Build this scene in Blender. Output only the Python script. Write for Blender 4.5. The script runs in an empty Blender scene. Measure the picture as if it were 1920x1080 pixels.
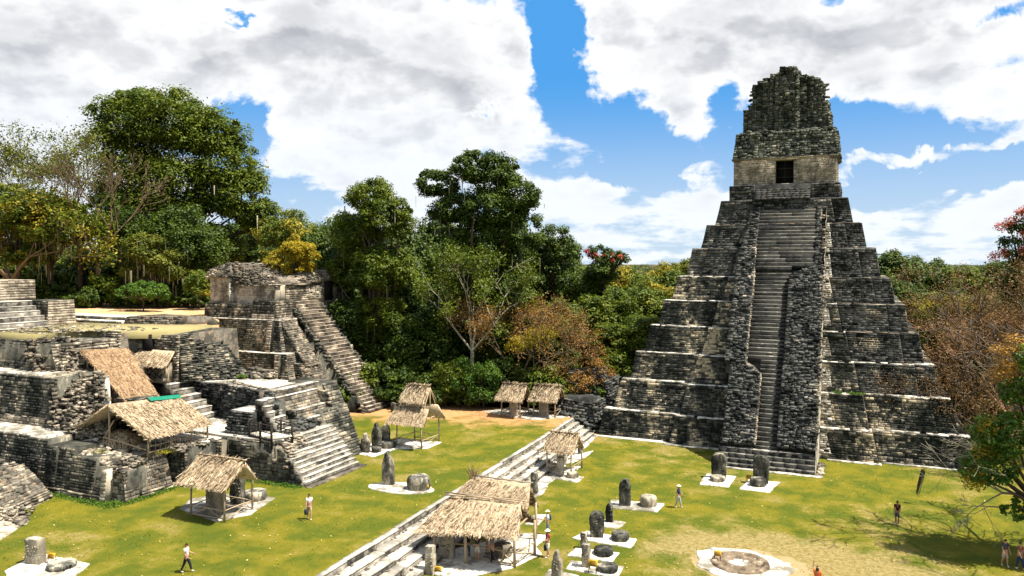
import bpy, bmesh, math, random
import numpy as np
from mathutils import Vector, Matrix, Euler
PI = math.pi
random.seed(7)
R = np.random.default_rng(11)
S = bpy.context.scene
COL = S.collection

# ------------------------------------------------------------------ camera
# world: +y is east (towards the great temple), -x is north, z up, plaza floor at z = 0
CH, FPX = 19.0, 1450.0
YAW, PITCH = math.atan(652 / FPX), math.atan(50 / FPX)
cam = bpy.data.cameras.new('camera')
camo = bpy.data.objects.new('camera', cam)
COL.objects.link(camo)
camo.location = (0, 0, CH)
camo.rotation_euler = (PI / 2 - PITCH, 0, YAW)
cam.sensor_width = 36
cam.lens = 36 * FPX / 1920
cam.clip_start = .5
cam.clip_end = 6000
S.camera = camo

# ------------------------------------------------------------------ sky and sun
SUN_EL = math.radians(64)
SUN_AZ = math.atan2(.985, .15)            # clockwise from +y (east) towards +x (south)
w = bpy.data.worlds.new('World')
S.world = w
w.use_nodes = True
nt = w.node_tree
nt.nodes.clear()


class G:
    """small node-graph helper"""
    def __init__(s, tree):
        s.t = tree

    def n(s, typ, ins=None, **kw):
        d = s.t.nodes.new(typ)
        for k, v in kw.items():
            setattr(d, k, v)
        for k, v in (ins or {}).items():
            if isinstance(v, bpy.types.NodeSocket):
                s.t.links.new(v, d.inputs[k])
            else:
                d.inputs[k].default_value = v
        return d

    def m(s, op, a, b=0.0, c=0.0, clamp=False):
        d = s.n('ShaderNodeMath', {0: a, 1: b, 2: c}, operation=op, use_clamp=clamp)
        return d.outputs[0]

    def ss(s, x, lo, hi):
        d = s.n('ShaderNodeMapRange', {0: x, 1: lo, 2: hi, 3: 0.0, 4: 1.0}, interpolation_type='SMOOTHSTEP')
        return d.outputs[0]

    def noise(s, vec, scale, detail=4, rough=.55, dist=0.0):
        return s.n('ShaderNodeTexNoise', {'Vector': vec, 'Scale': scale, 'Detail': detail, 'Roughness': rough,
                                          'Distortion': dist}).outputs[0]

    def mix(s, f, a, b, mode='MIX'):
        d = s.t.nodes.new('ShaderNodeMix')
        d.data_type = 'RGBA'
        d.blend_type = mode
        for k, v in ((0, f), (6, a), (7, b)):
            if isinstance(v, bpy.types.NodeSocket):
                s.t.links.new(v, d.inputs[k])
            else:
                d.inputs[k].default_value = v
        return d.outputs[2]


def rgb(r, g_, b):
    return (r, g_, b, 1.0)


g = G(nt)
sky = g.n('ShaderNodeTexSky', sky_type='NISHITA')
sky.sun_disc = False
sky.sun_elevation = SUN_EL
sky.sun_rotation = SUN_AZ
sky.air_density, sky.dust_density, sky.ozone_density = 1.1, .4, 2.2
co = g.n('ShaderNodeTexCoord').outputs['Generated']
sep = g.n('ShaderNodeSeparateXYZ', {0: co})
dx, dy, dz = sep.outputs
az0 = g.m('ARCTAN2', dx, dy)
el = g.m('ARCSINE', dz)
wn = g.noise(co, 9.0, 5, .6)
wn2 = g.noise(co, 12.0, 5, .6, .5)
az = g.m('ADD', az0, g.m('MULTIPLY', g.m('SUBTRACT', wn, .5), .16))
elw = g.m('ADD', el, g.m('MULTIPLY', g.m('SUBTRACT', wn2, .5), .11))
zc = g.m('ADD', g.m('MAXIMUM', dz, 0.0), .17)
px_, py_ = g.m('DIVIDE', dx, zc), g.m('DIVIDE', dy, zc)
pl = g.n('ShaderNodeCombineXYZ', {0: px_, 1: py_, 2: 0.35}).outputs[0]
pl2 = g.n('ShaderNodeCombineXYZ', {0: g.m('MULTIPLY', px_, 1.045), 1: g.m('MULTIPLY', py_, 1.045), 2: 0.35}).outputs[0]


def skydir(u, v):
    a, b = (u - 960) / FPX, -(v - 540) / FPX
    f = Vector((-math.sin(YAW) * math.cos(PITCH), math.cos(YAW) * math.cos(PITCH), -math.sin(PITCH)))
    r = Vector((math.cos(YAW), math.sin(YAW), 0))
    d = (f + r * a + r.cross(f) * b).normalized()
    return math.atan2(d.x, d.y), math.asin(d.z)


# banks of cloud (+) and gaps of blue (-) of this afternoon, as directions on the sky
BANKS = [(1035, 40, 34, 80, -.50), (1075, 130, 45, 75, -.42), (1150, 215, 60, 30, -.40), (1000, 5, 40, 40, -.2),
         (1380, 185, 42, 70, -.42), (1300, 265, 150, 22, -.30), (1240, 320, 130, 24, -.28), (1615, 235, 60, 40, -.42),
         (1740, 262, 110, 22, -.36), (1850, 325, 140, 22, -.34), (1640, 350, 130, 22, -.22), (1550, 5, 50, 22, -.42),
         (440, 42, 42, 12, -.40), (430, 225, 42, 40, -.42), (470, 300, 38, 60, -.45), (530, 375, 50, 34, -.4),
         (915, 208, 60, 9, -.3), (1130, 330, 60, 14, -.22), (1860, 10, 60, 12, -.2),
         (1240, 75, 110, 65, .35), (1450, 30, 160, 60, .30), (1700, 90, 230, 90, .35), (870, 130, 190, 110, .30),
         (250, 100, 260, 90, .30), (690, 250, 220, 90, .16), (1340, 245, 50, 28, .30), (1620, 290, 60, 26, .2),
         (1800, 290, 120, 14, .2), (1240, 380, 130, 30, .14), (640, 60, 160, 60, .2), (60, 250, 90, 90, .2),
         (1270, 205, 70, 18, .26), (1720, 400, 200, 24, .1)]
bank = None
for (u, v, su, sv, amp) in BANKS:
    a0, e0 = skydir(u, v)
    p = g.m('MULTIPLY', g.m('SUBTRACT', az, a0), FPX * .93 / su)
    q = g.m('MULTIPLY', g.m('SUBTRACT', elw, e0), FPX / sv)
    r2 = g.m('ADD', g.m('MULTIPLY', p, p), g.m('MULTIPLY', q, q))
    t = g.m('MULTIPLY', g.m('EXPONENT', g.m('MULTIPLY', r2, -.7)), amp)
    bank = t if bank is None else g.m('ADD', bank, t)
coU = g.n('ShaderNodeVectorMath', {0: co, 1: (0, 0, .026)}, operation='ADD').outputs[0]
sq = (1.0, 1.0, 1.7)
cS = g.n('ShaderNodeVectorMath', {0: co, 1: sq}, operation='MULTIPLY').outputs[0]
cSU = g.n('ShaderNodeVectorMath', {0: coU, 1: sq}, operation='MULTIPLY').outputs[0]
n_pl = g.noise(pl, 2.6, 6, .55, .2)
n_co = g.noise(cS, 10.5, 10, .60, .1)
n_up = g.noise(cSU, 10.5, 4, .55, .1)
n_lo = g.noise(cS, 10.5, 4, .55, .1)
n_a = g.m('ADD', g.m('MULTIPLY', n_pl, .5), g.m('MULTIPLY', n_co, .5))
dens = g.m('ADD', n_a, g.m('MULTIPLY', bank, .62))
cover = g.ss(dens, .435, .545)
thick = g.ss(dens, .47, .86)
under = g.ss(g.m('SUBTRACT', n_up, n_lo), -.08, .15)
grey = g.m('ADD', g.m('MULTIPLY', g.m('MULTIPLY', thick, g.ss(n_lo, .25, .75)), .62), g.m('MULTIPLY', g.m('MULTIPLY', under, .60), g.ss(dens, .44, .70)), clamp=True)
grey = g.m('MULTIPLY', grey, g.m('ADD', .30, g.m('MULTIPLY', g.ss(el, .03, .25), .70)))
GAIN = 1.0
ccol = g.mix(grey, rgb(1.20, 1.21, 1.22), rgb(.54, .56, .61))
low = g.ss(el, .0, .24)
skyc = g.mix(1.0, sky.outputs[0], rgb(.62, 1.12, 1.95), 'MULTIPLY')
skys = g.n('ShaderNodeVectorMath', {0: skyc}, operation='SCALE')
skys.inputs['Scale'].default_value = .05
hz = g.mix(low, rgb(.70, .88, 1.05), rgb(.10, .45, 1.0))
blue = g.mix(.12, hz, skys.outputs[0])
cov2 = g.m('MULTIPLY', cover, g.m('ADD', .72, g.m('MULTIPLY', low, .28)))
final = g.mix(cov2, blue, ccol)
# below the horizon: green land
final = g.mix(g.ss(el, -.03, -.005), rgb(.04, .05, .03), final)
bg = g.n('ShaderNodeBackground', {0: final, 1: .39})
out = g.n('ShaderNodeOutputWorld', {0: bg.outputs[0]})

sl = bpy.data.lights.new('sun', 'SUN')
sl.energy = 5.0
sl.angle = math.radians(.53)
sl.color = (1.0, .955, .87)
so = bpy.data.objects.new('sun', sl)
COL.objects.link(so)
sd = Vector((math.cos(SUN_EL) * math.sin(SUN_AZ), math.cos(SUN_EL) * math.cos(SUN_AZ), math.sin(SUN_EL)))
so.rotation_euler = sd.to_track_quat('Z', 'Y').to_euler()
so.location = (60, 20, 90)

S.view_settings.view_transform = 'Standard'
S.view_settings.look = 'None'
S.view_settings.gamma = 1
S.view_settings.use_curve_mapping = False
S.view_settings.exposure = 1.25
S.cycles.max_bounces = 4
S.cycles.diffuse_bounces = 2
S.cycles.glossy_bounces = 1
S.cycles.transmission_bounces = 2
S.cycles.transparent_max_bounces = 4


# ------------------------------------------------------------------ helpers
def at(u, D, z=0.0):
    """ground position of the compass bearing u at D metres in front of the camera"""
    a = (u - 960) / FPX * D
    return (math.cos(YAW) * a - math.sin(YAW) * D, math.sin(YAW) * a + math.cos(YAW) * D, z)


MATS = {}


def material(name, build, rough=.95):
    if name in MATS:
        return MATS[name]
    m = bpy.data.materials.new(name)
    m.use_nodes = True
    t = m.node_tree
    t.nodes.clear()
    q = G(t)
    pos = q.n('ShaderNodeNewGeometry')
    bs = q.n('ShaderNodeBsdfPrincipled', {'Roughness': rough, 'Specular IOR Level': .12})
    o = q.n('ShaderNodeOutputMaterial', {0: bs.outputs[0]})
    build(q, pos, bs, o)
    MATS[name] = m
    return m


def isl(q, pos):
    oi = q.n('ShaderNodeObjectInfo').outputs['Random']
    return q.m('FRACT', q.m('ADD', pos.outputs['Random Per Island'], oi))


def bump(q, bs, h, strength, dist=.05):
    b = q.n('ShaderNodeBump', {'Height': h, 'Strength': strength, 'Distance': dist})
    q.t.links.new(b.outputs[0], bs.inputs['Normal'])


def stone_mat(name, dark, mid, light, patch=.5, patch_w=.08, streak=True, vary=.5, scale=.35, warm=None):
    """weathered limestone: black algae, grey, and cream where the stone was cleaned"""
    def b(q, pos, bs, o):
        P = pos.outputs['Position']
        mp = q.n('ShaderNodeMapping', {0: P, 3: (1, 1, .45 if streak else 1)}).outputs[0]
        n1 = q.noise(mp, scale, 6, .62, .4)
        n2 = q.noise(P, 2.1, 5, .6)
        n3 = q.noise(mp, 6.0, 4, .6)
        r = isl(q, pos)
        k = q.m('ADD', q.m('MULTIPLY', n1, .68), q.m('ADD', q.m('MULTIPLY', n2, .20), q.m('MULTIPLY', n3, .12)))
        k = q.m('ADD', k, q.m('MULTIPLY', q.m('SUBTRACT', r, .5), .09))
        c = q.mix(q.ss(k, .40, .54), rgb(*dark), rgb(*mid))
        c = q.mix(q.ss(k, patch, patch + patch_w), c, rgb(*light))
        if warm:
            c = q.mix(q.m('MULTIPLY', q.ss(n2, .52, .7), .6), c, rgb(*warm))
        v = q.m('ADD', 1 - vary * .5, q.m('MULTIPLY', r, vary))
        v = q.m('MULTIPLY', v, q.m('ADD', .72, q.m('MULTIPLY', q.noise(P, 14, 3, .7), .56)))
        vv = q.n('ShaderNodeCombineXYZ', {0: v, 1: v, 2: v}).outputs[0]
        c = q.mix(1.0, c, vv, 'MULTIPLY')
        q.t.links.new(c, bs.inputs['Base Color'])
        bump(q, bs, q.noise(P, 9, 5, .65), .8, .06)
    return material(name, b)


M_TEMPLE = stone_mat('temple_stone', (.016, .018, .014), (.078, .075, .060), (.36, .29, .19), .515, .06, True, .8, .30)
M_CORE = stone_mat('core_stone', (.016, .017, .015), (.075, .074, .064), (.26, .22, .17), .59, .08, False, 1.1, .5)
M_COMB = stone_mat('roof_comb_stone', (.028, .031, .023), (.105, .107, .08), (.25, .225, .16), .57, .08, True, .7, .6)
M_TAN = stone_mat('tan_wall_stone', (.13, .11, .08), (.29, .24, .17), (.42, .35, .26), .49, .12, True, .22, .7)
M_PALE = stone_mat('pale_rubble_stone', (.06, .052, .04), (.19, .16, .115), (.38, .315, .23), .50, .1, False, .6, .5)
M_GREY = stone_mat('grey_wall_stone', (.022, .023, .018), (.092, .086, .066), (.29, .24, .165), .525, .09, True, .6, .5)
M_RUST = stone_mat('warm_grey_stone', (.055, .049, .038), (.15, .13, .098), (.34, .28, .20), .55, .08, False, .5, .7, (.32, .20, .11))
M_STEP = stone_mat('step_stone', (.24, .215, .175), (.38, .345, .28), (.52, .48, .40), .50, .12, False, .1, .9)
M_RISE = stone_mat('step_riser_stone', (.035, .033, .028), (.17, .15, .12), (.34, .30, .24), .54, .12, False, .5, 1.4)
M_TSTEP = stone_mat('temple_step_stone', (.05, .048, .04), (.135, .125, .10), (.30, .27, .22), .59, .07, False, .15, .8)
M_TRISE = stone_mat('temple_riser_stone', (.012, .013, .012), (.035, .034, .03), (.14, .125, .10), .62, .07, False, .2, 1.2)  # near black: the shade on the risers is put into the stone
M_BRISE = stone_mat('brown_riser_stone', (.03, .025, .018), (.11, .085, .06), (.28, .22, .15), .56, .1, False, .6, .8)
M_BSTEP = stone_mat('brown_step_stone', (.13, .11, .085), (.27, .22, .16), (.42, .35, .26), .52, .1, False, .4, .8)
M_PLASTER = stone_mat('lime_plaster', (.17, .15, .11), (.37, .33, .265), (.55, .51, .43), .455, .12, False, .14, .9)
M_LEDGE = stone_mat('ledge_plaster', (.18, .16, .12), (.38, .34, .26), (.60, .55, .46), .44, .1, False, .2, 1.2)
M_STELA = stone_mat('stela_stone', (.022, .022, .018), (.11, .104, .082), (.42, .35, .25), .515, .1, True, .2, 1.1)
M_STELAP = stone_mat('pale_stela_stone', (.20, .17, .12), (.33, .28, .20), (.46, .40, .30), .47, .1, True, .1, 1.3)


def flat(name, col, vary=.3, rough=.9, nscale=3.0, bumpy=.0):
    def b(q, pos, bs, o):
        P = pos.outputs['Position']
        r = isl(q, pos)
        v = q.m('ADD', 1 - vary / 2, q.m('MULTIPLY', r, vary))
        v = q.m('MULTIPLY', v, q.m('ADD', .75, q.m('MULTIPLY', q.noise(P, nscale, 3, .6), .5)))
        vv = q.n('ShaderNodeCombineXYZ', {0: v, 1: v, 2: v}).outputs[0]
        q.t.links.new(q.mix(1.0, rgb(*col), vv, 'MULTIPLY'), bs.inputs['Base Color'])
        if bumpy:
            bump(q, bs, q.noise(P, nscale * 4, 4, .6), bumpy, .03)
    return material(name, b, rough)


def leaf_mat(name, ca, cb, trans=.25, third=None):
    def b(q, pos, bs, o):
        P = pos.outputs['Position']
        r = isl(q, pos)
        n = q.noise(P, .45, 3, .6)
        k = q.m('ADD', q.m('MULTIPLY', r, .55), q.m('MULTIPLY', q.ss(n, .38, .62), .5), clamp=True)
        c = q.mix(k, rgb(*ca), rgb(*cb))
        if third:
            c = q.mix(q.ss(q.m('ADD', q.noise(P, .22, 2, .5), q.m('MULTIPLY', r, .1)), .56, .62), c, rgb(*third))
        q.t.links.new(c, bs.inputs['Base Color'])
        bs.inputs['Roughness'].default_value = .55
        bs.inputs['Specular IOR Level'].default_value = .22
        tr = q.n('ShaderNodeBsdfTranslucent', {0: c})
        mx = q.n('ShaderNodeMixShader', {0: trans, 1: bs.outputs[0], 2: tr.outputs[0]})
        q.t.links.new(mx.outputs[0], o.inputs[0])
    return material(name, b)


M_BARK = flat('bark', (.085, .062, .042), .3, .9, 2, .6)
M_BARKP = flat('pale_bark', (.28, .25, .17), .25, .9, 2, .5)
M_BARKR = flat('reddish_bark', (.34, .20, .12), .25, .8, 2, .5)
M_MOSS = flat('hanging_moss', (.30, .27, .16), .6)


def thatch_mat(name, dark, mid, light):
    def b(q, pos, bs, o):
        P = pos.outputs['Position']
        r = isl(q, pos)
        n = q.noise(P, 1.1, 3, .6)
        n2 = q.noise(P, 5.5, 4, .7)
        k = q.m('ADD', q.m('MULTIPLY', n2, .62), q.m('ADD', q.m('MULTIPLY', n, .2), q.m('MULTIPLY', r, .22)))
        c = q.mix(q.ss(k, .40, .50), rgb(*dark), rgb(*mid))
        c = q.mix(q.ss(k, .50, .66), c, rgb(*light))
        q.t.links.new(c, bs.inputs['Base Color'])
    return material(name, b, .9)


M_THATCH = thatch_mat('palm_thatch', (.065, .042, .022), (.33, .24, .14), (.54, .42, .28))
M_THATCHB = thatch_mat('browner_palm_thatch', (.11, .065, .033), (.30, .19, .10), (.45, .31, .18))
M_POLE = flat('wooden_pole', (.36, .27, .17), .4, .8, 5, .4)
M_DARKWOOD = flat('dark_timber', (.035, .028, .022), .4)
M_SHADE = flat('painted_shade', (.012, .011, .010), .2)  # near-black, for sheets that paint the shade inside openings
M_TARP = flat('green_tarpaulin', (.01, .16, .09), .1, .5)
M_YELLOW = flat('yellow_board', (.42, .23, .015), .08, .5)
M_BLACK = flat('black_metal', (.02, .02, .02), .1, .5)


def ground_mat():
    def b(q, pos, bs, o):
        P = pos.outputs['Position']
        sp = q.n('ShaderNodeSeparateXYZ', {0: P})
        n1 = q.noise(P, .075, 5, .6, .6)
        n2 = q.noise(P, .38, 5, .62, .3)
        n3 = q.noise(P, 3.2, 4, .7)
        n4 = q.noise(P, 19, 3, .75)
        green = q.mix(q.ss(n2, .36, .64), rgb(.076, .094, .007), rgb(.162, .138, .010))
        straw = q.mix(q.ss(n3, .35, .65), rgb(.20, .145, .035), rgb(.30, .235, .10))
        # worn, dry lawn towards the round hearth in the middle of the plaza
        ddx = q.m('MULTIPLY', q.m('SUBTRACT', sp.outputs[0], -1.0), .065)
        ddy = q.m('MULTIPLY', q.m('SUBTRACT', sp.outputs[1], 50.0), .11)
        dry = q.m('SUBTRACT', .22, q.m('MULTIPLY', q.m('ADD', q.m('MULTIPLY', ddx, ddx), q.m('MULTIPLY', ddy, ddy)), .34))
        dry = q.m('MAXIMUM', dry, -.01)
        k = q.m('ADD', q.m('ADD', q.m('MULTIPLY', n1, .52), q.m('MULTIPLY', n2, .42)), q.m('MULTIPLY', n3, .12))
        k = q.m('ADD', k, dry)
        c = q.mix(q.ss(k, .52, .68), green, straw)
        # fallen leaves under the edge of the forest
        east = q.m('ADD', sp.outputs[1], q.m('MULTIPLY', sp.outputs[0], -.22))
        lit = q.ss(q.m('ADD', east, q.m('MULTIPLY', q.m('SUBTRACT', n2, .5), 16.0)), 79.0, 86.0)
        lit = q.m('MULTIPLY', lit, q.ss(sp.outputs[0], -24.0, -28.0))
        litter = q.mix(q.ss(n4, .38, .62), rgb(.33, .15, .05), rgb(.52, .30, .13))
        c = q.mix(lit, c, litter)
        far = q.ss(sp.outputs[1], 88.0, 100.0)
        c = q.mix(far, c, rgb(.06, .045, .022))  # darker past the forest edge: tree shade put into the ground colour
        v = q.m('ADD', .72, q.m('MULTIPLY', n4, .56))
        vv = q.n('ShaderNodeCombineXYZ', {0: v, 1: v, 2: v}).outputs[0]
        c = q.mix(1.0, c, vv, 'MULTIPLY')
        q.t.links.new(c, bs.inputs['Base Color'])
        bump(q, bs, q.m('ADD', n4, n3), .9, .10)
    return material('lawn', b, 1.0)


M_LAWN = ground_mat()


def litter_mat():
    def b(q, pos, bs, o):
        P = pos.outputs['Position']
        n2 = q.noise(P, .5, 5, .65)
        n4 = q.noise(P, 11, 4, .75)
        c = q.mix(q.ss(n4, .36, .64), rgb(.28, .15, .06), rgb(.58, .38, .19))
        c = q.mix(q.ss(n2, .50, .62), c, rgb(.52, .40, .22))
        q.t.links.new(c, bs.inputs['Base Color'])
        bump(q, bs, n4, .9, .1)
    return material('leaf_litter', b, 1.0)


M_LITTER = litter_mat()
M_DRYGRASS = flat('dry_grass', (.27, .225, .10), .2, 1.0, 2.2, .6)
M_BARKM = flat('middling_bark', (.13, .09, .052), .25, .9, 2, .5)
M_SHADED_SOIL = flat('shaded_forest_soil', (.05, .035, .018), .3, 1.0, 1.5)  # soil kept dark, the shade of the forest is in its colour


def tag(o, label=None, cat=None, group=None, kind=None):
    if label: o['label'] = label
    if cat: o['category'] = cat
    if group: o['group'] = group
    if kind: o['kind'] = kind
    return o


def thing(name, label, cat, loc=(0, 0, 0), group=None, rz=0.0):
    o = bpy.data.objects.new(name, None)
    o.empty_display_size = .3
    COL.objects.link(o)
    o.location = loc
    o.rotation_euler = (0, 0, rz)
    return tag(o, label, cat, group)


def raw_mesh(name, V, F=None, mat=None, quads=None, tris=None, smooth=False):
    """V (n,3); F list of faces, or quads/tris as index arrays"""
    me = bpy.data.meshes.new(name)
    V = np.asarray(V, dtype=np.float32)
    if F is not None:
        me.from_pydata([tuple(map(float, v)) for v in V], [], F)
    else:
        parts, starts, tot, off = [], [], [], 0
        for arr, k in ((quads, 4), (tris, 3)):
            if arr is not None and len(arr):
                arr = np.asarray(arr, dtype=np.int32).reshape(-1, k)
                parts.append(arr.ravel())
                starts.append(off + np.arange(len(arr)) * k)
                tot.append(np.full(len(arr), k))
                off += arr.size
        li = np.concatenate(parts)
        me.vertices.add(len(V))
        me.vertices.foreach_set('co', V.ravel())
        me.loops.add(len(li))
        me.loops.foreach_set('vertex_index', li)
        st = np.concatenate(starts).astype(np.int32)
        me.polygons.add(len(st))
        me.polygons.foreach_set('loop_start', st)
        me.polygons.foreach_set('loop_total', np.concatenate(tot).astype(np.int32))
        me.update(calc_edges=True)
    if smooth:
        me.polygons.foreach_set('use_smooth', [True] * len(me.polygons))
    if mat:
        me.materials.append(mat)
    return me


def wloc(o):
    v = Vector((0, 0, 0))
    while o is not None:
        v = v + Vector(o.location)
        o = o.parent
    return v


def link(name, me, parent=None, kind=None):
    o = bpy.data.objects.new(name, me)
    COL.objects.link(o)
    if parent is not None:
        o.parent = parent
    if kind:
        o['kind'] = kind
    return o


class MB:
    """collects quads/tris in WORLD coordinates; build() links one mesh object, shifted to its parent's frame"""
    def __init__(s):
        s.V, s.Q, s.T, s.n = [], [], [], 0

    def add(s, V, Q=None, T=None):
        V = np.asarray(V, dtype=float).reshape(-1, 3)
        if Q is not None and len(Q): s.Q.append(np.asarray(Q, dtype=int).reshape(-1, 4) + s.n)
        if T is not None and len(T): s.T.append(np.asarray(T, dtype=int).reshape(-1, 3) + s.n)
        s.V.append(V)
        s.n += len(V)
        return s

    def hexa(s, c):
        """8 corners: bottom 4 ccw, top 4 ccw"""
        return s.add(c, [(3, 2, 1, 0), (4, 5, 6, 7), (0, 1, 5, 4), (1, 2, 6, 5), (2, 3, 7, 6), (3, 0, 4, 7)])

    def box(s, x0, x1, y0, y1, z0, z1):
        return s.hexa([(x0, y0, z0), (x1, y0, z0), (x1, y1, z0), (x0, y1, z0), (x0, y0, z1), (x1, y0, z1), (x1, y1, z1), (x0, y1, z1)])

    def hexas(s, C):
        """C (K,8,3): corners 0-3 back, 4-7 front; the back face is left open"""
        K = len(C)
        if not K: return s
        f = np.array([(4, 5, 6, 7), (0, 1, 5, 4), (1, 2, 6, 5), (2, 3, 7, 6), (3, 0, 4, 7)])
        return s.add(C.reshape(-1, 3), (f[None] + (np.arange(K) * 8)[:, None, None]).reshape(-1, 4))

    def prism(s, poly, z0, z1, inset=0.0):
        """vertical prism over a ccw polygon, the top drawn in towards the centre by inset metres"""
        n = len(poly)
        P = np.array(poly, float)
        top = offset_poly(P, -inset) if inset else P
        V = [(p[0], p[1], z0) for p in P] + [(p[0], p[1], z1) for p in top]
        Q = [(i, (i + 1) % n, n + (i + 1) % n, n + i) for i in range(n)]
        T = [(n, n + i, n + i + 1) for i in range(1, n - 1)]
        return s.add(V, Q, T)

    def tube(s, pts, rad, k=6, cap=True):
        pts = [Vector(p) for p in pts]
        if not hasattr(rad, '__len__'): rad = [rad] * len(pts)
        V = []
        for i, p in enumerate(pts):
            d = (pts[min(i + 1, len(pts) - 1)] - pts[max(i - 1, 0)]).normalized()
            a = d.cross(Vector((.31, .17, .93))).normalized() if abs(d.z) < .9 else d.cross(Vector((1, 0, 0))).normalized()
            b = d.cross(a)
            for j in range(k):
                t = 2 * PI * j / k
                V.append(p + (a * math.cos(t) + b * math.sin(t)) * rad[i])
        Q = [(i * k + j, i * k + (j + 1) % k, (i + 1) * k + (j + 1) % k, (i + 1) * k + j) for i in range(len(pts) - 1) for j in range(k)]
        T = []
        if cap:
            e = (len(pts) - 1) * k
            T = [(e, e + j, e + j + 1) for j in range(1, k - 1)] + [(0, j + 1, j) for j in range(1, k - 1)]
        return s.add([tuple(v) for v in V], Q, T)

    def build(s, name, mat, parent=None, kind=None, smooth=False):
        if not s.V: return None
        V = np.concatenate(s.V)
        if parent is not None:
            V = V - np.array(wloc(parent))
        me = raw_mesh(name, V, mat=mat, quads=np.concatenate(s.Q) if s.Q else None, tris=np.concatenate(s.T) if s.T else None, smooth=smooth)
        return link(name, me, parent, kind)


def offset_poly(P, d):
    P = np.asarray(P, float)
    n = len(P)
    out = []
    for i in range(n):
        a, b, c = P[i - 1], P[i], P[(i + 1) % n]
        e1, e2 = (b - a) / np.linalg.norm(b - a), (c - b) / np.linalg.norm(c - b)
        n1, n2 = np.array([e1[1], -e1[0]]), np.array([e2[1], -e2[0]])
        m = n1 + n2
        m = m / max(.3, np.dot(m, n1))
        out.append(b + m * d)
    return np.array(out)


# --- masonry: real stones laid in courses on a sloping face

STONES = []
for _k in range(8):
    c = np.array([(0, 0, 0), (1, 0, 0), (1, 0, 1), (0, 0, 1), (0, 1, 0), (1, 1, 0), (1, 1, 1), (0, 1, 1)], float)
    c[4:, 0] += np.array([.06, -.06, -.06, .06]) + R.normal(0, .02, 4)
    c[4:, 2] += np.array([.10, .10, -.10, -.10]) + R.normal(0, .04, 4)
    c[4:, 1] += R.normal(0, .12, 4)
    STONES.append(c)
STONE_MESH = {}


def masonry(parent, O, E, top_O, top_E, mat, row=.22, wid=.42, depth=.07, jit=1.0, indiv=0, skip=None, name='stone_facing', ragged=0.0, tilt=0.0, back=.04):
    """face with bottom edge O->E and top edge top_O->top_E (outward normal to the right of O->E seen from above).
    Returns nothing; adds a joined facing and up to `indiv` single stones (the lowest, nearest courses)."""
    O, E, tO, tE = [np.array(a, float) for a in (O, E, top_O, top_E)]
    H = np.linalg.norm((tO + tE - O - E) / 2)
    z = 0.0
    big = []
    while z < H - .06:
        h = min(row * R.uniform(.75, 1.3), H - z)
        a0, a1 = O + (tO - O) * z / H, E + (tE - E) * z / H
        b0, b1 = O + (tO - O) * (z + h) / H, E + (tE - E) * (z + h) / H
        L = np.linalg.norm(a1 - a0)
        if L < .12: break
        ws = wid * R.uniform(.55, 1.6, int(L / wid * 1.5) + 3)
        xs = np.concatenate([[0], np.cumsum(ws)])
        xs = xs[xs < L - .1]
        xs = np.append(xs, L)
        k = len(xs) - 1
        U = (a1 - a0) / L
        Vv = (b0 - a0)
        N = np.cross(U, Vv)
        N /= np.linalg.norm(N)
        s0, s1 = xs[:-1] / L, xs[1:] / L
        A, B = a0 + (a1 - a0) * s0[:, None], a0 + (a1 - a0) * s1[:, None]
        Cc, D = b0 + (b1 - b0) * s1[:, None], b0 + (b1 - b0) * s0[:, None]
        dep = depth * (.35 + R.random(k) * 1.0) * jit
        g1, g2 = .032 * wid / .5, .036 * row / .26
        cx, cy = np.minimum(g1, (B - A) @ U * .2)[:, None], g2
        Vn = Vv / np.linalg.norm(Vv)
        j = lambda s_: (R.normal(0, s_, (k, 3)) * np.array([1, 1, .6]))
        sj = .015 * jit
        C = np.stack([A - N * back, B - N * back, Cc - N * back, D - N * back,
                      A + U * cx + Vn * cy + N * dep[:, None] + j(sj), B - U * cx + Vn * cy + N * dep[:, None] + j(sj),
                      Cc - U * cx - Vn * cy + N * dep[:, None] + j(sj), D + U * cx - Vn * cy + N * dep[:, None] + j(sj)], 1)
        if tilt:
            C[:, 4:] += (R.normal(0, tilt, (k, 4, 1)) * N[None, None])
        keep = np.ones(k, bool)
        if skip is not None:
            mid = C[:, 4:].mean(1)
            keep &= ~np.array([skip(m) for m in mid], bool)
        if ragged:
            keep &= R.random(k) > ragged
        big.append(C[keep])
        z += h
    if not big: return
    allC = np.concatenate(big)
    if indiv:
        cen = allC.mean(1)
        camp = np.array([0, 0, CH])
        size = (np.linalg.norm(allC[:, 5] - allC[:, 4], axis=1) * np.linalg.norm(allC[:, 7] - allC[:, 4], axis=1)) / ((cen - camp) ** 2).sum(1)
        order = np.argsort(-size)
        pick = order[:indiv]
        off = np.array(wloc(parent)) if parent is not None else 0
        for i in pick:
            c = allC[i]
            key = (mat.name, int(R.integers(8)))
            if key not in STONE_MESH:
                me = raw_mesh('stone', STONES[key[1]], mat=mat, quads=[(4, 5, 6, 7), (0, 1, 5, 4), (1, 2, 6, 5), (2, 3, 7, 6), (3, 0, 4, 7), (3, 2, 1, 0)])
                STONE_MESH[key] = me
            o = link('stone', STONE_MESH[key], parent)
            X_ = (c[1] - c[0]); Z_ = (c[3] - c[0])
            Nn = np.cross(X_, Z_); Nn /= np.linalg.norm(Nn)
            dpt = max(.03, float((c[4:].mean(0) - c[:4].mean(0)) @ Nn))
            Y_ = Nn * dpt
            p = c[0] - off
            o.matrix_basis = Matrix(((X_[0], Y_[0], Z_[0], p[0]), (X_[1], Y_[1], Z_[1], p[1]), (X_[2], Y_[2], Z_[2], p[2]), (0, 0, 0, 1)))
        mask = np.ones(len(allC), bool)
        mask[pick] = False
        allC = allC[mask]
    if len(allC):
        MB().hexas(allC).build(name, mat, parent, 'stuff')


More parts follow.
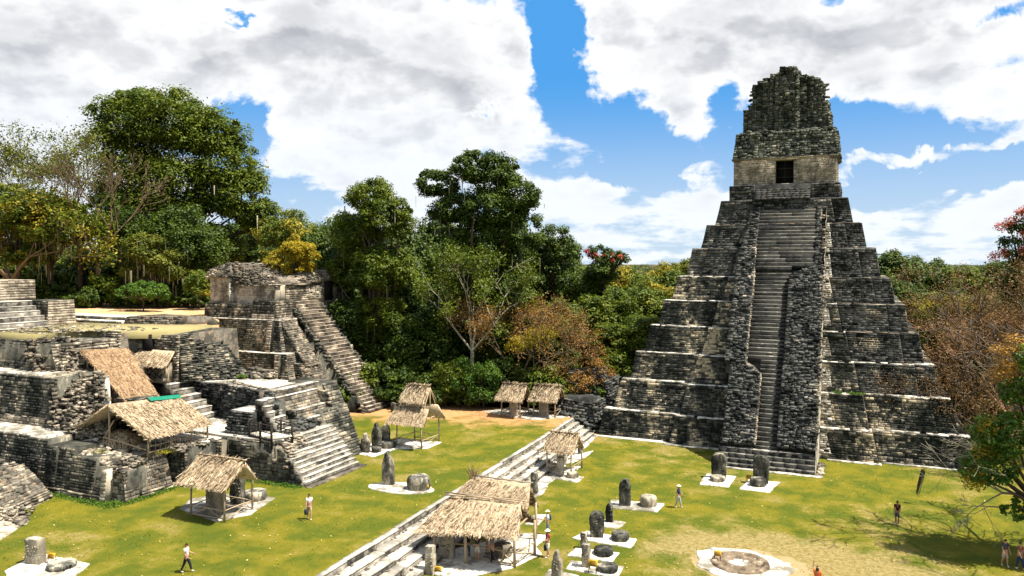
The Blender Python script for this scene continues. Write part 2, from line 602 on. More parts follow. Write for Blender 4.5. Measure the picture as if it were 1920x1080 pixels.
def lumps(mb, P, size, flatk=.6, seed=None):
    """scatter rough stones (deformed boxes) at points P (n,3)"""
    P = np.asarray(P, float)
    n = len(P)
    if not n: return mb
    size = np.resize(np.asarray(size, float), n)
    base = np.array([(-1, -1, -1), (1, -1, -1), (1, 1, -1), (-1, 1, -1), (-1, -1, 1), (1, -1, 1), (1, 1, 1), (-1, 1, 1)], float)
    C = base[None] * (.5 + R.uniform(-.16, .16, (n, 8, 3)))
    C *= np.stack([R.uniform(.7, 1.4, n), R.uniform(.6, 1.1, n), R.uniform(.5, 1.0, n) * flatk], 1)[:, None]
    a = R.uniform(0, 2 * PI, n)
    tx = R.normal(0, .25, n)
    ca, sa = np.cos(a), np.sin(a)
    ct, st = np.cos(tx), np.sin(tx)
    y, z = C[:, :, 1] * ct[:, None] - C[:, :, 2] * st[:, None], C[:, :, 1] * st[:, None] + C[:, :, 2] * ct[:, None]
    x = C[:, :, 0]
    C = np.stack([x * ca[:, None] - y * sa[:, None], x * sa[:, None] + y * ca[:, None], z], 2)
    C = C * size[:, None, None] + P[:, None]
    f = np.array([(3, 2, 1, 0), (4, 5, 6, 7), (0, 1, 5, 4), (1, 2, 6, 5), (2, 3, 7, 6), (3, 0, 4, 7)])
    return mb.add(C.reshape(-1, 3), (f[None] + (np.arange(n) * 8)[:, None, None]).reshape(-1, 4))


def step_block(parent, A, B, z0, z1, depth, mat, name='step', blk=.8, rag=.035, nose=.05, chm=.07):
    """one stair step as a row of worn blocks: front edge from A to B (2D), going back `depth` along the inward normal;
    worn tops and stained fronts, with sun on treads and shade on risers painted in"""
    A, B = np.array(A, float), np.array(B, float)
    L = np.linalg.norm(B - A)
    U = (B - A) / L
    N = np.array([-U[1], U[0]])                   # inward (left of A->B)
    xs = [0.0]
    while xs[-1] < L - blk * .7:
        xs.append(xs[-1] + blk * R.uniform(.6, 1.4))
    xs[-1] = L if len(xs) > 1 else xs[-1]
    if len(xs) == 1: xs.append(L)
    mb = MB()
    for a, b in zip(xs[:-1], xs[1:]):
        f0, f1 = R.normal(0, rag), R.normal(0, rag)
        zt = z1 + R.normal(0, rag * .3)
        gp = .004
        ch = min(chm, (zt - z0) * .3)
        def rowp(off, z_):
            p = [A + U * (a + gp) - N * (f0 - off), A + U * (b - gp) - N * (f1 - off), A + U * (b - gp) + N * depth, A + U * (a + gp) + N * depth]
            return [(q[0], q[1], z_) for q in p]
        mb.hexa(rowp(0, z0) + rowp(.01, zt - ch))
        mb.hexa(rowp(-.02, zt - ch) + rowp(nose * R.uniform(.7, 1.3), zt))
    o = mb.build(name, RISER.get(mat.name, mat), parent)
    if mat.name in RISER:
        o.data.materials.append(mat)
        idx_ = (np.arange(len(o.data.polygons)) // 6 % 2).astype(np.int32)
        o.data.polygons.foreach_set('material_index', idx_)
    return o


RISER = {}


def stair(parent, A, B, n, z0, z1, run, mat, back=None, blk=.8, rag=.035, ends=None, name='step', over=.25):
    """n steps; the first front edge A->B; inward is left of A->B. ends(i)->(s,e) trims the step."""
    A, B = np.array(A, float), np.array(B, float)
    L = np.linalg.norm(B - A)
    U = (B - A) / L
    N = np.array([-U[1], U[0]])
    h = (z1 - z0) / n
    for i in range(n):
        s, e = ends(i) if ends else (0, L)
        a, b = A + U * s + N * run * i, A + U * e + N * run * i
        step_block(parent, a, b, z0 + h * i - (.35 if i else 0), z0 + h * (i + 1), run + over, mat, name, blk, rag)


RISER.update({'step_stone': M_RISE, 'temple_step_stone': M_TRISE, 'lime_plaster': M_RISE, 'brown_step_stone': M_BRISE})  # fronts darker than tops: riser shade painted into their colour


def faced(parent, O, E, tO, tE, mat, row=.24, wid=.42, depth=.16, jit=1.7, indiv=0, ragged=0.0, name='stone_facing', thick=1.0):
    """battered or sloping slab of masonry: solid fill plus stones laid on its outer face"""
    O, E, tO, tE = [np.array(v, float) for v in (O, E, tO, tE)]
    N = np.cross(E - O, tO - O)
    N /= np.linalg.norm(N)
    mb = MB()
    f = [p - N * .03 for p in (O, E, tE, tO)]
    b = [p - N * thick for p in (O, E, tE, tO)]
    mb.hexa([tuple(p) for p in b + f])
    mb.build('wall_fill', mat, parent)
    masonry(parent, O, E, tO, tE, mat, row, wid, depth, jit, indiv, None, name, ragged, .05)

# ------------------------------------------------------------------ ground
LZ = 1.6                                   # the north terrace lies this much above the plaza
gb = MB()
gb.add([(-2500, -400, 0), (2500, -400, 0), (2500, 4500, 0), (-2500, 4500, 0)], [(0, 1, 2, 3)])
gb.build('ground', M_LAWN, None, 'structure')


def bumpy_sheet(name, poly_x, poly_y, z, mat, amp=.03, step=1.0):
    nx, ny = int((poly_x[1] - poly_x[0]) / step) + 1, int((poly_y[1] - poly_y[0]) / step) + 1
    X, Y = np.meshgrid(np.linspace(*poly_x, nx), np.linspace(*poly_y, ny))
    Z = z + amp * np.sin(X * .7 + 1) * np.sin(Y * .53) + R.normal(0, amp * .2, X.shape)
    V = np.stack([X, Y, Z], 2).reshape(-1, 3)
    idx = np.arange(nx * ny).reshape(ny, nx)
    Q = np.stack([idx[:-1, :-1], idx[:-1, 1:], idx[1:, 1:], idx[1:, :-1]], 2).reshape(-1, 4)
    o = link(name, raw_mesh(name, V, mat=mat, quads=Q, smooth=True), None, 'structure')
    return o


def xtop(y): return -27.0 - .037 * (y - 34)


nx, ny = 115, 106
Yy, Uu = np.meshgrid(np.linspace(-20, 83, ny), np.linspace(0, 1, nx), indexing='ij')
Xx = -140 + (xtop(Yy) - .12 + 140) * Uu
Zz = LZ + .03 * np.sin(Xx * .7 + 1) * np.sin(Yy * .53) * (Uu < .985) + R.normal(0, .006, Xx.shape)
idx = np.arange(nx * ny).reshape(ny, nx)
link('north_terrace_lawn', raw_mesh('north_terrace_lawn', np.stack([Xx, Yy, Zz], 2).reshape(-1, 3), mat=M_LAWN, smooth=True,
     quads=np.stack([idx[:-1, :-1], idx[:-1, 1:], idx[1:, 1:], idx[1:, :-1]], 2).reshape(-1, 4)), None, 'structure')
tb = MB()
tb.prism([(-140, -20), (xtop(-20) - .1, -20), (xtop(86) - .1, 86), (-140, 86)], -.5, LZ - .12)
tb.build('north_terrace', M_PALE, None, 'structure')
bumpy_sheet('forest_floor', (-200, -29.2), (82.4, 230), LZ - .03, M_SHADED_SOIL, .12, 2.5)

# ------------------------------------------------------------------ the great temple
XC = -8.0
SX1_ = -3.4
T = thing('stepped_temple', 'tall dark stepped pyramid temple with steep stairway, doorway and crumbling roof comb', 'temple', (XC, 80.65, 0))
ZT = [0, 2.85, 6.0, 8.95, 11.85, 14.63, 17.3, 20.4, 23.1, 25.9]
YT = [81.2, 82.8, 84.0, 85.2, 86.3, 87.6, 88.9, 90.2, 91.4]
WT = [17.5, 16.0, 14.7, 13.4, 12.2, 10.85, 9.5, 8.15, 6.75]
YB = 112.0
w_prev, y_prev = 18.0, 80.65
bud = 0
for i in range(9):
    z0, z1 = ZT[i], ZT[i + 1]
    wb, yb = (w_prev, y_prev)
    wt, yt = WT[i], YT[i]
    back_b, back_t = 80.65 + 2 * 18.45 - (yb - 80.65) - 0, 80.65 + 2 * 18.45 - (yt - 80.65)
    body = MB()
    for (cut, rec, dz_) in ((0, .30, -.05), (1.76, 0.0, -.052)):
        body.hexa([(XC - wb + cut, yb + rec, z0), (XC + wb - cut, yb + rec, z0), (XC + wb - cut, back_b - rec, z0), (XC - wb + cut, back_b - rec, z0),
                   (XC - wt + cut, yt + rec, z1 + dz_), (XC + wt - cut, yt + rec, z1 + dz_), (XC + wt - cut, back_t - rec, z1 + dz_), (XC - wt + cut, back_t - rec, z1 + dz_)])
    tier = body.build('terrace', M_TEMPLE, T)
    # the facing: corner panels set back, middle panels, projecting centre
    jb, jt = 9.9 - .85 * i, 9.9 - .85 * (i + 1) + .25
    cw = 1.75
    pr = .95 if i < 7 else (.4 if i == 7 else .1)
    sm = M_CORE if i >= 3 else M_TEMPLE
    jit = 1.0 + .12 * i
    hb = .62                                  # base moulding
    segs = [(-1, wb, wt, wb - cw, wt - cw, -.30), (-1, wb - cw, wt - cw, jb, jt, 0.0), (0, jb, jt, -jb, -jt, pr),
            (1, -jb, -jt, -(wb - cw), -(wt - cw), 0.0), (1, -(wb - cw), -(wt - cw), -wb, -wt, -.30)]
    for (sd_, ab, at_, bb, bt, off) in segs:
        ab, at_, bb, bt = -ab, -at_, -bb, -bt
        y0, y1 = yb - off, yt - off
        ms = M_TEMPLE if (sd_ <= 0 and i < 6) else (M_CORE if i >= 2 else M_TEMPLE)
        j2 = .8 if ms is M_TEMPLE else 1.6
        if off > 0:
            mb = MB()
            mb.hexa([(XC + ab, y0, z0), (XC + bb, y0, z0), (XC + bb, y0 + 1.9, z0), (XC + ab, y0 + 1.9, z0),
                     (XC + at_, y1, z1 - .06), (XC + bt, y1, z1 - .06), (XC + bt, y1 + 1.9, z1 - .06), (XC + at_, y1 + 1.9, z1 - .06)])
            mb.build('projecting_panel', ms, T)
        fr = hb / (z1 - z0)
        mid = lambda p, q_, f_: tuple(np.array(p) + (np.array(q_) - np.array(p)) * f_)
        O, E_ = (XC + ab, y0, z0), (XC + bb, y0, z0)
        tO, tE = (XC + at_, y1, z1), (XC + bt, y1, z1)
        hide = lambda m_, zz=z0: (XC - 4.2 < m_[0] < XC + 4.4) and zz < 23
        # base moulding stands a little proud
        mO, mE = mid(O, tO, fr), mid(E_, tE, fr)
        sh = np.array([0, -.16, 0])
        masonry(T, np.array(O) + sh, np.array(E_) + sh, np.array(mO) + sh, np.array(mE) + sh, ms, .26, .55, .035, j2, 0, hide)
        n_ind = 24 if (i < 2 and abs(sd_) == 1 and off == 0) else (12 if i < 4 and off > 0 else 0)
        uO, uE = mid(O, tO, .84), mid(E_, tE, .84)
        masonry(T, mO, mE, uO, uE, ms, .22, .46, .04, j2, n_ind, hide)
        sh = np.array([0, -.08, 0])
        masonry(T, np.array(uO) + sh, np.array(uE) + sh, np.array(tO) + sh, np.array(tE) + sh, ms, .26, .65, .045, j2, 0, hide, 'coping_stones')
        # plaster ledge on top of the terrace
        if off >= 0 or True:
            lm = MB()
            yn = yt + 1.3
            xq = XC + at_ + .01
            rough_ = i >= 2 and (sd_ >= 1 or (sd_ == 0)) 
            while xq < XC + bt - .05:
                xe = min(xq + R.uniform(.5, 2.2), XC + bt - .01)
                zq = z1 + .03 + R.uniform(-.02, .06)
                fy = y1 - (R.uniform(.0, .11) if not (rough_ and xq > SX1_) else R.uniform(-.25, .05))
                lm.hexa([(xq, fy, z1 - .05), (xe, fy + R.normal(0, .03), z1 - .05), (xe, yn, z1 - .05), (xq, yn, z1 - .05), (xq, fy + .03, zq), (xe, fy + .04, zq), (xe, yn, zq), (xq, yn, zq)])
                xq = xe + (R.uniform(.05, .6) if R.random() < .12 + .05 * i else .004)
            lm.build('ledge', M_LEDGE if i < 3 or (i < 6 and sd_ <= 0) else M_RUST, T)
    # projecting panel side walls (south side catches the sun)
    w_prev, y_prev = wt - .85, yt + .72
# pale strip beside the stair, south side
# --- stairway
SX0, SX1 = -11.9, -3.4
SL = 25.9 / 18.7


def yslope(z): return 72.8 + z / SL


st = MB()
# solid body beneath the stair
prof = [(72.9 + 1.2, .0), (YT[8] + .3, 25.6)]
for (xa, xb, dz_) in ((SX0, SX1, -1.15),):
    pts = [(74.6, 0), (95, 0), (95, 25.7), (yslope(25.9) + .9, 25.7)]
    V = [(xa, y, z) for y, z in pts] + [(xb, y, z) for y, z in pts]
    st.add(V, [(0, 1, 2, 3), (7, 6, 5, 4), (0, 4, 5, 1), (3, 7, 4, 0), (2, 6, 7, 3)])
st.build('stair_core', M_CORE, T)
# bottom flight, full width
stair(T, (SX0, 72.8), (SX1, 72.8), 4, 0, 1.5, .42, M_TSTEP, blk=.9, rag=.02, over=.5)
lb = MB(); lb.box(SX0 + .2, SX1 - .2, 74.3, 76.2, 1.2, 1.52); lb.build('landing', M_LEDGE, T)
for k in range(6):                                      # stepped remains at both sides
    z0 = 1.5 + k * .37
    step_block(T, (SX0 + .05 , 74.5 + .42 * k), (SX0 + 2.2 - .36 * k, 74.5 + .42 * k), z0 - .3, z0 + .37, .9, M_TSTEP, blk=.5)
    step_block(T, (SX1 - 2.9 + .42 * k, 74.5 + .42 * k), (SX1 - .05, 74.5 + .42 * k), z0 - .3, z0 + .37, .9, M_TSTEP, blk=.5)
# inner steps, sunk in the trench between the two masses of core
NS = 62
zz = np.linspace(1.5, 25.6, NS + 1)


def trench(z):
    if z < 8.9: return (-8.7, -6.75)
    if z < 18.3: return (-10.25 + .0, -6.7)
    return (-10.35 + (z - 18.3) * .01, -4.35 + max(0, (20.5 - z)) * .02)


for k in range(NS):
    z0, z1 = zz[k], zz[k + 1]
    deep = .75 if z1 < 18.3 else .45
    yy = yslope(z0) + deep
    a, b = trench(z0)
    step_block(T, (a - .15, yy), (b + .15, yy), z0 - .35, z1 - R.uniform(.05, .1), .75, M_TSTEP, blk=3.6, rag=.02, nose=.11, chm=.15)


def mass_strip(parent, xa, xb, z0, z1, off=0.0, name='core_masonry', side=True, indiv=0, mat=None, rowz=1.2):
    """rough sloping mass between two x limits (functions of z), standing on the stair slope"""
    mat = mat or M_CORE
    fa = xa if callable(xa) else (lambda z: xa)
    fb = xb if callable(xb) else (lambda z: xb)
    z = z0
    body = MB()
    while z < z1 - .01:
        t = min(z + rowz, z1)
        ya, yb_ = yslope(z) + off, yslope(t) + off
        masonry(parent, (fa(z), ya, z), (fb(z), ya, z), (fa(t), yb_, t), (fb(t), yb_, t), mat, .2, .42, .16, 1.6, indiv, None, name, .0, .05, .1)
        body.hexa([(fa(z), ya + .1, z), (fb(z), ya + .1, z), (fb(z), ya + 3.5, z), (fa(z), ya + 3.5, z),
                   (fa(t), yb_ + .1, t), (fb(t), yb_ + .1, t), (fb(t), yb_ + 3.5, t), (fa(t), yb_ + 3.5, t)])
        if side:      # south side face of the mass (towards +x), its sunlight painted in as paler rubble
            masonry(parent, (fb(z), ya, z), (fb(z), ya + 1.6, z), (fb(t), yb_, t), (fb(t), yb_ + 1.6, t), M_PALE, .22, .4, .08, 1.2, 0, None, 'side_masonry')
        z = t
    body.build('core_body', mat, parent)


mass_strip(T, SX0 + .25, lambda z: trench(z)[0], 1.9, 8.9, .12, indiv=4)
mass_strip(T, lambda z: SX0 - .35 + (z - 8.9) * .01, lambda z: trench(z)[0], 8.9, 20.4, .2)
mass_strip(T, lambda z: -11.9 + (z - 20.4) * .12, lambda z: trench(z)[0], 20.4, 25.3, .45)
mass_strip(T, lambda z: trench(z)[1], lambda z: SX1 - .02 - .04 * math.sin(z * 3), 1.9, 18.5, .0, indiv=4)
mass_strip(T, lambda z: trench(z)[1], lambda z: -3.55 - (z - 18.5) * .05 + .15 * math.sin(z * 4), 18.5, 25.3, .45)
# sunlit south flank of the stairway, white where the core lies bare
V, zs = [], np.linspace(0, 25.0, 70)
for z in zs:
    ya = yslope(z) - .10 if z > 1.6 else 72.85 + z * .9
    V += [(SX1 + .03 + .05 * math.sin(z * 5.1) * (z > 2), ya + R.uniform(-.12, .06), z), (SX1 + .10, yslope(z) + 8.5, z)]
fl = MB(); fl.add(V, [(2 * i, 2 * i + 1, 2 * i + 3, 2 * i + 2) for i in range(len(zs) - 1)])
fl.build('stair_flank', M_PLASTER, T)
mb = MB()
P = [(SX1 + R.uniform(-.25, .12), yslope(z) - .02, z) for z in R.uniform(3, 24, 170)]
lumps(mb, P, R.uniform(.15, .42, 170))
mb.build('loose_stones', M_PALE, T, 'stuff')
# stone footing of the flank
mb = MB(); lumps(mb, [(SX1 + .25 + R.uniform(0, .35), 72.9 + t, .08) for t in np.linspace(0, 4.5, 40)], .35)
mb.build('footing_stones', M_PALE, T, 'stuff')
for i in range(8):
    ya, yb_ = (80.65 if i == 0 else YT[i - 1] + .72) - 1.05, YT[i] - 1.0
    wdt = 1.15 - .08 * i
    masonry(T, (SX1 + .1, ya, ZT[i]), (SX1 + .1 + wdt, ya, ZT[i]), (SX1 + .1, yb_, ZT[i + 1] - .05), (SX1 + .1 + wdt * R.uniform(.4, .8), yb_, ZT[i + 1] - .05), M_PLASTER, .22, .42, .04, 1.1, 6, None, 'cream_lit_stones', .12)  # cream-stained stones, whitened to paint the stair's sunlit edge wider
# foot paving along the front of the pyramid and the stair
for q_ in ((SX0 - .3, SX1 + .7, 72.3, 72.85, -.05, .09), (XC - 18.9, XC - 10.3, 79.75, 80.4, -.05, .08), (XC - 10.3, SX0 - .02, 78.95, 79.75, -.05, .085),
           (SX1 + .8, XC + 10.1, 79.0, 79.75, -.05, .08), (XC + 10.1, XC + 19, 80.0, 80.4, -.05, .085)):
    MB().box(*q_).build('foot_paving', M_LEDGE, T)

# --- upper platform and shrine
yp = 92.0
hw = 5.85
up = MB(); up.box(XC - hw, XC + hw, yp, yp + 12, 25.7, 27.65); up.build('upper_platform', M_CORE, T)
for (za, zb, o2, m_) in ((25.85, 26.55, .0, M_CORE), (26.55, 26.8, -.12, M_TAN), (26.8, 27.65, .12, M_CORE)):
    for xa, xb in ((XC - hw, XC - 3.0), (XC + 2.9, XC + hw)):
        masonry(T, (xa, yp - o2, za), (xb, yp - o2, za), (xa, yp - o2, zb), (xb, yp - o2, zb), m_, .24, .5, .08, 1.2)
masonry(T, (XC + hw, yp, 25.85), (XC + hw, yp + 10, 25.85), (XC + hw, yp, 27.65), (XC + hw, yp + 10, 27.65), M_CORE)
lm = MB(); lm.box(XC - 6.7, XC + 6.7, 91.45, 92.2, 25.80, 25.94); lm.build('ledge', M_CORE, T)
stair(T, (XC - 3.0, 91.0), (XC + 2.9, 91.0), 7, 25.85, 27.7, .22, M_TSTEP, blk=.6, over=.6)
yw = yp + .75
bw = 5.5
z0, z1 = 27.66, 30.7
dx0, dx1 = -8.9, -6.95
wallm = MB()
wallm.box(XC - bw, dx0, yw, yw + 8, z0, z1); wallm.box(dx1, XC + bw, yw, yw + 8, z0, z1)
wallm.box(dx0, dx1, yw + 2.2, yw + 8, z0, z1); wallm.box(dx0, dx1, yw + .02, yw + 2.2, z1 - .25, z1)
shrine = wallm.build('shrine_wall', M_TAN, T)
for xa, xb in ((XC - bw, dx0), (dx1, XC + bw)):
    masonry(shrine, (xa, yw, z0), (xb, yw, z0), (xa, yw, z1), (xb, yw, z1), M_TAN, .2, .42, .025, .7)
masonry(shrine, (XC + bw, yw, z0), (XC + bw, yw + 8, z0), (XC + bw, yw, z1), (XC + bw, yw + 8, z1), M_TAN, .2, .42, .03, .7)
dk = MB(); dk.box(dx0 + .01, dx1 - .01, yw + 1.2, yw + 1.3, z0 + .05, z1 - .26); dk.build('doorway_shade', M_SHADE, T)  # black sheet painting the shaded room behind the door
ln = MB(); ln.box(XC - 1.9, XC + 2.2, yw - .07, yw + .3, z1 - .24, z1 - .02); ln.build('lintel', M_TAN, T)
gt = MB()
for x in (dx0 + .05, XC + .1, dx1 - .05): gt.box(x - .03, x + .03, yw + .5, yw + .58, z0 + .05, z1 - .26)
for z in (z0 + .9, z0 + 1.0 + .9): gt.box(dx0 + .05, dx1 - .05, yw + .52, yw + .56, z - .04, z + .04)
gt.build('door_bars', M_DARKWOOD, T)
ds = MB(); ds.box(dx0 - .15, dx1 + .15, yw - .3, yw + .2, 27.65, 27.78); ds.build('door_sill', M_STEP, T)
# frieze zone, leaning back
mb = MB()
mb.hexa([(XC - bw - .12, yw - .05, 30.65), (XC + bw + .12, yw - .05, 30.65), (XC + bw + .12, yw + 8.2, 30.65), (XC - bw - .12, yw + 8.2, 30.65),
         (XC - bw + .1, yw + 1.0, 33.6), (XC + bw - .1, yw + 1.0, 33.6), (XC + bw - .3, yw + 7.2, 33.6), (XC - bw + .3, yw + 7.2, 33.6)])
mb.build('frieze', M_COMB, T)
masonry(T, (XC - bw - .15, yw - .12, 30.7), (XC + bw + .15, yw - .12, 30.7), (XC - bw + .05, yw + .6, 32.8), (XC + bw - .05, yw + .6, 32.8), M_COMB, .26, .45, .14, 1.5, 0, None, 'frieze_stones', 0, .04)
masonry(T, (XC - bw + .05, yw + .6, 32.8), (XC + bw - .05, yw + .6, 32.8), (XC - bw + .1, yw + .85, 33.8), (XC + bw - .15, yw + .85, 33.8), M_COMB, .3, .45, .2, 1.6, 0, None, 'frieze_stones', .08, .05)
masonry(T, (XC + bw + .15, yw, 30.7), (XC + bw + .15, yw + 8, 30.7), (XC + bw - .1, yw + .8, 33.6), (XC + bw - .1, yw + 7.2, 33.6), M_COMB, .3, .45, .14, 1.5)
co_ = MB(); co_.box(XC - bw - .22, XC + bw + .22, yw - .2, yw + 8.2, 30.62, 30.80); co_.build('cornice', M_TAN, T)
# roof comb: outline with broken steps, from left to right (x, top z)
yc = yw + 2.6
blocks = [(-4.85, -4.3, 36.9), (-4.3, -3.85, 37.4), (-3.85, -3.3, 39.8), (-3.3, -2.7, 40.2), (-2.7, -2.1, 40.5), (-2.1, -1.9, 39.3), (-1.9, -1.45, 40.9),
          (-1.45, -1.22, 38.6), (-1.22, -.8, 41.0), (-.8, .95, 41.45), (.95, 1.3, 40.9), (1.3, 1.5, 39.2), (1.5, 2.2, 40.4), (2.2, 2.9, 40.2), (2.9, 3.4, 40.0), (3.4, 3.85, 39.4),
          (3.85, 4.45, 37.3), (4.45, 4.7, 36.0)]
for (a, b, zt) in blocks:
    bz = 33.3
    f = yc - (.55 if -1.22 <= a < 1.3 else 0) - R.uniform(0, .15)
    mb = MB()
    lean = (zt - bz) * .05
    mb.hexa([(XC + a, f, bz), (XC + b, f, bz), (XC + b, f + 4.2, bz), (XC + a, f + 4.2, bz),
             (XC + a + .02, f + lean, zt - .1), (XC + b - .02, f + lean, zt - .1), (XC + b - .02, f + 3.2, zt - .1), (XC + a + .02, f + 3.2, zt - .1)])
    mb.build('comb_block', M_COMB, T)
    masonry(T, (XC + a, f, bz), (XC + b, f, bz), (XC + a, f + lean, zt), (XC + b, f + lean, zt), M_COMB, .3, .42, .2, 1.7, 0, None, 'comb_stones', .06, .06, .3)
    masonry(T, (XC + b, f, bz), (XC + b, f + 4, bz), (XC + b, f + lean, zt), (XC + b, f + 3.2, zt), M_COMB, .35, .5, .12, 1.5, 0, None, 'comb_stones')
mb = MB()
pts = []
for (a, b, zt) in blocks:
    pts += [(XC + R.uniform(a + .05, b - .05), yc + R.uniform(.2, 2), zt + R.uniform(-.15, .0)) for _ in range(int(10 * (b - a)) + 4)]
lumps(mb, pts, R.uniform(.12, .3, len(pts)))
P = [(XC + R.uniform(-5.2, 5.2), yw + R.uniform(.8, 2.2), R.uniform(33.5, 34.0)) for _ in range(260)]
lumps(mb, P, R.uniform(.2, .5, 260))
P = []
for _ in range(300):                                        # carved relief left on the comb: clustered projecting stones
    a = R.choice([-3.3, -1.3, .4, 2.4, 3.8]) + R.normal(0, .5)
    z = R.uniform(34.3, 39.5)
    P.append((XC + np.clip(a, -4, 4.3), yc - (.5 if -1.22 < a < 1.3 else 0) + (z - 33.3) * .05, z))
lumps(mb, P, R.uniform(.2, .5, 300))
mb.build('weathered_stones', M_COMB, T, 'stuff')

# ------------------------------------------------------------------ north acropolis (left side)
def west_wall(parent, xa, xb, y, z0, z1, batter=.0, mat=None, row=.20, wid=.40, depth=.04, jit=1.0, indiv=0, xa1=None, xb1=None, z1b=None, **k):
    """wall facing the camera (-y), x from xa to xb (xa < xb)"""
    masonry(parent, (xa, y, z0), (xb, y, z0), (xa1 if xa1 is not None else xa, y + batter, z1), (xb1 if xb1 is not None else xb, y + batter, z1b or z1),
            mat or M_GREY, row, wid, depth, jit, indiv, **k)


def south_wall(parent, x, ya, yb, z0, z1, batter=.0, mat=None, row=.20, wid=.40, depth=.04, jit=1.0, indiv=0, ya1=None, yb1=None, z1b=None, **k):
    """wall facing +x, y from ya to yb"""
    masonry(parent, (x, ya, z0), (x, yb, z0), (x - batter, ya1 if ya1 is not None else ya, z1), (x - batter, yb1 if yb1 is not None else yb, z1b or z1),
            mat or M_GREY, row, wid, depth, jit, indiv, **k)


def solid(parent, name, mat, x0, x1, y0, y1, z0, z1, bw_=0.0, bs_=0.0):
    """block with battered west (bw_) and south (bs_) faces"""
    mb = MB()
    mb.hexa([(x0, y0, z0), (x1, y0, z0), (x1, y1, z0), (x0, y1, z0), (x0, y0 + bw_, z1), (x1 - bs_, y0 + bw_, z1), (x1 - bs_, y1, z1), (x0, y1, z1)])
    return mb.build(name, mat, parent)


def rubble(parent, name, pts, mat, size, flatk=.6, n=None):
    mb = MB()
    lumps(mb, pts, size, flatk)
    return mb.build(name, mat, parent, 'stuff')


def quad_pts(a, b, c, d, n, jit=.1):
    a, b, c, d = [np.array(v, float) for v in (a, b, c, d)]
    u, v = R.random(n)[:, None], R.random(n)[:, None]
    return (a * (1 - u) + b * u) * (1 - v) + (d * (1 - u) + c * u) * v + R.normal(0, jit, (n, 3))


# ==== west building: long battered wall with corner buttresses (near left)
A = thing('ruined_platform', 'long dark battered stone wall with pale corner buttresses, standing on the left lawn', 'ruin', (-60, 40, LZ))
solid(A, 'terrace', M_GREY, -100, -49.45, 38.45, 46, 1.3, 4.0, .35, .45)
# west wall: panels between shallow pilasters
base = .55
for (xa, xb, zt, off, n_) in ((-75, -58.5, 5.55, 0, 60), (-58.5, -56.3, 5.45, .0, 40), (-56.3, -53.3, 5.0, 0, 60), (-53.3, -50.8, 4.55, -.12, 50), (-50.8, -49.9, 3.75, 0, 24)):
    solid(A, 'wall_core', M_GREY, xa, xb, 38.5 + off, 42, 1.3, zt - .03, .4)
    west_wall(A, xa, xb, 38.45 + off, LZ - .1 + base, zt, .4, M_GREY, .21, .42, .045, 1.0, n_)
    west_wall(A, xa, xb, 38.40 + off, LZ - .1, LZ + base - .12, .0, M_PALE, .3, .6, .09, 1.5, 12)
# pilaster ribs, pale at the corner
for (xa, xb, y, z1, m) in ((-55.3, -54.9, 38.3, 4.9, M_GREY), (-49.95, -49.45, 38.25, 3.85, M_TAN), (-48.6, -48.1, 38.9, 3.85, M_GREY)):
    solid(A, 'pilaster', m, xa, xb, y, y + 1.2, 1.4, z1, .3)
    west_wall(A, xa, xb, y - .02, 1.5, z1, .3, m, .25, .5, .04, 1.0, 8)
solid(A, 'terrace', M_GREY, -49.5, -48.15, 38.95, 41, 1.3, 3.8, .3, .2)
west_wall(A, -49.45, -48.6, 38.9, 1.6, 3.8, .3, M_GREY, .25, .45, .05, 1, 12)
south_wall(A, -48.05, 38.9, 40.1, 1.6, 3.8, .25, M_RUST, .26, .5, .05, 1, 14)
solid(A, 'terrace', M_GREY, -52, -48.3, 40.6, 43.4, 1.3, 4.45, .1, .75)
south_wall(A, -48.2, 40.45, 43.2, 1.95, 4.5, .75, M_RUST, .24, .48, .05, 1.0, 70, ya1=40.7)
south_wall(A, -48.1, 40.35, 43.3, 1.5, 1.95, .0, M_PALE, .3, .7, .12, 1.4, 10)
rubble(A, 'rubble', quad_pts((-54, 39.2, 4.5), (-50, 39.2, 3.9), (-49.6, 41.3, 4.3), (-54, 41.5, 4.9), 420, .1), M_PALE, R.uniform(.15, .5, 420), .5)
rubble(A, 'rubble', quad_pts((-50.5, 38.9, 3.7), (-48.4, 39.2, 3.7), (-48.6, 41, 4.2), (-50.5, 41, 4.2), 160, .1), M_PALE, R.uniform(.15, .45, 160), .5)
# second terrace: white ledge and the wall above it
solid(A, 'plaster_ledge', M_PLASTER, -100, -56.6, 39.0, 43, 4.0, 5.62)
solid(A, 'terrace', M_GREY, -100, -58.6, 41.3, 50, 4.0, 9.55, .6, .5)
west_wall(A, -75, -59.5, 41.2, 5.6, 6.3, .05, M_PALE, .3, .5, .1, 1.2, 20)
west_wall(A, -75, -59.2, 41.3, 6.3, 9.5, .5, M_GREY, .27, .5, .07, 1.2, 50)
south_wall(A, -58.6, 41.4, 50, 5.6, 9.4, 1.0, M_PALE, .3, .5, .14, 1.6, 30, ragged=.05)
solid(A, 'plaster_ledge', M_PLASTER, -100, -61.2, 41.9, 44, 9.3, 9.68)
solid(A, 'terrace', M_GREY, -100, -62.0, 43.5, 52, 9.3, 11.9, .4, .6)
west_wall(A, -75, -63.5, 43.4, 9.65, 10.35, .1, M_GREY, .21, .42, .045, 1.0, 10)
west_wall(A, -75, -64.2, 43.75, 10.35, 12.1, .2, M_GREY, .21, .42, .045, 1.0, 10)
west_wall(A, -64.2, -61.5, 43.9, 9.65, 11.7, .5, M_PALE, .25, .42, .12, 1.6, 10, ragged=.08)
south_wall(A, -62.0, 43.7, 52, 9.4, 11.9, .6, M_PALE, .24, .42, .12, 1.5)
south_wall(A, -61.15, 42.0, 44.2, 9.3, 9.68, .0, M_PALE)
west_wall(A, -52.0, -48.9, 40.55, 2.0, 4.45, .1, M_GREY, .24, .45, .06, 1.2, 16)
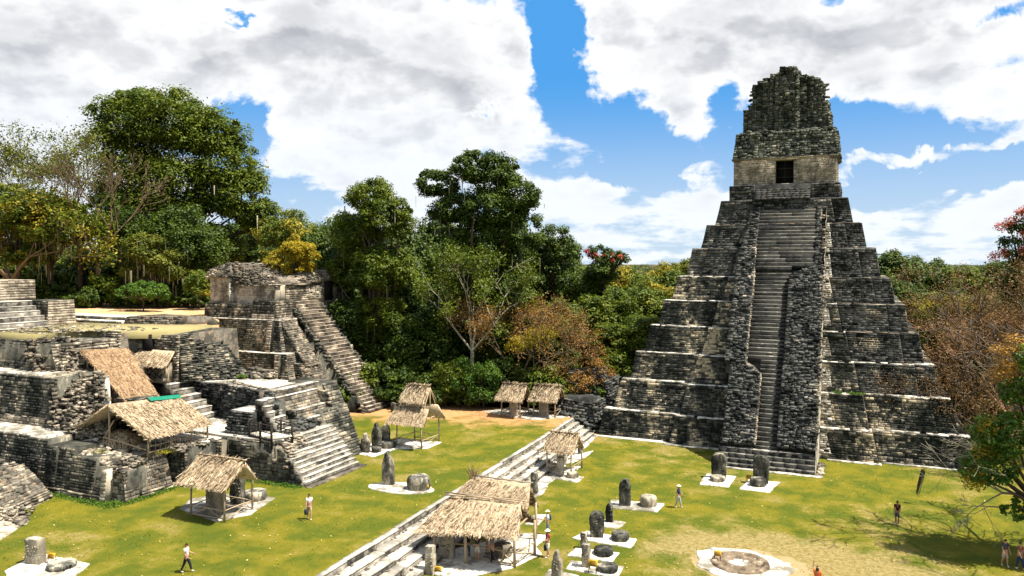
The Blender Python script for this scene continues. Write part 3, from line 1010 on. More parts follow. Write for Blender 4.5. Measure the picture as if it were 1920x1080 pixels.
# tumbled slope right of it, running down under the long thatch roof
slope = quad_pts((-61.4, 42.5, 9.2), (-57.6, 44.6, 9.4), (-53.2, 42.2, 5.0), (-57.6, 40.6, 5.5), 1500, .22)
mbs = MB(); mbs.add([(-61.5, 42.4, 9.1), (-57.0, 44.8, 9.3), (-53.4, 42.3, 4.6), (-57.6, 40.7, 4.8)], [(3, 2, 1, 0)]); mbs.build('slope_fill', M_LEDGE, A)
rubble(A, 'rubble', slope, M_PALE, R.uniform(.12, .42, 1500), .6)
slope = quad_pts((-66.0, 43.6, 12.1), (-63.0, 46.6, 12.3), (-61.6, 44.8, 9.5), (-63.3, 42.9, 9.4), 700, .2)
mbs = MB(); mbs.add([(-66, 43.7, 12.1), (-62.9, 46.9, 12.2), (-61.4, 45.0, 9.3), (-63.5, 43.0, 9.2)], [(3, 2, 1, 0)]); mbs.build('slope_fill', M_RUST, A)
rubble(A, 'rubble', slope, M_RUST, R.uniform(.15, .42, 700), .6)
# rectangular rubble tower left of the thatch
solid(A, 'core_block', M_RUST, -61.0, -57.7, 43.2, 46, 5.0, 9.3, .6, .6)
west_wall(A, -61.0, -57.6, 43.1, 5.2, 9.3, .6, M_RUST, .25, .42, .14, 1.6, 20, xb1=-58.2)
south_wall(A, -57.6, 43.2, 45.6, 5.2, 9.3, .6, M_PALE, .25, .42, .14, 1.6, 10)
rubble(A, 'rubble', quad_pts((-60.9, 43.7, 9.3), (-58.3, 43.7, 9.3), (-58.3, 46, 9.3), (-60.9, 46, 9.4), 130, .1), M_PALE, R.uniform(.2, .5, 130))
# low dark wall right of the tower
solid(A, 'core_block', M_GREY, -56.0, -53.7, 44.6, 47, 4.6, 7.7, .5, .3)
west_wall(A, -56.0, -53.7, 44.5, 4.8, 7.7, .4, M_GREY, .22, .6, .16, 1.6, 16)
south_wall(A, -53.7, 44.6, 46.5, 4.8, 7.7, .3, M_PALE, .25, .45, .12, 1.5, 6)

# ==== nearest block at the left edge
B = thing('ruined_block', 'grey sloping stone block cut by the left edge, pale footing stones', 'ruin', (-58, 34, LZ))
def ruin_hex(parent, name, mat, c):
    mb = MB(); mb.hexa(c); return mb.build(name, mat, parent)
ruin_hex(B, 'core_block', M_GREY, [(-75, 29, 1.3), (-52.2, 31.0, 1.3), (-54.3, 37.3, 1.3), (-75, 37.3, 1.3), (-75, 29.8, 4.3), (-54.6, 32.0, 3.9), (-56.2, 36.8, 4.0), (-75, 36.8, 4.6)])
masonry(B, (-52.1, 31.2, 2.2), (-54.2, 37.3, 2.2), (-54.5, 31.9, 3.95), (-56.2, 36.9, 4.05), M_RUST, .2, .42, .08, 1.4, 60, None, 'stone_facing', .0, .03)
masonry(B, (-51.7, 30.6, 1.5), (-53.9, 37.5, 1.5), (-52.0, 31.1, 2.2), (-54.1, 37.35, 2.2), M_PALE, .24, .5, .1, 1.4, 20)
masonry(B, (-62, 29.4, 1.5), (-52.1, 30.9, 1.5), (-62, 30.2, 4.0), (-54.5, 31.9, 3.95), M_GREY, .25, .5, .1, 1.4, 20)
rubble(B, 'rubble', quad_pts((-52.2, 29.0, 1.7), (-50.0, 32.6, 1.65), (-52.2, 35.0, 1.9), (-55.5, 30, 2.9), 420, .12), M_PALE, R.uniform(.12, .38, 420), .5)
rubble(B, 'rubble', quad_pts((-54.8, 32.2, 3.9), (-56.2, 36.6, 4.0), (-59, 36.6, 4.1), (-59, 32.2, 4.1), 160, .08), M_PALE, R.uniform(.15, .5, 160), .4)
ruin_hex(B, 'footing', M_PALE, [(-56, 28.2, 1.5), (-47.6, 29.6, 1.5), (-50.2, 33.6, 1.5), (-54, 35, 1.5), (-56, 28.6, 2.3), (-49.2, 30.0, 1.7), (-50.8, 33.2, 1.75), (-54, 34.6, 2.2)])

# ==== middle building: excavated mound with great masks, platform, bridge and stair
Cn = thing('excavated_platform', 'wide excavated stone platform with white plaster floors and a broad flight of steps', 'ruin', (-48, 50, LZ))
# floor of the lower level
solid(Cn, 'earth_core', M_GREY, -60, -47.5, 43.8, 47.6, 1.4, 4.5)
solid(Cn, 'plaster_floor', M_PLASTER, -60, -47.4, 43.7, 47.5, 4.45, 4.62)
solid(Cn, 'earth_core', M_GREY, -58, -41.9, 47.9, 53.6, 1.4, 4.6)
solid(Cn, 'plaster_floor', M_PLASTER, -58, -41.8, 47.8, 53.6, 4.6, 4.80)
# west wall from the corner buttress to the big stair
solid(Cn, 'wall_core', M_GREY, -49.3, -46.8, 43.6, 48, 1.3, 4.5, .2, .4)
west_wall(Cn, -49.3, -47.4, 43.5, 1.6, 4.4, .2, M_GREY, .25, .5, .07, 1.2, 8)
south_wall(Cn, -47.0, 43.6, 47.4, 1.6, 4.5, .3, M_RUST, .26, .5, .06, 1.0, 20)
solid(Cn, 'pilaster', M_TAN, -47.3, -46.6, 46.6, 47.4, 1.4, 4.5, .15, .1)
west_wall(Cn, -47.2, -46.6, 46.55, 1.6, 4.5, .15, M_RUST, .3, .6, .04, 1.0, 6)
solid(Cn, 'wall_core', M_GREY, -46.7, -41.9, 47.5, 50, 1.3, 4.5, .1, .1)
for (xa, xb, zt) in ((-46.6, -45.3, 4.6), (-45.3, -44.0, 4.3), (-44.0, -42.6, 3.8), (-42.6, -41.0, 3.1), (-41.0, -39.4, 2.3)):
    solid(Cn, 'wall_core', M_GREY, xa, xb, 47.45, 49, 1.3, zt - .05, .05)
    west_wall(Cn, xa, xb, 47.4, 1.6, zt, .05, M_GREY, .3, .48, .05, 1.1, 16)
rubble(Cn, 'rubble', quad_pts((-46.4, 47.6, 4.55), (-40.2, 47.6, 2.7), (-41.2, 49.0, 4.2), (-46.4, 49.4, 4.8), 620, .12), M_PALE, R.uniform(.15, .5, 620), .45)
rubble(Cn, 'rubble', quad_pts((-50.5, 43.2, 4.65), (-47.2, 43.4, 4.5), (-47.2, 46.8, 4.6), (-50.8, 41.6, 4.6), 260, .1), M_PALE, R.uniform(.15, .45, 260), .4)
# broad stair facing south: ten steps, broken at the west end
ST = thing('broad_stair', 'broad pale flight of ten steps coming down to the lawn from the platform', 'stairs', (-40, 51, LZ))
brk = [0, .1, .15, .2, .3, .1, .9, 1.5, 2.0, 2.2]
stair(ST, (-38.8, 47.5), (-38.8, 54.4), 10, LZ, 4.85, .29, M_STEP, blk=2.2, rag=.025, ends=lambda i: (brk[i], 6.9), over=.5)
mb = MB(); mb.hexa([(-41.9, 47.6, 1.3), (-39.0, 47.6, 1.3), (-39.0, 54.3, 1.3), (-41.9, 54.3, 1.3), (-41.9, 47.6, 4.4), (-41.5, 47.6, 4.3), (-41.5, 54.3, 4.3), (-41.9, 54.3, 4.4)])
mb.build('stair_core', M_GREY, ST)
west_wall(ST, -41.6, -38.9, 47.42, 1.55, 4.3, .02, M_GREY, .3, .45, .05, 1.1, 16, xb1=-41.3)
mb = MB(); mb.box(-38.7, -38.1, 47.2, 54.6, 1.5, 1.69); mb.build('foot_slab', M_PALE, ST)
rubble(ST, 'rubble', quad_pts((-41.8, 48.0, 4.5), (-40.6, 48.0, 3.6), (-41.2, 50.2, 4.6), (-41.8, 50.4, 4.85), 140, .1), M_PALE, R.uniform(.15, .4, 140), .45)
# upper level: floor and its walls
P2 = [(-53.15, 53.55), (-44.95, 51.0), (-44.95, 57.2), (-75, 57.2), (-75, 51.6), (-57.0, 51.6), (-57.0, 53.6)]
for (nm_, mt_, za_, zb_, of_) in (('earth_core', M_CORE, 1.4, 7.72, -.06), ('plaster_floor', M_PLASTER, 7.72, 7.86, 0)):
    for poly_ in ([(-53.15 , 53.55 - of_), (-44.95 + of_, 51.0 - of_), (-44.95 + of_, 57.2), (-53.15, 57.2)], [(-75, 53.6), (-53.16, 53.6), (-53.16, 57.2), (-75, 57.2)], [(-75, 51.6), (-57.0, 51.6), (-57.0, 53.59), (-75, 53.59)]):
        mb = MB(); mb.prism(poly_, za_, zb_); mb.build(nm_, mt_, Cn)
# dark rough west wall
masonry(Cn, (-53.2, 53.25, 4.8), (-44.9, 50.65, 4.8), (-53.1, 53.6, 7.86), (-44.9, 51.0, 7.9), M_CORE, .2, .4, .17, 1.7, 60)
rubble(Cn, 'rubble', quad_pts((-52.9, 53.7, 7.86), (-44.9, 51.1, 7.86), (-44.9, 51.6, 7.9), (-52.9, 54.2, 7.9), 120, .08), M_PALE, R.uniform(.15, .35, 160), .4)
rubble(Cn, 'rubble', quad_pts((-52.9, 53.0, 4.9), (-44.9, 50.3, 4.9), (-44.9, 50.6, 5.2), (-52.9, 53.3, 5.2), 120, .12), M_CORE, R.uniform(.15, .4, 160), .6)
# tiers of the south front
for (x, ya, yb, z0, z1, bt, m) in ((-44.9, 50.9, 57.0, 7.5, 8.02, .1, M_RUST), (-44.2, 50.9, 57.0, 6.3, 7.5, .45, M_RUST), (-43.4, 52.0, 57.1, 5.5, 6.3, .2, M_RUST), (-42.9, 52.9, 57.2, 4.8, 5.5, .15, M_GREY)):
    solid(Cn, 'terrace', M_RUST, -46.5, x, ya, yb, 1.4, z1 - .03, 0, bt)
    south_wall(Cn, x + .02, ya + .1, yb, z0, z1, bt, m, .27, .55, .05, 1.1, 22)
    west_wall(Cn, x - 1.0, x, ya - .03, z0, z1, .0, M_CORE, .27, .5, .08, 1.3, 4, xb1=x - bt)
    mb = MB(); mb.box(x - .75, x - bt + .04, ya + .1, yb, z1 - .04, z1 + .04); mb.build('ledge', M_PLASTER, Cn)
# flank wall at the east end of the stair
solid(Cn, 'flank', M_GREY, -48, -41.2, 54.55, 58.2, 1.3, 5.9, .1, 1.6)
masonry(Cn, (-41.0, 54.6, 1.6), (-41.0, 58.2, 1.6), (-42.9, 54.7, 6.0), (-42.9, 58.2, 6.0), M_GREY, .27, .5, .08, 1.2, 30)
solid(Cn, 'flank', M_GREY, -48, -42.8, 56.2, 58.4, 1.3, 8.0, .1, 1.3)
masonry(Cn, (-42.9, 56.3, 5.6), (-42.9, 58.2, 5.6), (-44.0, 56.3, 8.0), (-44.0, 58.2, 8.0), M_GREY, .27, .5, .08, 1.2, 10)
west_wall(Cn, -44.9, -42.9, 56.15, 5.9, 7.4, .1, M_GREY, .27, .5, .08, 1.2, 8, xb1=-43.6)
west_wall(Cn, -57.0, -53.1, 53.55, 5.0, 7.8, .0, M_CORE, .2, .4, .15, 1.6)
# small steps west of the tiers
stair(Cn, (-42.6, 49.1), (-42.6, 50.6), 6, 4.85, 7.6, .38, M_STEP, blk=.5, rag=.04, over=.4)
solid(Cn, 'core_block', M_CORE, -47.6, -44.9, 48.4, 51, 4.5, 6.6, .3, .2)
west_wall(Cn, -47.7, -45.1, 48.35, 4.8, 6.6, .3, M_CORE, .24, .45, .14, 1.5, 20)
mb = MB(); mb.box(-47.5, -45.3, 48.7, 50.8, 6.58, 6.68); mb.build('ledge', M_PLASTER, Cn)
solid(Cn, 'core_block', M_CORE, -44.9, -43.6, 50.0, 51, 4.5, 7.3, .2, .2)
west_wall(Cn, -45.0, -43.7, 49.95, 4.8, 7.3, .2, M_CORE, .24, .4, .16, 1.6, 8)
rubble(Cn, 'rubble', quad_pts((-42.9, 50.7, 4.9), (-42.0, 51.0, 4.85), (-42.9, 54.6, 4.9), (-43.6, 52, 5.9), 200, .12), M_CORE, R.uniform(.15, .42, 200), .6)
# white steps between the two floors
stair(Cn, (-53.4, 50.9), (-53.4, 53.5), 6, 4.75, 7.86, .70, M_PLASTER, blk=2.6, rag=.01, over=.15)
# walls round the cut, north and east of the masks
west_wall(Cn, -69, -62.2, 49.9, 9.5, 12.35, .3, M_PALE, .22, .4, .12, 1.4, 10)
west_wall(Cn, -62.2, -57.0, 51.9, 8.0, 12.2, .3, M_PALE, .22, .4, .13, 1.5, 10)
solid(Cn, 'earth_core', M_RUST, -90, -62.0, 50.0, 60, 5, 12.3, .3, .1)
solid(Cn, 'earth_core', M_RUST, -66, -57.0, 52.0, 60, 5, 12.2, .3, .6)
solid(Cn, 'earth_core', M_RUST, -66, -60, 47.5, 52.0, 5, 9.4, .4, .5)
south_wall(Cn, -60, 47.6, 52, 7.8, 9.4, .3, M_PALE, .22, .4, .1, 1.4)
dk = MB(); dk.box(-61.1, -60.0, 51.6, 51.95, 10.1, 12.2); dk.build('recess_shade', M_SHADE, Cn)  # black box on the wall, painting the shade of a recess
# rough slope down to the right of the masks
faced(Cn, (-56.9, 52.2, 7.9), (-53.0, 57.0, 7.9), (-57.4, 52.5, 12.25), (-59.8, 59.0, 12.3), M_GREY, indiv=20, ragged=.02, thick=1.5)
rubble(Cn, 'rubble', quad_pts((-53.6, 56.4, 8.0), (-50.4, 56.9, 8.0), (-51.0, 57.6, 8.4), (-54.0, 57.6, 8.6), 90, .1), M_PALE, R.uniform(.2, .6, 90), .5)
# --- top plateau with fallen leaves
def plateau(name, poly, z0, z1, mat):
    mb = MB(); mb.prism(poly, z0, z1); return mb.build(name, mat, None, 'structure')
plateau('acropolis_ground', [(-160, 52), (-72, 50.5), (-64.3, 50.8), (-61.6, 53.5), (-62.2, 60), (-66, 66), (-75, 72), (-75, 125), (-160, 125)], 5, 12.38, M_LITTER)
plateau('acropolis_grass', [(-76, 45.2), (-67.0, 45.6), (-66.2, 49.8), (-62.6, 50.6), (-58.2, 52.5), (-60.8, 59.8), (-76, 58)], 11.8, 12.45, M_DRYGRASS)
rubble(None, 'scattered_stones', quad_pts((-76, 45.4, 12.48), (-67.2, 46, 12.48), (-60, 54, 12.48), (-76, 56, 12.48), 240, .0), M_PALE, R.uniform(.1, .4, 240), .4)
# low double ledge and end block on the plateau
Ld = thing('low_stone_wall', 'low pale stone kerb wall along the top of the acropolis', 'wall', (-80, 60, 12.4))
for (dy, z1) in ((0, 12.75), (.7, 13.15)):
    solid(Ld, 'course', M_LEDGE, -90, -70.5 + dy, 57.0 + dy, 59.5, 12.2, z1)
    west_wall(Ld, -90, -70.5 + dy, 56.97 + dy, 12.4, z1 - .06, .0, M_GREY, .25, .6, .03)
masonry(Ld, (-70.4, 57.2, 12.4), (-64.0, 58.6, 12.3), (-70.4, 57.6, 13.2), (-64.0, 59.1, 13.3), M_RUST, .2, .4, .08, 1.3)
mb = MB(); mb.hexa([(-70.5, 57.3, 12.2), (-63.9, 58.7, 12.2), (-62.6, 63, 12.2), (-70, 63, 12.2), (-70.5, 57.8, 13.2), (-64.2, 59.3, 13.35), (-63, 62, 13.1), (-70, 62, 13.2)])
mb.build('core_block', M_RUST, Ld)
# --- steps and wall block of the northern shrine, far left
N_ = thing('northern_shrine_steps', 'pale steps and square stone pier at the far left, on top of the acropolis', 'stairs', (-85, 52, 12.4))
stair(N_, (-74.6, 44), (-74.6, 52.3), 6, 12.0, 15.0, .62, M_STEP, blk=2.5, rag=.03, over=.5)
solid(N_, 'platform', M_GREY, -110, -78.2, 44, 52.4, 12.0, 14.95)
solid(N_, 'pier', M_GREY, -80.5, -76.4, 53.0, 56.2, 12.3, 14.9, .1, .3)
south_wall(N_, -76.38, 53.1, 56.2, 12.4, 14.9, .3, M_TAN, .27, .5, .04)
west_wall(N_, -80.5, -76.4, 52.97, 12.4, 14.9, .1, M_GREY, .27, .5, .04)
solid(N_, 'shrine_wall', M_TAN, -100, -82.0, 51, 55.6, 14.5, 17.0, .0, .1)
south_wall(N_, -81.98, 51.1, 55.6, 14.95, 17.0, .1, M_TAN, .27, .5, .03)
west_wall(N_, -92, -82, 50.97, 14.95, 17.0, .0, M_TAN, .27, .5, .03)

# ==== east pyramid of the acropolis with long stair
Y0 = 69.4
D_ = thing('stepped_pyramid', 'dark terraced pyramid with ruined vaulted building on top and long brown stairway', 'pyramid', (-62, 75, LZ))
lev = [(1.4, 5.0, -55.8, 67.0), (5.0, 8.5, -58.0, 68.3), (8.5, 12.2, -60.0, 69.4)]
for (z0, z1, xs_, yw_) in lev:
    solid(D_, 'terrace', M_GREY, -92, xs_, yw_, 79.5, z0, z1 - .04, .55, .8)
    west_wall(D_, -82, xs_ - 2.3, yw_ - .05, z0, z1, .55, M_GREY, .21, .42, .045, 1.0, 30)
    # corner: recess and projecting piers
    solid(D_, 'corner_pier', M_GREY, xs_ - 2.2, xs_ - 1.5, yw_ - .35, yw_ + 1, z0, z1 - .1, .55)
    west_wall(D_, xs_ - 2.2, xs_ - 1.5, yw_ - .38, z0, z1 - .1, .55, M_TAN, .3, .5, .04)
    west_wall(D_, xs_ - 1.4, xs_, yw_ - .05, z0, z1, .55, M_GREY, .21, .42, .045, 1.0, 0, xb1=xs_ - .8)
    south_wall(D_, xs_ + .03, yw_, 73.0, z0, z1, .8, M_RUST, .26, .5, .05, 1.0, 10, ya1=yw_ + .5)
    mb = MB(); mb.box(-90, xs_ - .75, yw_ + .45, yw_ + 1.3, z1 - .05, z1 + .07); mb.box(xs_ - 1.9, xs_ - .74, yw_ + 1.32, 73.2, z1 - .05, z1 + .07)
    mb.build('ledge', M_LEDGE, D_)
    mb = MB(); mb.box(-82, xs_ - .6, yw_ + .1, yw_ + .4, z0 + .95, z0 + 1.08); mb.build('moulding', M_GREY, D_)
# sloping ramp beside the stair
def ramp(parent, xb_, zb_, xt_, zt_, ya, yb, mat, name='ramp', row=.24, steps=1, jit=1.3):
    mb = MB()
    mb.hexa([(xt_ - 3, ya, 1.0), (xb_, ya, 1.0), (xb_, yb, 1.0), (xt_ - 3, yb, 1.0), (xt_ - 3, ya, zt_), (xt_, ya, zt_), (xt_, yb, zt_), (xt_ - 3, yb, zt_)])
    mb.build(name, mat, parent)
    masonry(parent, (xb_, ya, zb_), (xb_, yb, zb_), (xt_, ya, zt_), (xt_, yb, zt_), mat, row, .42, .12, jit, 12, None, 'ramp_stones', 0, .05)
    masonry(parent, (xt_ - 1.2, ya - .03, zb_), (xb_, ya - .03, zb_), (xt_ - 1.2, ya - .03, zt_ - .02), (xt_, ya - .03, zt_ - .02), M_GREY, .3, .5, .05, 1.0)
ramp(D_, -53.8, 1.6, -57.8, 7.4, 69.6, 72.7, M_RUST)
ramp(D_, -57.2, 7.0, -61.0, 12.4, 70.2, 72.6, M_RUST)
solid(D_, 'stair_side', M_GREY, -64, -52.4, 73.1, 73.5, 1.4, 3.4, 0, .3)
n2 = 34
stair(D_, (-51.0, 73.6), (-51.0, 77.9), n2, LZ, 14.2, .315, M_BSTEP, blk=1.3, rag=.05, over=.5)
mb = MB()
V = [(-51.6, 73.7, 1.4), (-64, 73.7, 1.4), (-64, 73.7, 13.8), (-61.9, 73.7, 13.8)]
V += [(a, 77.8, c) for a, b, c in V]
mb.add(V, [(0, 3, 2, 1), (4, 5, 6, 7), (0, 4, 7, 3), (3, 7, 6, 2)]); mb.build('stair_core', M_GREY, D_)
P = [(-51.2 - t * 10.4 + R.normal(0, .1), 77.95 + R.uniform(0, .5), 1.7 + t * 12.2 + R.uniform(-.4, .3)) for t in R.random(260)]
rubble(D_, 'edge_stones', P, M_GREY, R.uniform(.25, .55, 260))
P = [(-51.3 - t * 10.4 + R.normal(0, .06), 73.4 + R.uniform(-.2, .15), 1.7 + t * 12.2 + R.uniform(-.5, .05)) for t in R.random(200)]
rubble(D_, 'edge_stones', P, M_GREY, R.uniform(.25, .5, 200))
# platform and building on top
solid(D_, 'upper_platform', M_GREY, -72.5, -61.5, 70.2, 84, 12.0, 13.9, .2, .2)
west_wall(D_, -72.5, -64.9, 70.15, 12.2, 13.95, .2, M_GREY, .3, .5, .08, 1.3)
west_wall(D_, -64.9, -61.6, 69.95, 12.3, 12.9, .1, M_TAN, .3, .5, .05)
west_wall(D_, -64.9, -61.6, 70.1, 12.9, 14.4, .1, M_GREY, .3, .5, .05)
south_wall(D_, -61.45, 70.3, 73.6, 12.2, 14.4, .2, M_PALE, .26, .45, .06, 1.0, 10)
Hs = thing('ruined_temple_building', 'ruined vaulted building with cream walls and sagging grey roof on the pyramid behind', 'ruin', (-66, 75, 14))
solid(Hs, 'wall', M_TAN, -72.2, -69.2, 70.9, 78, 13.7, 17.1, .0, .05)
west_wall(Hs, -72.2, -69.25, 70.85, 14.2, 17.0, .0, M_TAN, .2, .4, .015, .6)
south_wall(Hs, -69.2, 70.9, 72, 14.2, 17.0, .0, M_LEDGE, .2, .4, .015, .6)
solid(Hs, 'wall', M_TAN, -69.2, -62.6, 71.6, 80, 13.6, 16.3, .0, .05)
west_wall(Hs, -68.6, -62.7, 71.5, 13.7, 16.1, .0, M_TAN, .22, .42, .03, .8)
solid(Hs, 'wall', M_TAN, -66, -61.9, 72.3, 84.5, 13.6, 16.2, .0, .05)
south_wall(Hs, -61.85, 72.3, 76.6, 14.3, 16.2, .0, M_PALE, .24, .45, .04, .9, 10)
south_wall(Hs, -61.95, 76.6, 84.5, 14.0, 16.9, .0, M_GREY, .24, .45, .04, .9, 10)
solid(Hs, 'wall', M_GREY, -66, -62.0, 76.5, 84.5, 13.6, 17.0, .0, .05)
dkk = MB(); dkk.box(-61.9, -61.78, 79.6, 81.2, 14.1, 16.4); dkk.build('doorway_shade', M_SHADE, Hs)  # black sheet painting the shade of an open doorway
mb = MB()
mb.hexa([(-72.6, 70.5, 17.0), (-68.9, 70.5, 17.0), (-68.9, 79, 17.0), (-72.6, 79, 17.0), (-72.3, 70.9, 18.0), (-70.0, 71.6, 18.8), (-70.0, 78, 18.8), (-72.0, 78, 18.4)])
mb.hexa([(-69.0, 71.2, 16.2), (-62.4, 71.4, 16.1), (-62.2, 82, 16.1), (-69, 82, 16.2), (-69.0, 72.0, 18.5), (-64.5, 73.6, 17.2), (-64.5, 81, 17.4), (-69, 81, 18.5)])
mb.hexa([(-66.0, 74.0, 16.1), (-61.7, 74.0, 16.1), (-61.7, 84.8, 16.9), (-66, 84.8, 16.9), (-65.4, 75.0, 17.3), (-62.6, 75.4, 17.2), (-62.6, 84, 18.2), (-65.4, 84, 18.2)])
mb.build('roof', M_RUST, Hs)
P = np.concatenate([quad_pts((-72.5, 70.6, 17.1), (-68.9, 70.6, 17.1), (-70.0, 71.8, 18.8), (-72.2, 71.2, 18.1), 260, .08),
                    quad_pts((-69.0, 71.3, 16.4), (-62.4, 71.4, 16.1), (-64.5, 73.6, 17.2), (-69.5, 72.0, 18.6), 420, .1),
                    quad_pts((-61.8, 74.0, 16.2), (-61.7, 84.8, 17.0), (-62.6, 84, 18.2), (-62.8, 75.4, 17.2), 420, .1),
                    quad_pts((-70, 72.0, 18.7), (-64.5, 73.6, 17.3), (-64.5, 81, 17.5), (-70, 78, 18.8), 260, .1)])
rubble(Hs, 'roof_stones', P, M_RUST, R.uniform(.15, .4, len(P)), .4)
mb = MB(); mb.box(-61.75, -61.6, 72.2, 76.7, 16.1, 16.3); mb.build('cornice', M_GREY, Hs)

# ------------------------------------------------------------------ long steps between terrace and plaza
BS = thing('terrace_steps', 'long low flight of pale worn steps running diagonally across the grass between the two lawns', 'steps', (-27, 50, 0))
def band_w(y): return 3.4 - .02 * (y - 40)
seg = np.arange(12, 80.1, 6.8)
for ya, yb in zip(seg[:-1], seg[1:]):
    for k in range(5):
        f = 1 - k / 4.0                         # 1 = lowest front edge
        fx = lambda y: xtop(y) + band_w(y) * (.10 + .9 * f * .98) - (.0 if k < 4 else .02)
        zt = (.34, .67, 1.0, 1.33, 1.72)[k]
        dp = .55 if k == 4 else 1.25
        step_block(BS, (fx(ya) - .003 * k, ya), (fx(yb) - .003 * k, yb - .01), -.1 if k == 0 else zt - .75, zt + .003 * k, dp - .17 * (k == 4), M_STEP, blk=2.6, rag=.06)
mb = MB()
P = [(xtop(y) + band_w(y) * R.choice([.10, .32, .54, .76]) + R.uniform(.02, .12), y, R.uniform(0, .05)) for y in R.uniform(20, 79, 500)]
P = [(x, y, {0: 1.36, 1: 1.03, 2: .70, 3: .37}[min(3, max(0, int((x - xtop(y)) / band_w(y) / .22)))]) for x, y, z in P]
lumps(mb, P, R.uniform(.08, .22, len(P)), .5)
mb.build('loose_stones', M_PALE, BS, 'stuff')
# rubble ramp at the far end of the steps, with the buried wall behind
E2 = thing('buried_stone_wall', 'overgrown ruined wall of rough stones between the brown tree and the great temple', 'wall', (-28, 84, 0))
solid(E2, 'core_block', M_CORE, -31.5, -26.6, 81.4, 92, -.2, 3.6, .9, .3)
west_wall(E2, -31.5, -26.4, 81.3, 0, 3.6, .9, M_CORE, .3, .5, .2, 1.8, 50, z1b=3.0)
solid(E2, 'core_block', M_CORE, -30.5, -25.6, 85.2, 92, 0, 5.2, 1.6, 1.2)
west_wall(E2, -30.6, -25.5, 85.1, 0, 5.2, 1.6, M_CORE, .26, .42, .2, 1.8, 20, xb1=-26.7)
south_wall(E2, -25.5, 85.2, 91, 0, 5.2, 1.2, M_CORE, .26, .42, .2, 1.8)
south_wall(E2, -26.55, 81.5, 86, 0, 3.4, .3, M_CORE, .26, .42, .2, 1.8, 20)
masonry(E2, (-31.5, 84.2, 2.6), (-25.4, 85.0, 1.0), (-31.3, 86.5, 6.0), (-27.0, 86.8, 6.6), M_CORE, .3, .45, .22, 1.9, 50, ragged=.05)
rubble(E2, 'rubble', quad_pts((-30.8, 80.6, 1.2), (-26.6, 80.3, .1), (-26.8, 82.4, 1.6), (-31, 82.4, 3.2), 260, .2), M_CORE, R.uniform(.2, .6, 260))


# ------------------------------------------------------------------ plaster pads in the grass
def pad(pts, z, mat=None, h=.07, name='plaster_pad', ragged=.05):
    P = np.array(pts, float)
    out = []
    for i in range(len(P)):
        a, b = P[i], P[(i + 1) % len(P)]
        n = max(2, int(np.linalg.norm(b - a) / .5))
        for t in np.linspace(0, 1, n, endpoint=False):
            out.append(a + (b - a) * t + R.normal(0, ragged * .5, 2))
    area = sum(out[i][0] * out[(i + 1) % len(out)][1] - out[(i + 1) % len(out)][0] * out[i][1] for i in range(len(out)))
    if area < 0: out = out[::-1]
    c = np.mean(out, 0)
    n = len(out)
    V = [(p[0], p[1], z - .1) for p in out] + [(p[0], p[1], z + h * .7) for p in out] + [(c[0] + (p[0] - c[0]) * .97, c[1] + (p[1] - c[1]) * .97, z + h) for p in out] + [(c[0], c[1], z + h + .004)]
    Q = [(i, (i + 1) % n, n + (i + 1) % n, n + i) for i in range(n)] + [(n + i, n + (i + 1) % n, 2 * n + (i + 1) % n, 2 * n + i) for i in range(n)]
    T_ = [(2 * n + i, 2 * n + (i + 1) % n, 3 * n) for i in range(n)]
    MB().add(V, Q, T_).build(name, mat or M_PLASTER, None, 'structure')


def oval(cx, cy, rx, ry, n=20, rot=0.0):
    return [(cx + rx * math.cos(t) * math.cos(rot) - ry * math.sin(t) * math.sin(rot), cy + rx * math.cos(t) * math.sin(rot) + ry * math.sin(t) * math.cos(rot)) for t in np.linspace(0, 2 * PI, n, endpoint=False)]


def gp(u, v, z=0.0):
    """where the line of sight of a spot in the picture meets level z (used as a surveyor's table)"""
    f = Vector((-math.sin(YAW) * math.cos(PITCH), math.cos(YAW) * math.cos(PITCH), -math.sin(PITCH)))
    r = Vector((math.cos(YAW), math.sin(YAW), 0))
    d = f + r * ((u - 960) / FPX) + r.cross(f) * (-(v - 540) / FPX)
    t = (z - CH) / d.z
    return (d.x * t, d.y * t)


def padpx(px, z, **k): pad([gp(u, v, z) for u, v in px], z, **k)


padpx([(8, 1072), (75, 1038), (168, 1058), (130, 1090), (20, 1100)], LZ)
pad(oval(-31.9, 50.1, 2.7, 1.35, rot=.15), LZ)
padpx([(655, 848), (690, 832), (730, 832), (752, 822), (828, 830), (800, 842), (742, 842), (700, 858)], LZ)
padpx([(335, 955), (405, 978), (470, 965), (517, 934), (440, 925), (360, 935)], LZ)
padpx([(905, 772), (1000, 788), (1070, 782), (1050, 772), (960, 764)], LZ, mat=M_LEDGE)
padpx([(1145, 938), (1246, 945), (1233, 961), (1142, 953)], 0)
padpx([(1128, 974), (1174, 980), (1160, 992), (1120, 988)], 0)
padpx([(1098, 997), (1194, 1012), (1182, 1028), (1072, 1010)], 0)
padpx([(1080, 1028), (1160, 1038), (1148, 1056), (1063, 1043)], 0)
padpx([(1072, 1052), (1170, 1064), (1158, 1085), (1060, 1068)], 0)
padpx([(1030, 1068), (1085, 1080), (1100, 1120), (1000, 1120)], 0)
padpx([(1325, 889), (1381, 894), (1366, 914), (1311, 909)], 0)
padpx([(1405, 900), (1462, 905), (1443, 924), (1386, 918)], 0)
padpx([(1030, 897), (1045, 888), (1095, 895), (1084, 905)], 0)
padpx([(1040, 882), (1090, 874), (1078, 884), (1055, 895)], 0, mat=M_LEDGE)
padpx([(1062, 858), (1112, 846), (1098, 858), (1070, 870)], 0)
padpx([(1108, 812), (1120, 818), (1085, 852), (1062, 872), (1038, 902), (1000, 925), (985, 940), (975, 930), (1040, 872)], 0, mat=M_LEDGE, h=.04)
padpx([(985, 918), (1028, 912), (1015, 930), (985, 935)], 0)
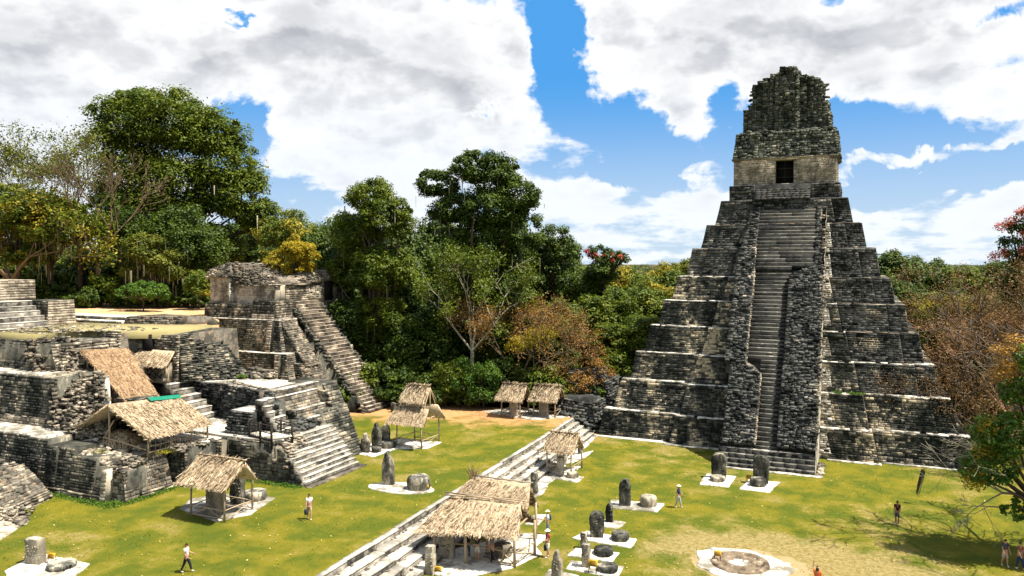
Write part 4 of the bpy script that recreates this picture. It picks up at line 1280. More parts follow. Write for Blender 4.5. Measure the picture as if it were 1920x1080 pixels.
padpx([(1000, 965), (1024, 966), (1010, 985), (985, 985)], 0)
padpx([(790, 1072), (860, 1086), (960, 1066), (1015, 1040), (1005, 1025), (1030, 1005), (990, 1000), (850, 1030), (770, 1060)], 0)
# round hearth
HR = gp(1388, 1058)
hp = [(HR[0] + math.cos(t) * (2.9 + .35 * math.sin(3 * t + 1) + R.normal(0, .12)), HR[1] + math.sin(t) * (2.5 + R.normal(0, .12))) for t in np.linspace(0, 2 * PI, 34, endpoint=False)]
pad(hp, 0, name='plaster_ring', ragged=.12)
hb_ = thing('round_hearth', 'low round ring of worn brown stone set in white plaster on the lawn', 'stone ring', (HR[0], HR[1], 0))
V, Q = [], []
prof_ = [(1.8, .0), (1.76, .13), (1.45, .15), (1.38, .03), (1.05, .04), (1.0, .15), (.78, .16), (.70, .02), (.0, .01)]
for r_, z_ in prof_:
    for j in range(32):
        t = 2 * PI * j / 32
        V.append((HR[0] + math.cos(t) * r_ * (1 + R.normal(0, .01)), HR[1] + math.sin(t) * r_ * (1 + R.normal(0, .012)), .05 + z_ + R.normal(0, .008)))
Q = [(i * 32 + j, i * 32 + (j + 1) % 32, (i + 1) * 32 + (j + 1) % 32, (i + 1) * 32 + j) for i in range(len(prof_) - 1) for j in range(32)]
MB().add(V, Q).build('ring', stone_mat('brown_hearth_stone', (.06, .042, .028), (.17, .125, .08), (.30, .24, .16), .56, .08, False, .1, 1.5), hb_)
pad([(HR[0] + math.cos(t) * 3.7 + .6, HR[1] + math.sin(t) * 2.9) for t in np.linspace(0, 2 * PI, 26, endpoint=False)], -.045, mat=flat('bare_earth', (.24, .18, .085), .2, 1, 2), h=.05, name='bare_earth', ragged=.3)


# ------------------------------------------------------------------ stelae and altars
def stela(name, label, cat, x, y, z, w_, t_, h, shape='round', mat=None, rz=0.0, lean=0.0, group=None, sink=.1):
    """carved standing slab: outline extruded, every surface worn"""
    n = 9
    o = thing(name, label, cat, (x, y, z), group, 0)
    V, Q = [], []
    rows = 12
    def halfw(s):
        if shape == 'round': return (.5 if s < .72 else .5 * math.sqrt(max(.04, 1 - ((s - .72) / .30) ** 2)))
        if shape == 'point': return (.5 if s < .62 else .5 - .40 * (s - .62) / .38)
        if shape == 'flat': return .5 - .03 * s
        if shape == 'wide': return .44 + .08 * s if s < .78 else .5 * math.sqrt(max(.08, 1 - ((s - .78) / .24) ** 2))
        return .5
    skew = R.uniform(-.12, .12)
    ring = []
    flat_ = shape == 'flat'
    for i in range(rows + 1):
        s = i / rows
        hw_ = halfw(s) * w_
        cx = (skew * w_ * max(0, s - .6) * 1.5 if shape == 'point' else 0)
        zz_ = -sink + (h + sink) * s
        lo = []
        pts = [(-1, -1), (-.5, -1), (.1, -1), (.6, -1), (1, -1), (1, 1), (.4, 1), (-.4, 1), (-1, 1)] if flat_ else [(-1, -.9), (-.45, -1.06), (.1, -1.08), (.55, -1.05), (1, -.9), (1, .9), (.4, 1.03), (-.4, 1.03), (-1, .9)]
        for (a, b) in pts:
            lo.append((cx + a * hw_ + R.normal(0, .016), b * t_ / 2 * (1 - .08 * s) + R.normal(0, .022) + lean * zz_, zz_ + R.normal(0, .012)))
        V += lo
    k = 9
    Q = [(i * k + j, i * k + (j + 1) % k, (i + 1) * k + (j + 1) % k, (i + 1) * k + j) for i in range(rows) for j in range(k)]
    top = rows * k
    T_ = [(top, top + j, top + j + 1) for j in range(1, k - 1)]
    V = np.array(V)
    c, s_ = math.cos(rz), math.sin(rz)
    V = np.stack([V[:, 0] * c - V[:, 1] * s_ + x, V[:, 0] * s_ + V[:, 1] * c + y, V[:, 2] + z], 1)
    MB().add(V, Q, T_).build('slab', mat or M_STELA, o)
    # low relief on the front
    m2 = MB()
    pts = [(R.uniform(-.36, .36) * w_, -t_ / 2 - .02, R.uniform(.25, .85) * h) for _ in range(int(12 * w_ * h) + 4)]
    P = [(x + a * c - b * s_, y + a * s_ + b * c + lean * zz_ * c, z + zz_) for a, b, zz_ in pts if True]
    lumps(m2, P, R.uniform(.05, .10, len(P)), .9)
    m2.build('carved_relief', mat or M_STELA, o, 'stuff')
    return o


def altar(name, label, x, y, z, r_, h, mat=None, group=None, cat='altar stone'):
    o = thing(name, label, cat, (x, y, z), group)
    n = 22
    V = []
    prof = [(.93, -.05), (1.0, .15), (1.02, .6), (.97, .9), (.88, 1.0), (.45, 1.02), (.0, 1.0)]
    ph = R.uniform(0, 6)
    for rr, zz_ in prof:
        for j in range(n):
            t = 2 * PI * j / n
            q = 1 + .05 * math.sin(3 * t + ph) + .03 * math.sin(7 * t) + R.normal(0, .015)
            V.append((x + math.cos(t) * r_ * rr * q, y + math.sin(t) * r_ * rr * q, z + zz_ * h + R.normal(0, .012)))
    Q = [(i * n + j, i * n + (j + 1) % n, (i + 1) * n + (j + 1) % n, (i + 1) * n + j) for i in range(len(prof) - 1) for j in range(n)]
    MB().add(V, Q).build('drum', mat or M_STELA, o)
    m2 = MB()
    P = [(x + math.cos(t) * r_ * 1.0, y + math.sin(t) * r_ * 1.0, z + R.uniform(.15, .85) * h) for t in R.uniform(0, 2 * PI, 26)]
    lumps(m2, P, R.uniform(.05, .09, 26), .9)
    m2.build('carved_relief', mat or M_STELA, o, 'stuff')
    return o


def g3(u, v, z=0.0):
    a = gp(u, v, z)
    return a[0], a[1], z


GS, GA = 'carved standing stones of the plaza', 'round altar stones of the plaza'
SL_ = [(58, 1060, LZ, 1.0, .55, 1.45, 'flat', M_STELAP, .15, 'square pale upright block on white pad at the lower left corner'),
       (725, 911, LZ, .9, .5, 2.6, 'point', M_STELA, .2, 'tall pointed stela on oval white pad, left of the thick round altar'),
       (683, 850, LZ, .8, .45, 1.75, 'point', M_STELA, .2, 'shortest pointed stela, leftmost of the three on the far lawn'),
       (703, 841, LZ, .85, .5, 2.3, 'point', M_STELA, .2, 'tallest dark stela, middle one of the three on the far lawn'),
       (720, 836, LZ, .8, .5, 1.9, 'round', M_STELA, .2, 'square-topped dark stela, rightmost of the three on the far lawn'),
       (398, 966, LZ, 1.2, .7, 2.0, 'flat', M_TAN, .1, 'broad tan carved block standing under the thatched shelter nearest the left wall'),
       (441, 948, LZ, 1.0, .45, 2.2, 'flat', M_STELA, .1, 'grey slab half hidden at the right side under the left thatched shelter'),
       (736, 773, LZ, .5, .4, 1.0, 'flat', M_STELA, 0, 'small dark upright stone at the foot of the long brown stairway'),
       (749, 777, LZ, .7, .5, .9, 'flat', M_STELA, 0, 'squat grey stone right beside the two-tiered thatched roof'),
       (962, 781, LZ, .85, .6, 2.0, 'flat', M_TAN, .1, 'tan stone pillar under the left one of the two far shelters'),
       (1018, 780, LZ, 1.1, .6, 1.8, 'flat', M_TAN, .1, 'wide tan stone pillar under the right one of the two far shelters'),
       (1170, 950, 0, .85, .5, 2.05, 'round', M_STELA, .1, 'tall dark stela on the white pad left of the man in a dark shirt'),
       (1141, 981, 0, .5, .42, 1.35, 'round', M_STELA, .1, 'slim dark stela alone on a small square pad'),
       (1117, 1010, 0, 1.0, .5, 1.75, 'wide', M_STELA, .25, 'broad pale-faced round-topped stela on the long white pad'),
       (1093, 1030, 0, .42, .4, 1.0, 'flat', M_STELA, .1, 'thin dark stela on the second pad from the bottom of the row'),
       (1097, 1066, 0, .5, .42, 1.45, 'flat', M_STELA, .1, 'dark narrow stela beside the yellow folding sign'),
       (1042, 1092, 0, .6, .42, 1.8, 'point', M_STELAP, .1, 'weathered pale post-like stela cut by the bottom edge'),
       (803, 1078, 0, .55, .5, 1.65, 'flat', M_STELAP, .1, 'pale square pillar left of the big thatched shelter'),
       (834, 1050, 0, .95, .55, 2.0, 'flat', M_TAN, .1, 'tan carved pillar standing under the left eave of the big shelter'),
       (1000, 927, 0, .5, .45, 1.7, 'flat', M_STELA, .1, 'dark narrow stela on the lower step just behind the big thatched roof'),
       (1049, 893, 0, .62, .5, 1.6, 'flat', M_STELAP, .1, 'pale square pillar before the small ragged shelter on the steps'),
       (1054, 872, 0, .7, .4, 1.9, 'round', M_STELAP, .1, 'arched pale stela standing under the small ragged shelter'),
       (1087, 852, 0, .5, .4, 1.3, 'flat', M_STELA, .1, 'small grey stela right of the small ragged shelter'),
       (1347, 898, 0, 1.35, .5, 2.15, 'wide', M_STELA, .05, 'wide dark slab left of its twin at the foot of the temple stair'),
       (1426, 908, 0, 1.35, .5, 2.4, 'wide', M_STELA, .05, 'wide grey slab right of its twin at the foot of the temple stair')]
for (u, v, z, w_, t_, h, sh_, m, rz, lab) in SL_:
    x, y, z = g3(u, v, z)
    stela('stela', lab, 'stela', x, y + t_ / 2, z + .05, w_, t_, h, sh_, m, rz, R.uniform(-.02, .02), GS)
AL_ = [(98, 1072, LZ, .75, .30, M_STELA, 'flat dark oval altar on the pad at the lower left corner'),
       (778, 921, LZ, .85, .95, M_STELA, 'thick round carved altar on the oval white pad'),
       (722, 842, LZ, .75, .55, M_STELA, 'round altar before the rightmost of the three far stelae'),
       (702, 850, LZ, .45, .45, M_STELA, 'small low altar between the three far stelae'),
       (467, 941, LZ, .85, .6, M_STELA, 'round altar at the right edge of the left shelter pad'),
       (1213, 952, 0, .62, .75, M_STELAP, 'pale lumpy altar on the pad left of the walking man'),
       (1160, 1017, 0, .6, .5, M_STELA, 'round altar with pale top on the long white pad'),
       (1128, 1045, 0, .62, .42, M_STELA, 'low altar on the second pad from the bottom of the row'),
       (1136, 1076, 0, .6, .36, M_STELA, 'dark disc altar right of the yellow folding sign'),
       (1344, 905, 0, .62, .42, M_STELA, 'low altar before the left slab at the temple stair'),
       (1420, 914, 0, .66, .62, M_STELA, 'thicker altar before the right slab at the temple stair'),
       (1071, 898, 0, .5, .45, M_STELA, 'small round altar right of the pale pillar on the steps'),
       (937, 1048, 0, .62, .75, M_TAN, 'tan carved boulder altar under the right end of the big shelter')]
for (u, v, z, r_, h, m, lab) in AL_:
    x, y, z = g3(u, v, z)
    altar('altar', lab, x, y + r_ * .7, z + .06, r_, h, m, GA)


# ------------------------------------------------------------------ yellow notice boards on folding stands
def sign(u, v, z, lab, rz=0.0, s=1.0):
    s *= .72
    x, y, z = g3(u, v, z)
    o = thing('notice_board', lab, 'sign', (x, y, z + .05), 'yellow notice boards')
    c, sn = math.cos(rz), math.sin(rz)
    def W(a, b, zz_): return (x + (a * c - b * sn) * s, y + (a * sn + b * c) * s, z + .05 + zz_ * s)
    for (a, b) in ((-.28, -.25), (.28, -.25), (-.28, .25), (.28, .25)):
        MB().tube([W(a, b, 0), W(a * .8, b * .12, .62)], .025 * s, 4).build('leg', M_BLACK, o)
    mb = MB()
    mb.hexa([W(-.32, -.2, .46), W(.32, -.2, .46), W(.32, -.17, .44), W(-.32, -.17, .44), W(-.32, .0, .86), W(.32, .0, .86), W(.32, .04, .84), W(-.32, .04, .84)])
    bd = mb.build('board', M_YELLOW, o)
    mb = MB()
    for k in range(4):
        zz_ = .53 + k * .075
        yy_ = -.206 + (zz_ - .46) * .5
        L_ = .24 - .05 * (k % 2)
        mb.hexa([W(-L_, yy_ - .006, zz_), W(L_, yy_ - .006, zz_), W(L_, yy_ + .01, zz_), W(-L_, yy_ + .01, zz_), W(-L_, yy_ + .006, zz_ + .025), W(L_, yy_ + .006, zz_ + .025), W(L_, yy_ + .02, zz_ + .025), W(-L_, yy_ + .02, zz_ + .025)])
    mb.build('dark_lines', M_BLACK, bd, 'stuff')


sign(98, 1058, LZ, 'small orange-yellow sign on black legs beside the flat altar, lower left', .2)
sign(800, 921, LZ, 'small yellow sign leaning at the right of the thick round altar', .5, .7)
sign(1112, 1074, 0, 'yellow folding sign on tall black legs in the stela row', .1, 1.25)
sign(1345, 1052, 0, 'yellow sign at the left rim of the round hearth', .3)
sign(1404, 905, 0, 'yellow sign left of the right slab at the temple stair', -.3)
sign(822, 1082, 0, 'yellow sign on black legs beside the pale square pillar at bottom', .2)
sp_ = thing('small_sign_post', 'thin post with little sign on the landing of the temple stair', 'sign', (-9.4, 75.2, 1.5))
MB().tube([(-9.4, 75.2, 1.5), (-9.4, 75.2, 2.7)], .035, 5).build('post', M_BLACK, sp_)
MB().box(-9.62, -9.18, 75.14, 75.17, 2.35, 2.7).build('board', M_DARKWOOD, sp_)


# ------------------------------------------------------------------ thatch
def thatch(parent, E0, E1, Q1, Q0, dens=95, ln=.75, mat=None, name='thatch', thick=.16, over=.25, wid=.042, shag=1.0):
    """one slope of palm thatch: eave E0-E1, ridge Q0-Q1"""
    E0, E1, Q1, Q0 = [np.array(a, float) for a in (E0, E1, Q1, Q0)]
    mat = mat or M_THATCH
    N = np.cross(E1 - E0, Q0 - E0)
    N /= np.linalg.norm(N)
    if N[2] < 0: N = -N
    L, Hh = np.linalg.norm(E1 - E0), np.linalg.norm(Q0 - E0)
    mb = MB()
    lo = [p - N * thick for p in (E0, E1, Q1, Q0)]
    mb.hexa([tuple(p) for p in lo + [E0, E1, Q1, Q0]])
    n = int(dens * 1.35 * L * Hh)
    s, t = R.random(n), R.random(n)
    # courses: roots gather on horizontal rows
    rows = max(3, int(Hh / .38))
    t = (np.floor(t * rows) + R.uniform(0, .45, n)) / rows
    ext = R.random(n) < .12
    t[ext] = R.uniform(-.01, .04, ext.sum())
    root = (E0 * (1 - s[:, None]) + E1 * s[:, None]) * (1 - t[:, None]) + (Q0 * (1 - s[:, None]) + Q1 * s[:, None]) * t[:, None]
    U = (E1 - E0) / L
    D = ((E0 - Q0) / np.linalg.norm(E0 - Q0))[None] + U[None] * R.normal(0, .16 * shag, n)[:, None] + np.array([0, 0, -1]) * R.uniform(0, .18, n)[:, None]
    D /= np.linalg.norm(D, axis=1)[:, None]
    l = ln * R.uniform(.5, 1.15, n) * np.where(t < .1, .5, 1.0)
    lift = R.uniform(.01, .07, n) * shag
    r0 = root + N * (lift * .4)[:, None]
    r1 = root + D * l[:, None] + N * (lift + R.uniform(.0, .05 * shag, n))[:, None]
    W = (U[None] + N[None] * R.normal(0, .5, n)[:, None]) * (wid * R.uniform(.5, 1.2, n))[:, None]
    kv = int(26 * Hh)
    for sd_, Pa, Pb in ((-1, E0, Q0), (1, E1, Q1)):
        f_ = R.random(kv)
        rv = Pa + (Pb - Pa) * f_[:, None] - U * sd_ * R.uniform(0, .12, kv)[:, None]
        dv = ((E0 - Q0) / np.linalg.norm(E0 - Q0))[None] * R.uniform(.1, .7, kv)[:, None] + U[None] * (sd_ * R.uniform(.02, .35, kv))[:, None] + np.array([0, 0, -1]) * R.uniform(.1, .7, kv)[:, None]
        root = None
        r0 = np.concatenate([r0, rv]); r1 = np.concatenate([r1, rv + dv * ln * .55])
        W = np.concatenate([W, (U[None] * .3 + R.normal(0, .6, (kv, 3))) * wid * .8])
        n += kv
    V = np.stack([r0 - W * .5, r0 + W * .5, r1 + W * .28, r1 - W * .28], 1).reshape(-1, 3)
    mb.add(V, np.arange(n * 4).reshape(-1, 4))
    return mb.build(name, mat, parent)


def pole(parent, a, b, r=.055, name='post', mat=None, k=6):
    a, b = np.array(a, float), np.array(b, float)
    m = (a + b) / 2 + R.normal(0, .02, 3)
    return MB().tube([a, m, b], [r * 1.1, r, r * .9], k).build(name, mat or M_POLE, parent)


def shelter(label, cx, cy, z, lx, ly, eave, ridge, oh=.6, ohx=None, rails=True, group='palm-thatched shelters over carved stones', two=0.0, shag=1.15, bk=.72, gable_dark=True, name='thatched_shelter', mat=None, dens=95):
    """open shelter, ridge along x; posts lx by ly"""
    o = thing(name, label, 'shelter', (cx, cy, z), group)
    x0, x1, y0, y1 = cx - lx / 2, cx + lx / 2, cy - ly / 2, cy + ly / 2
    for (px, py) in ((x0, y0), (x1, y0), (x0, y1), (x1, y1)):
        pole(o, (px, py, z), (px + R.normal(0, .04), py, z + eave + .25), .07)
    rz_ = lambda f: z + eave + (ridge - eave) * f
    for py in (y0, y1):
        pole(o, (x0 - .3, py, z + eave + .2), (x1 + .3, py, z + eave + .2), .05, 'beam')
        if rails:
            pole(o, (x0, py, z + .75), (x1, py, z + .72), .035, 'rail')
            pole(o, (x0, py, z + .18), (x1, py, z + .2), .035, 'rail')
            pole(o, (x0, py, z + .1), (x0 + lx * .5, py, z + .75), .03, 'brace')
            pole(o, (x1, py, z + .1), (x0 + lx * .5, py, z + .75), .03, 'brace')
    for px in (x0, x1):
        pole(o, (px, y0, z + eave + .22), (px, y1, z + eave + .22), .05, 'beam')
        pole(o, (px, cy, z + eave + .2), (px, cy, z + ridge - .1), .045, 'king_post')
        for py in (y0, y1):
            pole(o, (px, py, z + eave + .15), (px, cy, z + ridge - .12), .045, 'rafter')
        if rails:
            pole(o, (px, y0, z + .75), (px, y1, z + .72), .035, 'rail')
            pole(o, (px, y0, z + .1), (px, y1, z + .75), .03, 'brace')
    ohx = oh if ohx is None else ohx
    ex0, ex1 = x0 - ohx, x1 + ohx
    ey0, ey1 = y0 - oh, cy + (cy - y0 + oh) * bk
    if not two:
        thatch(o, (ex0, ey0, z + eave), (ex1, ey0, z + eave), (ex1 - .15, cy, z + ridge), (ex0 + .15, cy, z + ridge), shag=shag, mat=mat, dens=dens)
        thatch(o, (ex1 - .1, ey1, z + eave - .1), (ex0 + .1, ey1, z + eave - .1), (ex0 + .15, cy, z + ridge), (ex1 - .15, cy, z + ridge), shag=shag, mat=mat, dens=dens * .6)
        rx0, rx1, rzz = ex0, ex1, z + ridge
    else:
        zm = z + eave + (ridge - eave) * .42
        my = (cy - ey0) * .42
        for sg in (-1, 1):
            f = 1 if sg < 0 else .6
            q_ = (cy - ey0) * (1 if sg < 0 else bk)
            thatch(o, (ex0, cy + sg * q_, z + eave), (ex1, cy + sg * q_, z + eave), (ex1 - .35, cy + sg * (my - .1), zm), (ex0 + .35, cy + sg * (my - .1), zm), shag=shag, dens=dens * f)
            thatch(o, (ex0 + two, cy + sg * (my + .12), zm + .55), (ex1 - two, cy + sg * (my + .12), zm + .55), (ex1 - two, cy, z + ridge), (ex0 + two, cy, z + ridge), shag=shag * 1.3, dens=dens * f)
        pole(o, (ex0 + .2, cy - my + .05, zm + .12), (ex1 - .2, cy - my + .05, zm + .1), .04, 'beam')
        rx0, rx1 = ex0 + two, ex1 - two
    # ridge tufts
    n = 160
    s = R.uniform(rx0 + .1, rx1 - .1, n)
    P = np.stack([s, np.full(n, cy) + R.normal(0, .06, n), np.full(n, z + ridge + .02)], 1)
    D = np.stack([R.normal(0, .25, n), R.normal(0, .8, n), R.uniform(-.3, .5, n)], 1) * .45
    W = np.array([.05, 0, 0])
    V = np.stack([P - W, P + W, P + D + W * .3, P + D - W * .3], 1).reshape(-1, 3)
    MB().add(V, np.arange(n * 4).reshape(-1, 4)).build('ridge_tufts', mat or M_THATCH, o, 'stuff')
    pole(o, (rx0, cy, z + ridge + .08), (rx1, cy, z + ridge + .08), .05, 'ridge_pole')
    return o


shelter('thatched shelter over a tan carved block, in front of the left stone wall', -39.95, 40.0, LZ, 3.0, 2.6, 2.45, 3.85, .55, .75, bk=.62)
shelter('two-tiered thatched shelter on the far lawn below the brown stairway', -38.2, 63.1, LZ, 2.7, 3.2, 2.4, 5.6, .7, two=.75)
shelter('thatched shelter with splayed ridge, left of the pair at the forest edge', -35.3, 79.3, LZ, 2.3, 2.4, 2.05, 3.6, .5, shag=1.6)
shelter('thatched shelter, right of the pair at the forest edge', -31.9, 80.9, LZ, 2.5, 2.4, 1.95, 3.4, .5, shag=1.5)
shelter('small ragged shelter with bleached thatch on the long steps', -24.1, 65.2, .1, 2.3, 2.8, 2.1, 3.4, .35, shag=1.8, dens=60)

# the big double shelter on the steps
BH = thing('big_thatched_shelter', 'big double-roofed thatched shelter at bottom centre with visitors standing under it', 'shelter', (-21.5, 45, 0), 'palm-thatched shelters over carved stones')
for (px, py, h) in ((-24.6, 42.6, 2.2), (-22.3, 42.5, 2.3), (-19.3, 43.3, 2.5), (-18.9, 45.6, 2.3), (-24.7, 45.8, 2.4), (-19.9, 48.2, 2.6), (-24.2, 48.3, 2.7), (-21.8, 44.5, 3.4), (-22.0, 47.0, 3.9)):
    pole(BH, (px, py, 0), (px, py, h), .09)
for a, b, nm, r_ in (((-19.3, 43.3, .9), (-18.9, 45.6, .9), 'rail', .04), ((-19.3, 43.3, .2), (-18.9, 45.6, .9), 'brace', .04), ((-18.9, 45.6, .2), (-19.3, 43.3, .9), 'brace', .04),
                     ((-22.3, 43.3, .9), (-19.3, 43.3, .9), 'rail', .04), ((-22.3, 43.3, .2), (-20.6, 43.8, .9), 'brace', .035), ((-20.6, 43.8, .9), (-19.3, 43.3, .2), 'brace', .035),
                     ((-24.6, 42.6, 1.0), (-22.3, 43.3, .95), 'rail', .04), ((-22.3, 43.3, .15), (-19.3, 43.3, .2), 'rail', .04), ((-18.9, 45.6, .9), (-19.9, 48.2, .9), 'rail', .04),
                     ((-24.9, 42.3, 2.2), (-18.9, 43.0, 2.5), 'beam', .06), ((-19.2, 43.2, 2.45), (-19.3, 45.6, 2.5), 'beam', .06), ((-20.4, 43.9, .15), (-20.4, 43.9, 1.1), 'rail', .035)):
    pole(BH, a, b, r_, nm)
thatch(BH, (-25.3, 41.6, 2.0), (-22.6, 41.7, 2.2), (-22.9, 44.5, 3.5), (-24.6, 44.4, 3.35), 110, .8)
thatch(BH, (-22.9, 41.65, 2.3), (-18.65, 42.5, 2.35), (-19.45, 44.6, 3.55), (-23.0, 44.45, 3.55), 110, .85, shag=1.3)
thatch(BH, (-18.95, 46.0, 2.1), (-25.0, 46.0, 2.1), (-24.6, 44.45, 3.4), (-19.4, 44.65, 3.5), 70, .7)
thatch(BH, (-24.9, 45.0, 3.0), (-19.3, 45.5, 3.05), (-19.85, 47.1, 4.15), (-24.1, 46.9, 4.2), 110, .75)
thatch(BH, (-19.9, 48.6, 2.3), (-24.6, 48.6, 2.4), (-24.1, 47.0, 4.15), (-19.85, 47.15, 4.1), 70, .7)
for a, b in (((-24.9, 44.45, 3.55), (-23.0, 44.5, 3.67)), ((-23.3, 44.4, 3.7), (-21.4, 44.5, 3.7)), ((-21.2, 44.5, 3.72), (-19.6, 44.6, 3.68)), ((-25.0, 44.8, 3.6), (-19.3, 44.95, 3.7)), ((-24.3, 47.0, 4.3), (-19.7, 47.2, 4.22))):
    pole(BH, a, b, .055, 'ridge_pole', M_POLE)
n = 60
P = np.array([(-24.0, 46.95, 4.25)]) + R.normal(0, .16, (n, 3))
D = np.stack([R.normal(-.1, .35, n), R.normal(0, .35, n), R.uniform(.0, .7, n)], 1)
V = np.stack([P, P + (.05, 0, 0), P + D + (.02, 0, 0), P + D], 1).reshape(-1, 3)
MB().add(V, np.arange(n * 4).reshape(-1, 4)).build('ridge_tuft', M_THATCHB, BH, 'stuff')

# hut over the stone mask in the excavation (ridge along y)
MH = thing('mask_shelter', 'wide thatched roof with green tarpaulin at its ridge, over the dig on the stone platform', 'shelter', (-52, 44, 4.6), 'palm-thatched shelters over carved stones')
thatch(MH, (-48.2, 41.1, 5.85), (-48.0, 47.1, 5.85), (-52.3, 47.7, 7.6), (-52.5, 41.0, 8.05), 75, .85, shag=.8)
thatch(MH, (-55.8, 47.0, 5.9), (-55.9, 41.0, 6.0), (-52.5, 41.0, 8.05), (-52.3, 48.4, 7.6), 40, .8, shag=.8)
for (px, py) in ((-48.5, 41.3), (-48.4, 43.4), (-48.3, 45.3), (-48.3, 46.9), (-55.6, 41.4), (-55.6, 46.6)):
    pole(MH, (px, py, 4.3), (px, py, 5.75), .07)
pole(MH, (-52.5, 41.2, 4.4), (-52.5, 41.2, 7.8), .08)
pole(MH, (-55.9, 41.2, 5.9), (-52.5, 41.2, 7.9), .06, 'rafter'); pole(MH, (-48.2, 41.2, 5.6), (-52.5, 41.2, 7.9), .06, 'rafter')
for k in range(12):
    pole(MH, (-48.45, 41.4 + k * .47, 4.3), (-48.35, 41.4 + k * .47, 5.5), .022, 'fence_stick', k=4)
for z_ in (4.65, 5.1): pole(MH, (-48.45, 41.3, z_), (-48.3, 46.9, z_), .03, 'rail')
pole(MH, (-53.2, 41.2, 5.4), (-48.5, 41.1, 4.9), .05, 'rail'); pole(MH, (-53.2, 41.2, 5.2), (-52.0, 41.2, 6.8), .05, 'brace')
for k in range(7):
    f = k / 7
    pole(MH, (-48.3 - 4 * f, 40.75, 5.75 + 2.2 * f), (-48.3 - 4 * f, 41.6, 5.62 + 2.2 * f), .035, 'purlin_end', k=4)
mb = MB()
V = []
for i in range(13):
    t = i / 12
    y_ = 44.6 + t * 3.2
    zz_ = 7.88 - t * .25
    V += [(-52.0 + R.normal(0, .05), y_, zz_ - .12 + R.normal(0, .02)), (-52.35, y_, zz_ + .12), (-52.8 + R.normal(0, .06), y_, zz_ - .02 + R.normal(0, .03))]
mb.add(V, [q for i in range(12) for q in ((3 * i, 3 * i + 3, 3 * i + 4, 3 * i + 1), (3 * i + 1, 3 * i + 4, 3 * i + 5, 3 * i + 2))])
mb.build('green_tarpaulin', M_TARP, MH)
# straw-covered mound under it
mo = thing('straw_mound', 'rounded straw-covered mound in the shade under the wide thatched roof', 'mound', (-52.4, 42.2, 4.5))
V, n = [], 24
for i in range(9):
    ph = i / 8 * PI / 2
    for j in range(n):
        t = 2 * PI * j / n
        V.append((-52.6 + math.cos(t) * math.cos(ph) * 1.75, 42.3 + math.sin(t) * math.cos(ph) * 1.3, 4.5 + math.sin(ph) * 1.25 + R.normal(0, .03)))
mbm = MB().add(V, [(i * n + j, i * n + (j + 1) % n, (i + 1) * n + (j + 1) % n, (i + 1) * n + j) for i in range(8) for j in range(n)])
k = 1600
t, ph = R.uniform(0, 2 * PI, k), np.arcsin(R.random(k) ** .8)
P = np.stack([-52.6 + np.cos(t) * np.cos(ph) * 1.78, 42.3 + np.sin(t) * np.cos(ph) * 1.33, 4.5 + np.sin(ph) * 1.28], 1)
D = np.stack([np.cos(t) * .3, np.sin(t) * .3, -np.cos(ph) * .7], 1) * R.uniform(.3, .6, k)[:, None] + R.normal(0, .06, (k, 3))
Wd = np.stack([-np.sin(t), np.cos(t), 0 * t], 1) * .03
mbm.add(np.stack([P - Wd, P + Wd, P + D + Wd * .4, P + D - Wd * .4], 1).reshape(-1, 3), np.arange(k * 4).reshape(-1, 4))
mbm.build('straw', M_THATCH, mo)
mb = MB(); mb.box(-55.5, -53.4, 41.0, 42.3, 4.6, 4.72); mb.hexa([(-56.3, 40.7, 4.7), (-54.2, 41.4, 4.7), (-54.3, 41.7, 4.7), (-56.4, 41, 4.7), (-56.3, 40.7, 4.78), (-54.2, 41.4, 5.2), (-54.3, 41.7, 5.2), (-56.4, 41, 4.8)])
pb = thing('fallen_panel', 'pale slanting plaster slab at the left foot of the wide thatched roof', 'slab', (-55, 41.5, 4.6)); mb.build('slab', M_PLASTER, pb)
# long sloping roof and the small one
LR = thing('sloping_thatch_roof', 'long narrow thatched roof sloping down over the cut in the mound', 'roof', (-58, 47, 7))
thatch(LR, (-54.7, 44.6, 7.35), (-54.1, 47.2, 7.6), (-60.3, 49.4, 11.15), (-62.0, 45.9, 11.3), 70, .8, M_THATCHB, shag=.7)
for (a, b) in (((-54.9, 44.9, 6.2), (-54.9, 44.9, 7.2)), ((-57.3, 45.1, 6.8), (-57.3, 45.1, 8.6)), ((-59.6, 45.6, 8.8), (-59.6, 45.6, 9.9)), ((-61.6, 46.3, 9.4), (-61.6, 46.3, 11.0))):
    pole(LR, a, b, .07)
SR = thing('mask_wall_roof', 'small thatched canopy over the tan carved mask wall', 'roof', (-60, 51, 9))
thatch(SR, (-61.6, 50.2, 9.65), (-56.6, 50.2, 9.55), (-57.3, 51.8, 10.75), (-61.6, 51.8, 10.8), 90, .7, M_THATCH, shag=1.1)
pole(SR, (-56.7, 50.4, 8.0), (-56.8, 50.4, 9.6), .06); pole(SR, (-61.4, 50.4, 8.0), (-61.4, 50.4, 9.7), .06)
pole(SR, (-56.2, 50.2, 8.0), (-56.8, 50.5, 9.4), .04, 'brace')
MW = thing('mask_wall', 'tan carved stucco mask wall beneath the small thatched canopy', 'carved wall', (-60, 51.5, 8))
solid(MW, 'wall', M_TAN, -61.6, -57.5, 51.1, 52, 7.9, 9.7, .1, .05)
mb = MB(); P = [(R.uniform(-61.2, -57.9), 51.05, R.uniform(8.3, 9.4)) for _ in range(70)]; lumps(mb, P, R.uniform(.15, .4, 70), .9); mb.build('carved_relief', M_TAN, MW, 'stuff')
mb = MB(); mb.box(-61.7, -57.3, 50.85, 51.15, 7.95, 8.3); mb.build('base_course', M_PALE, MW)

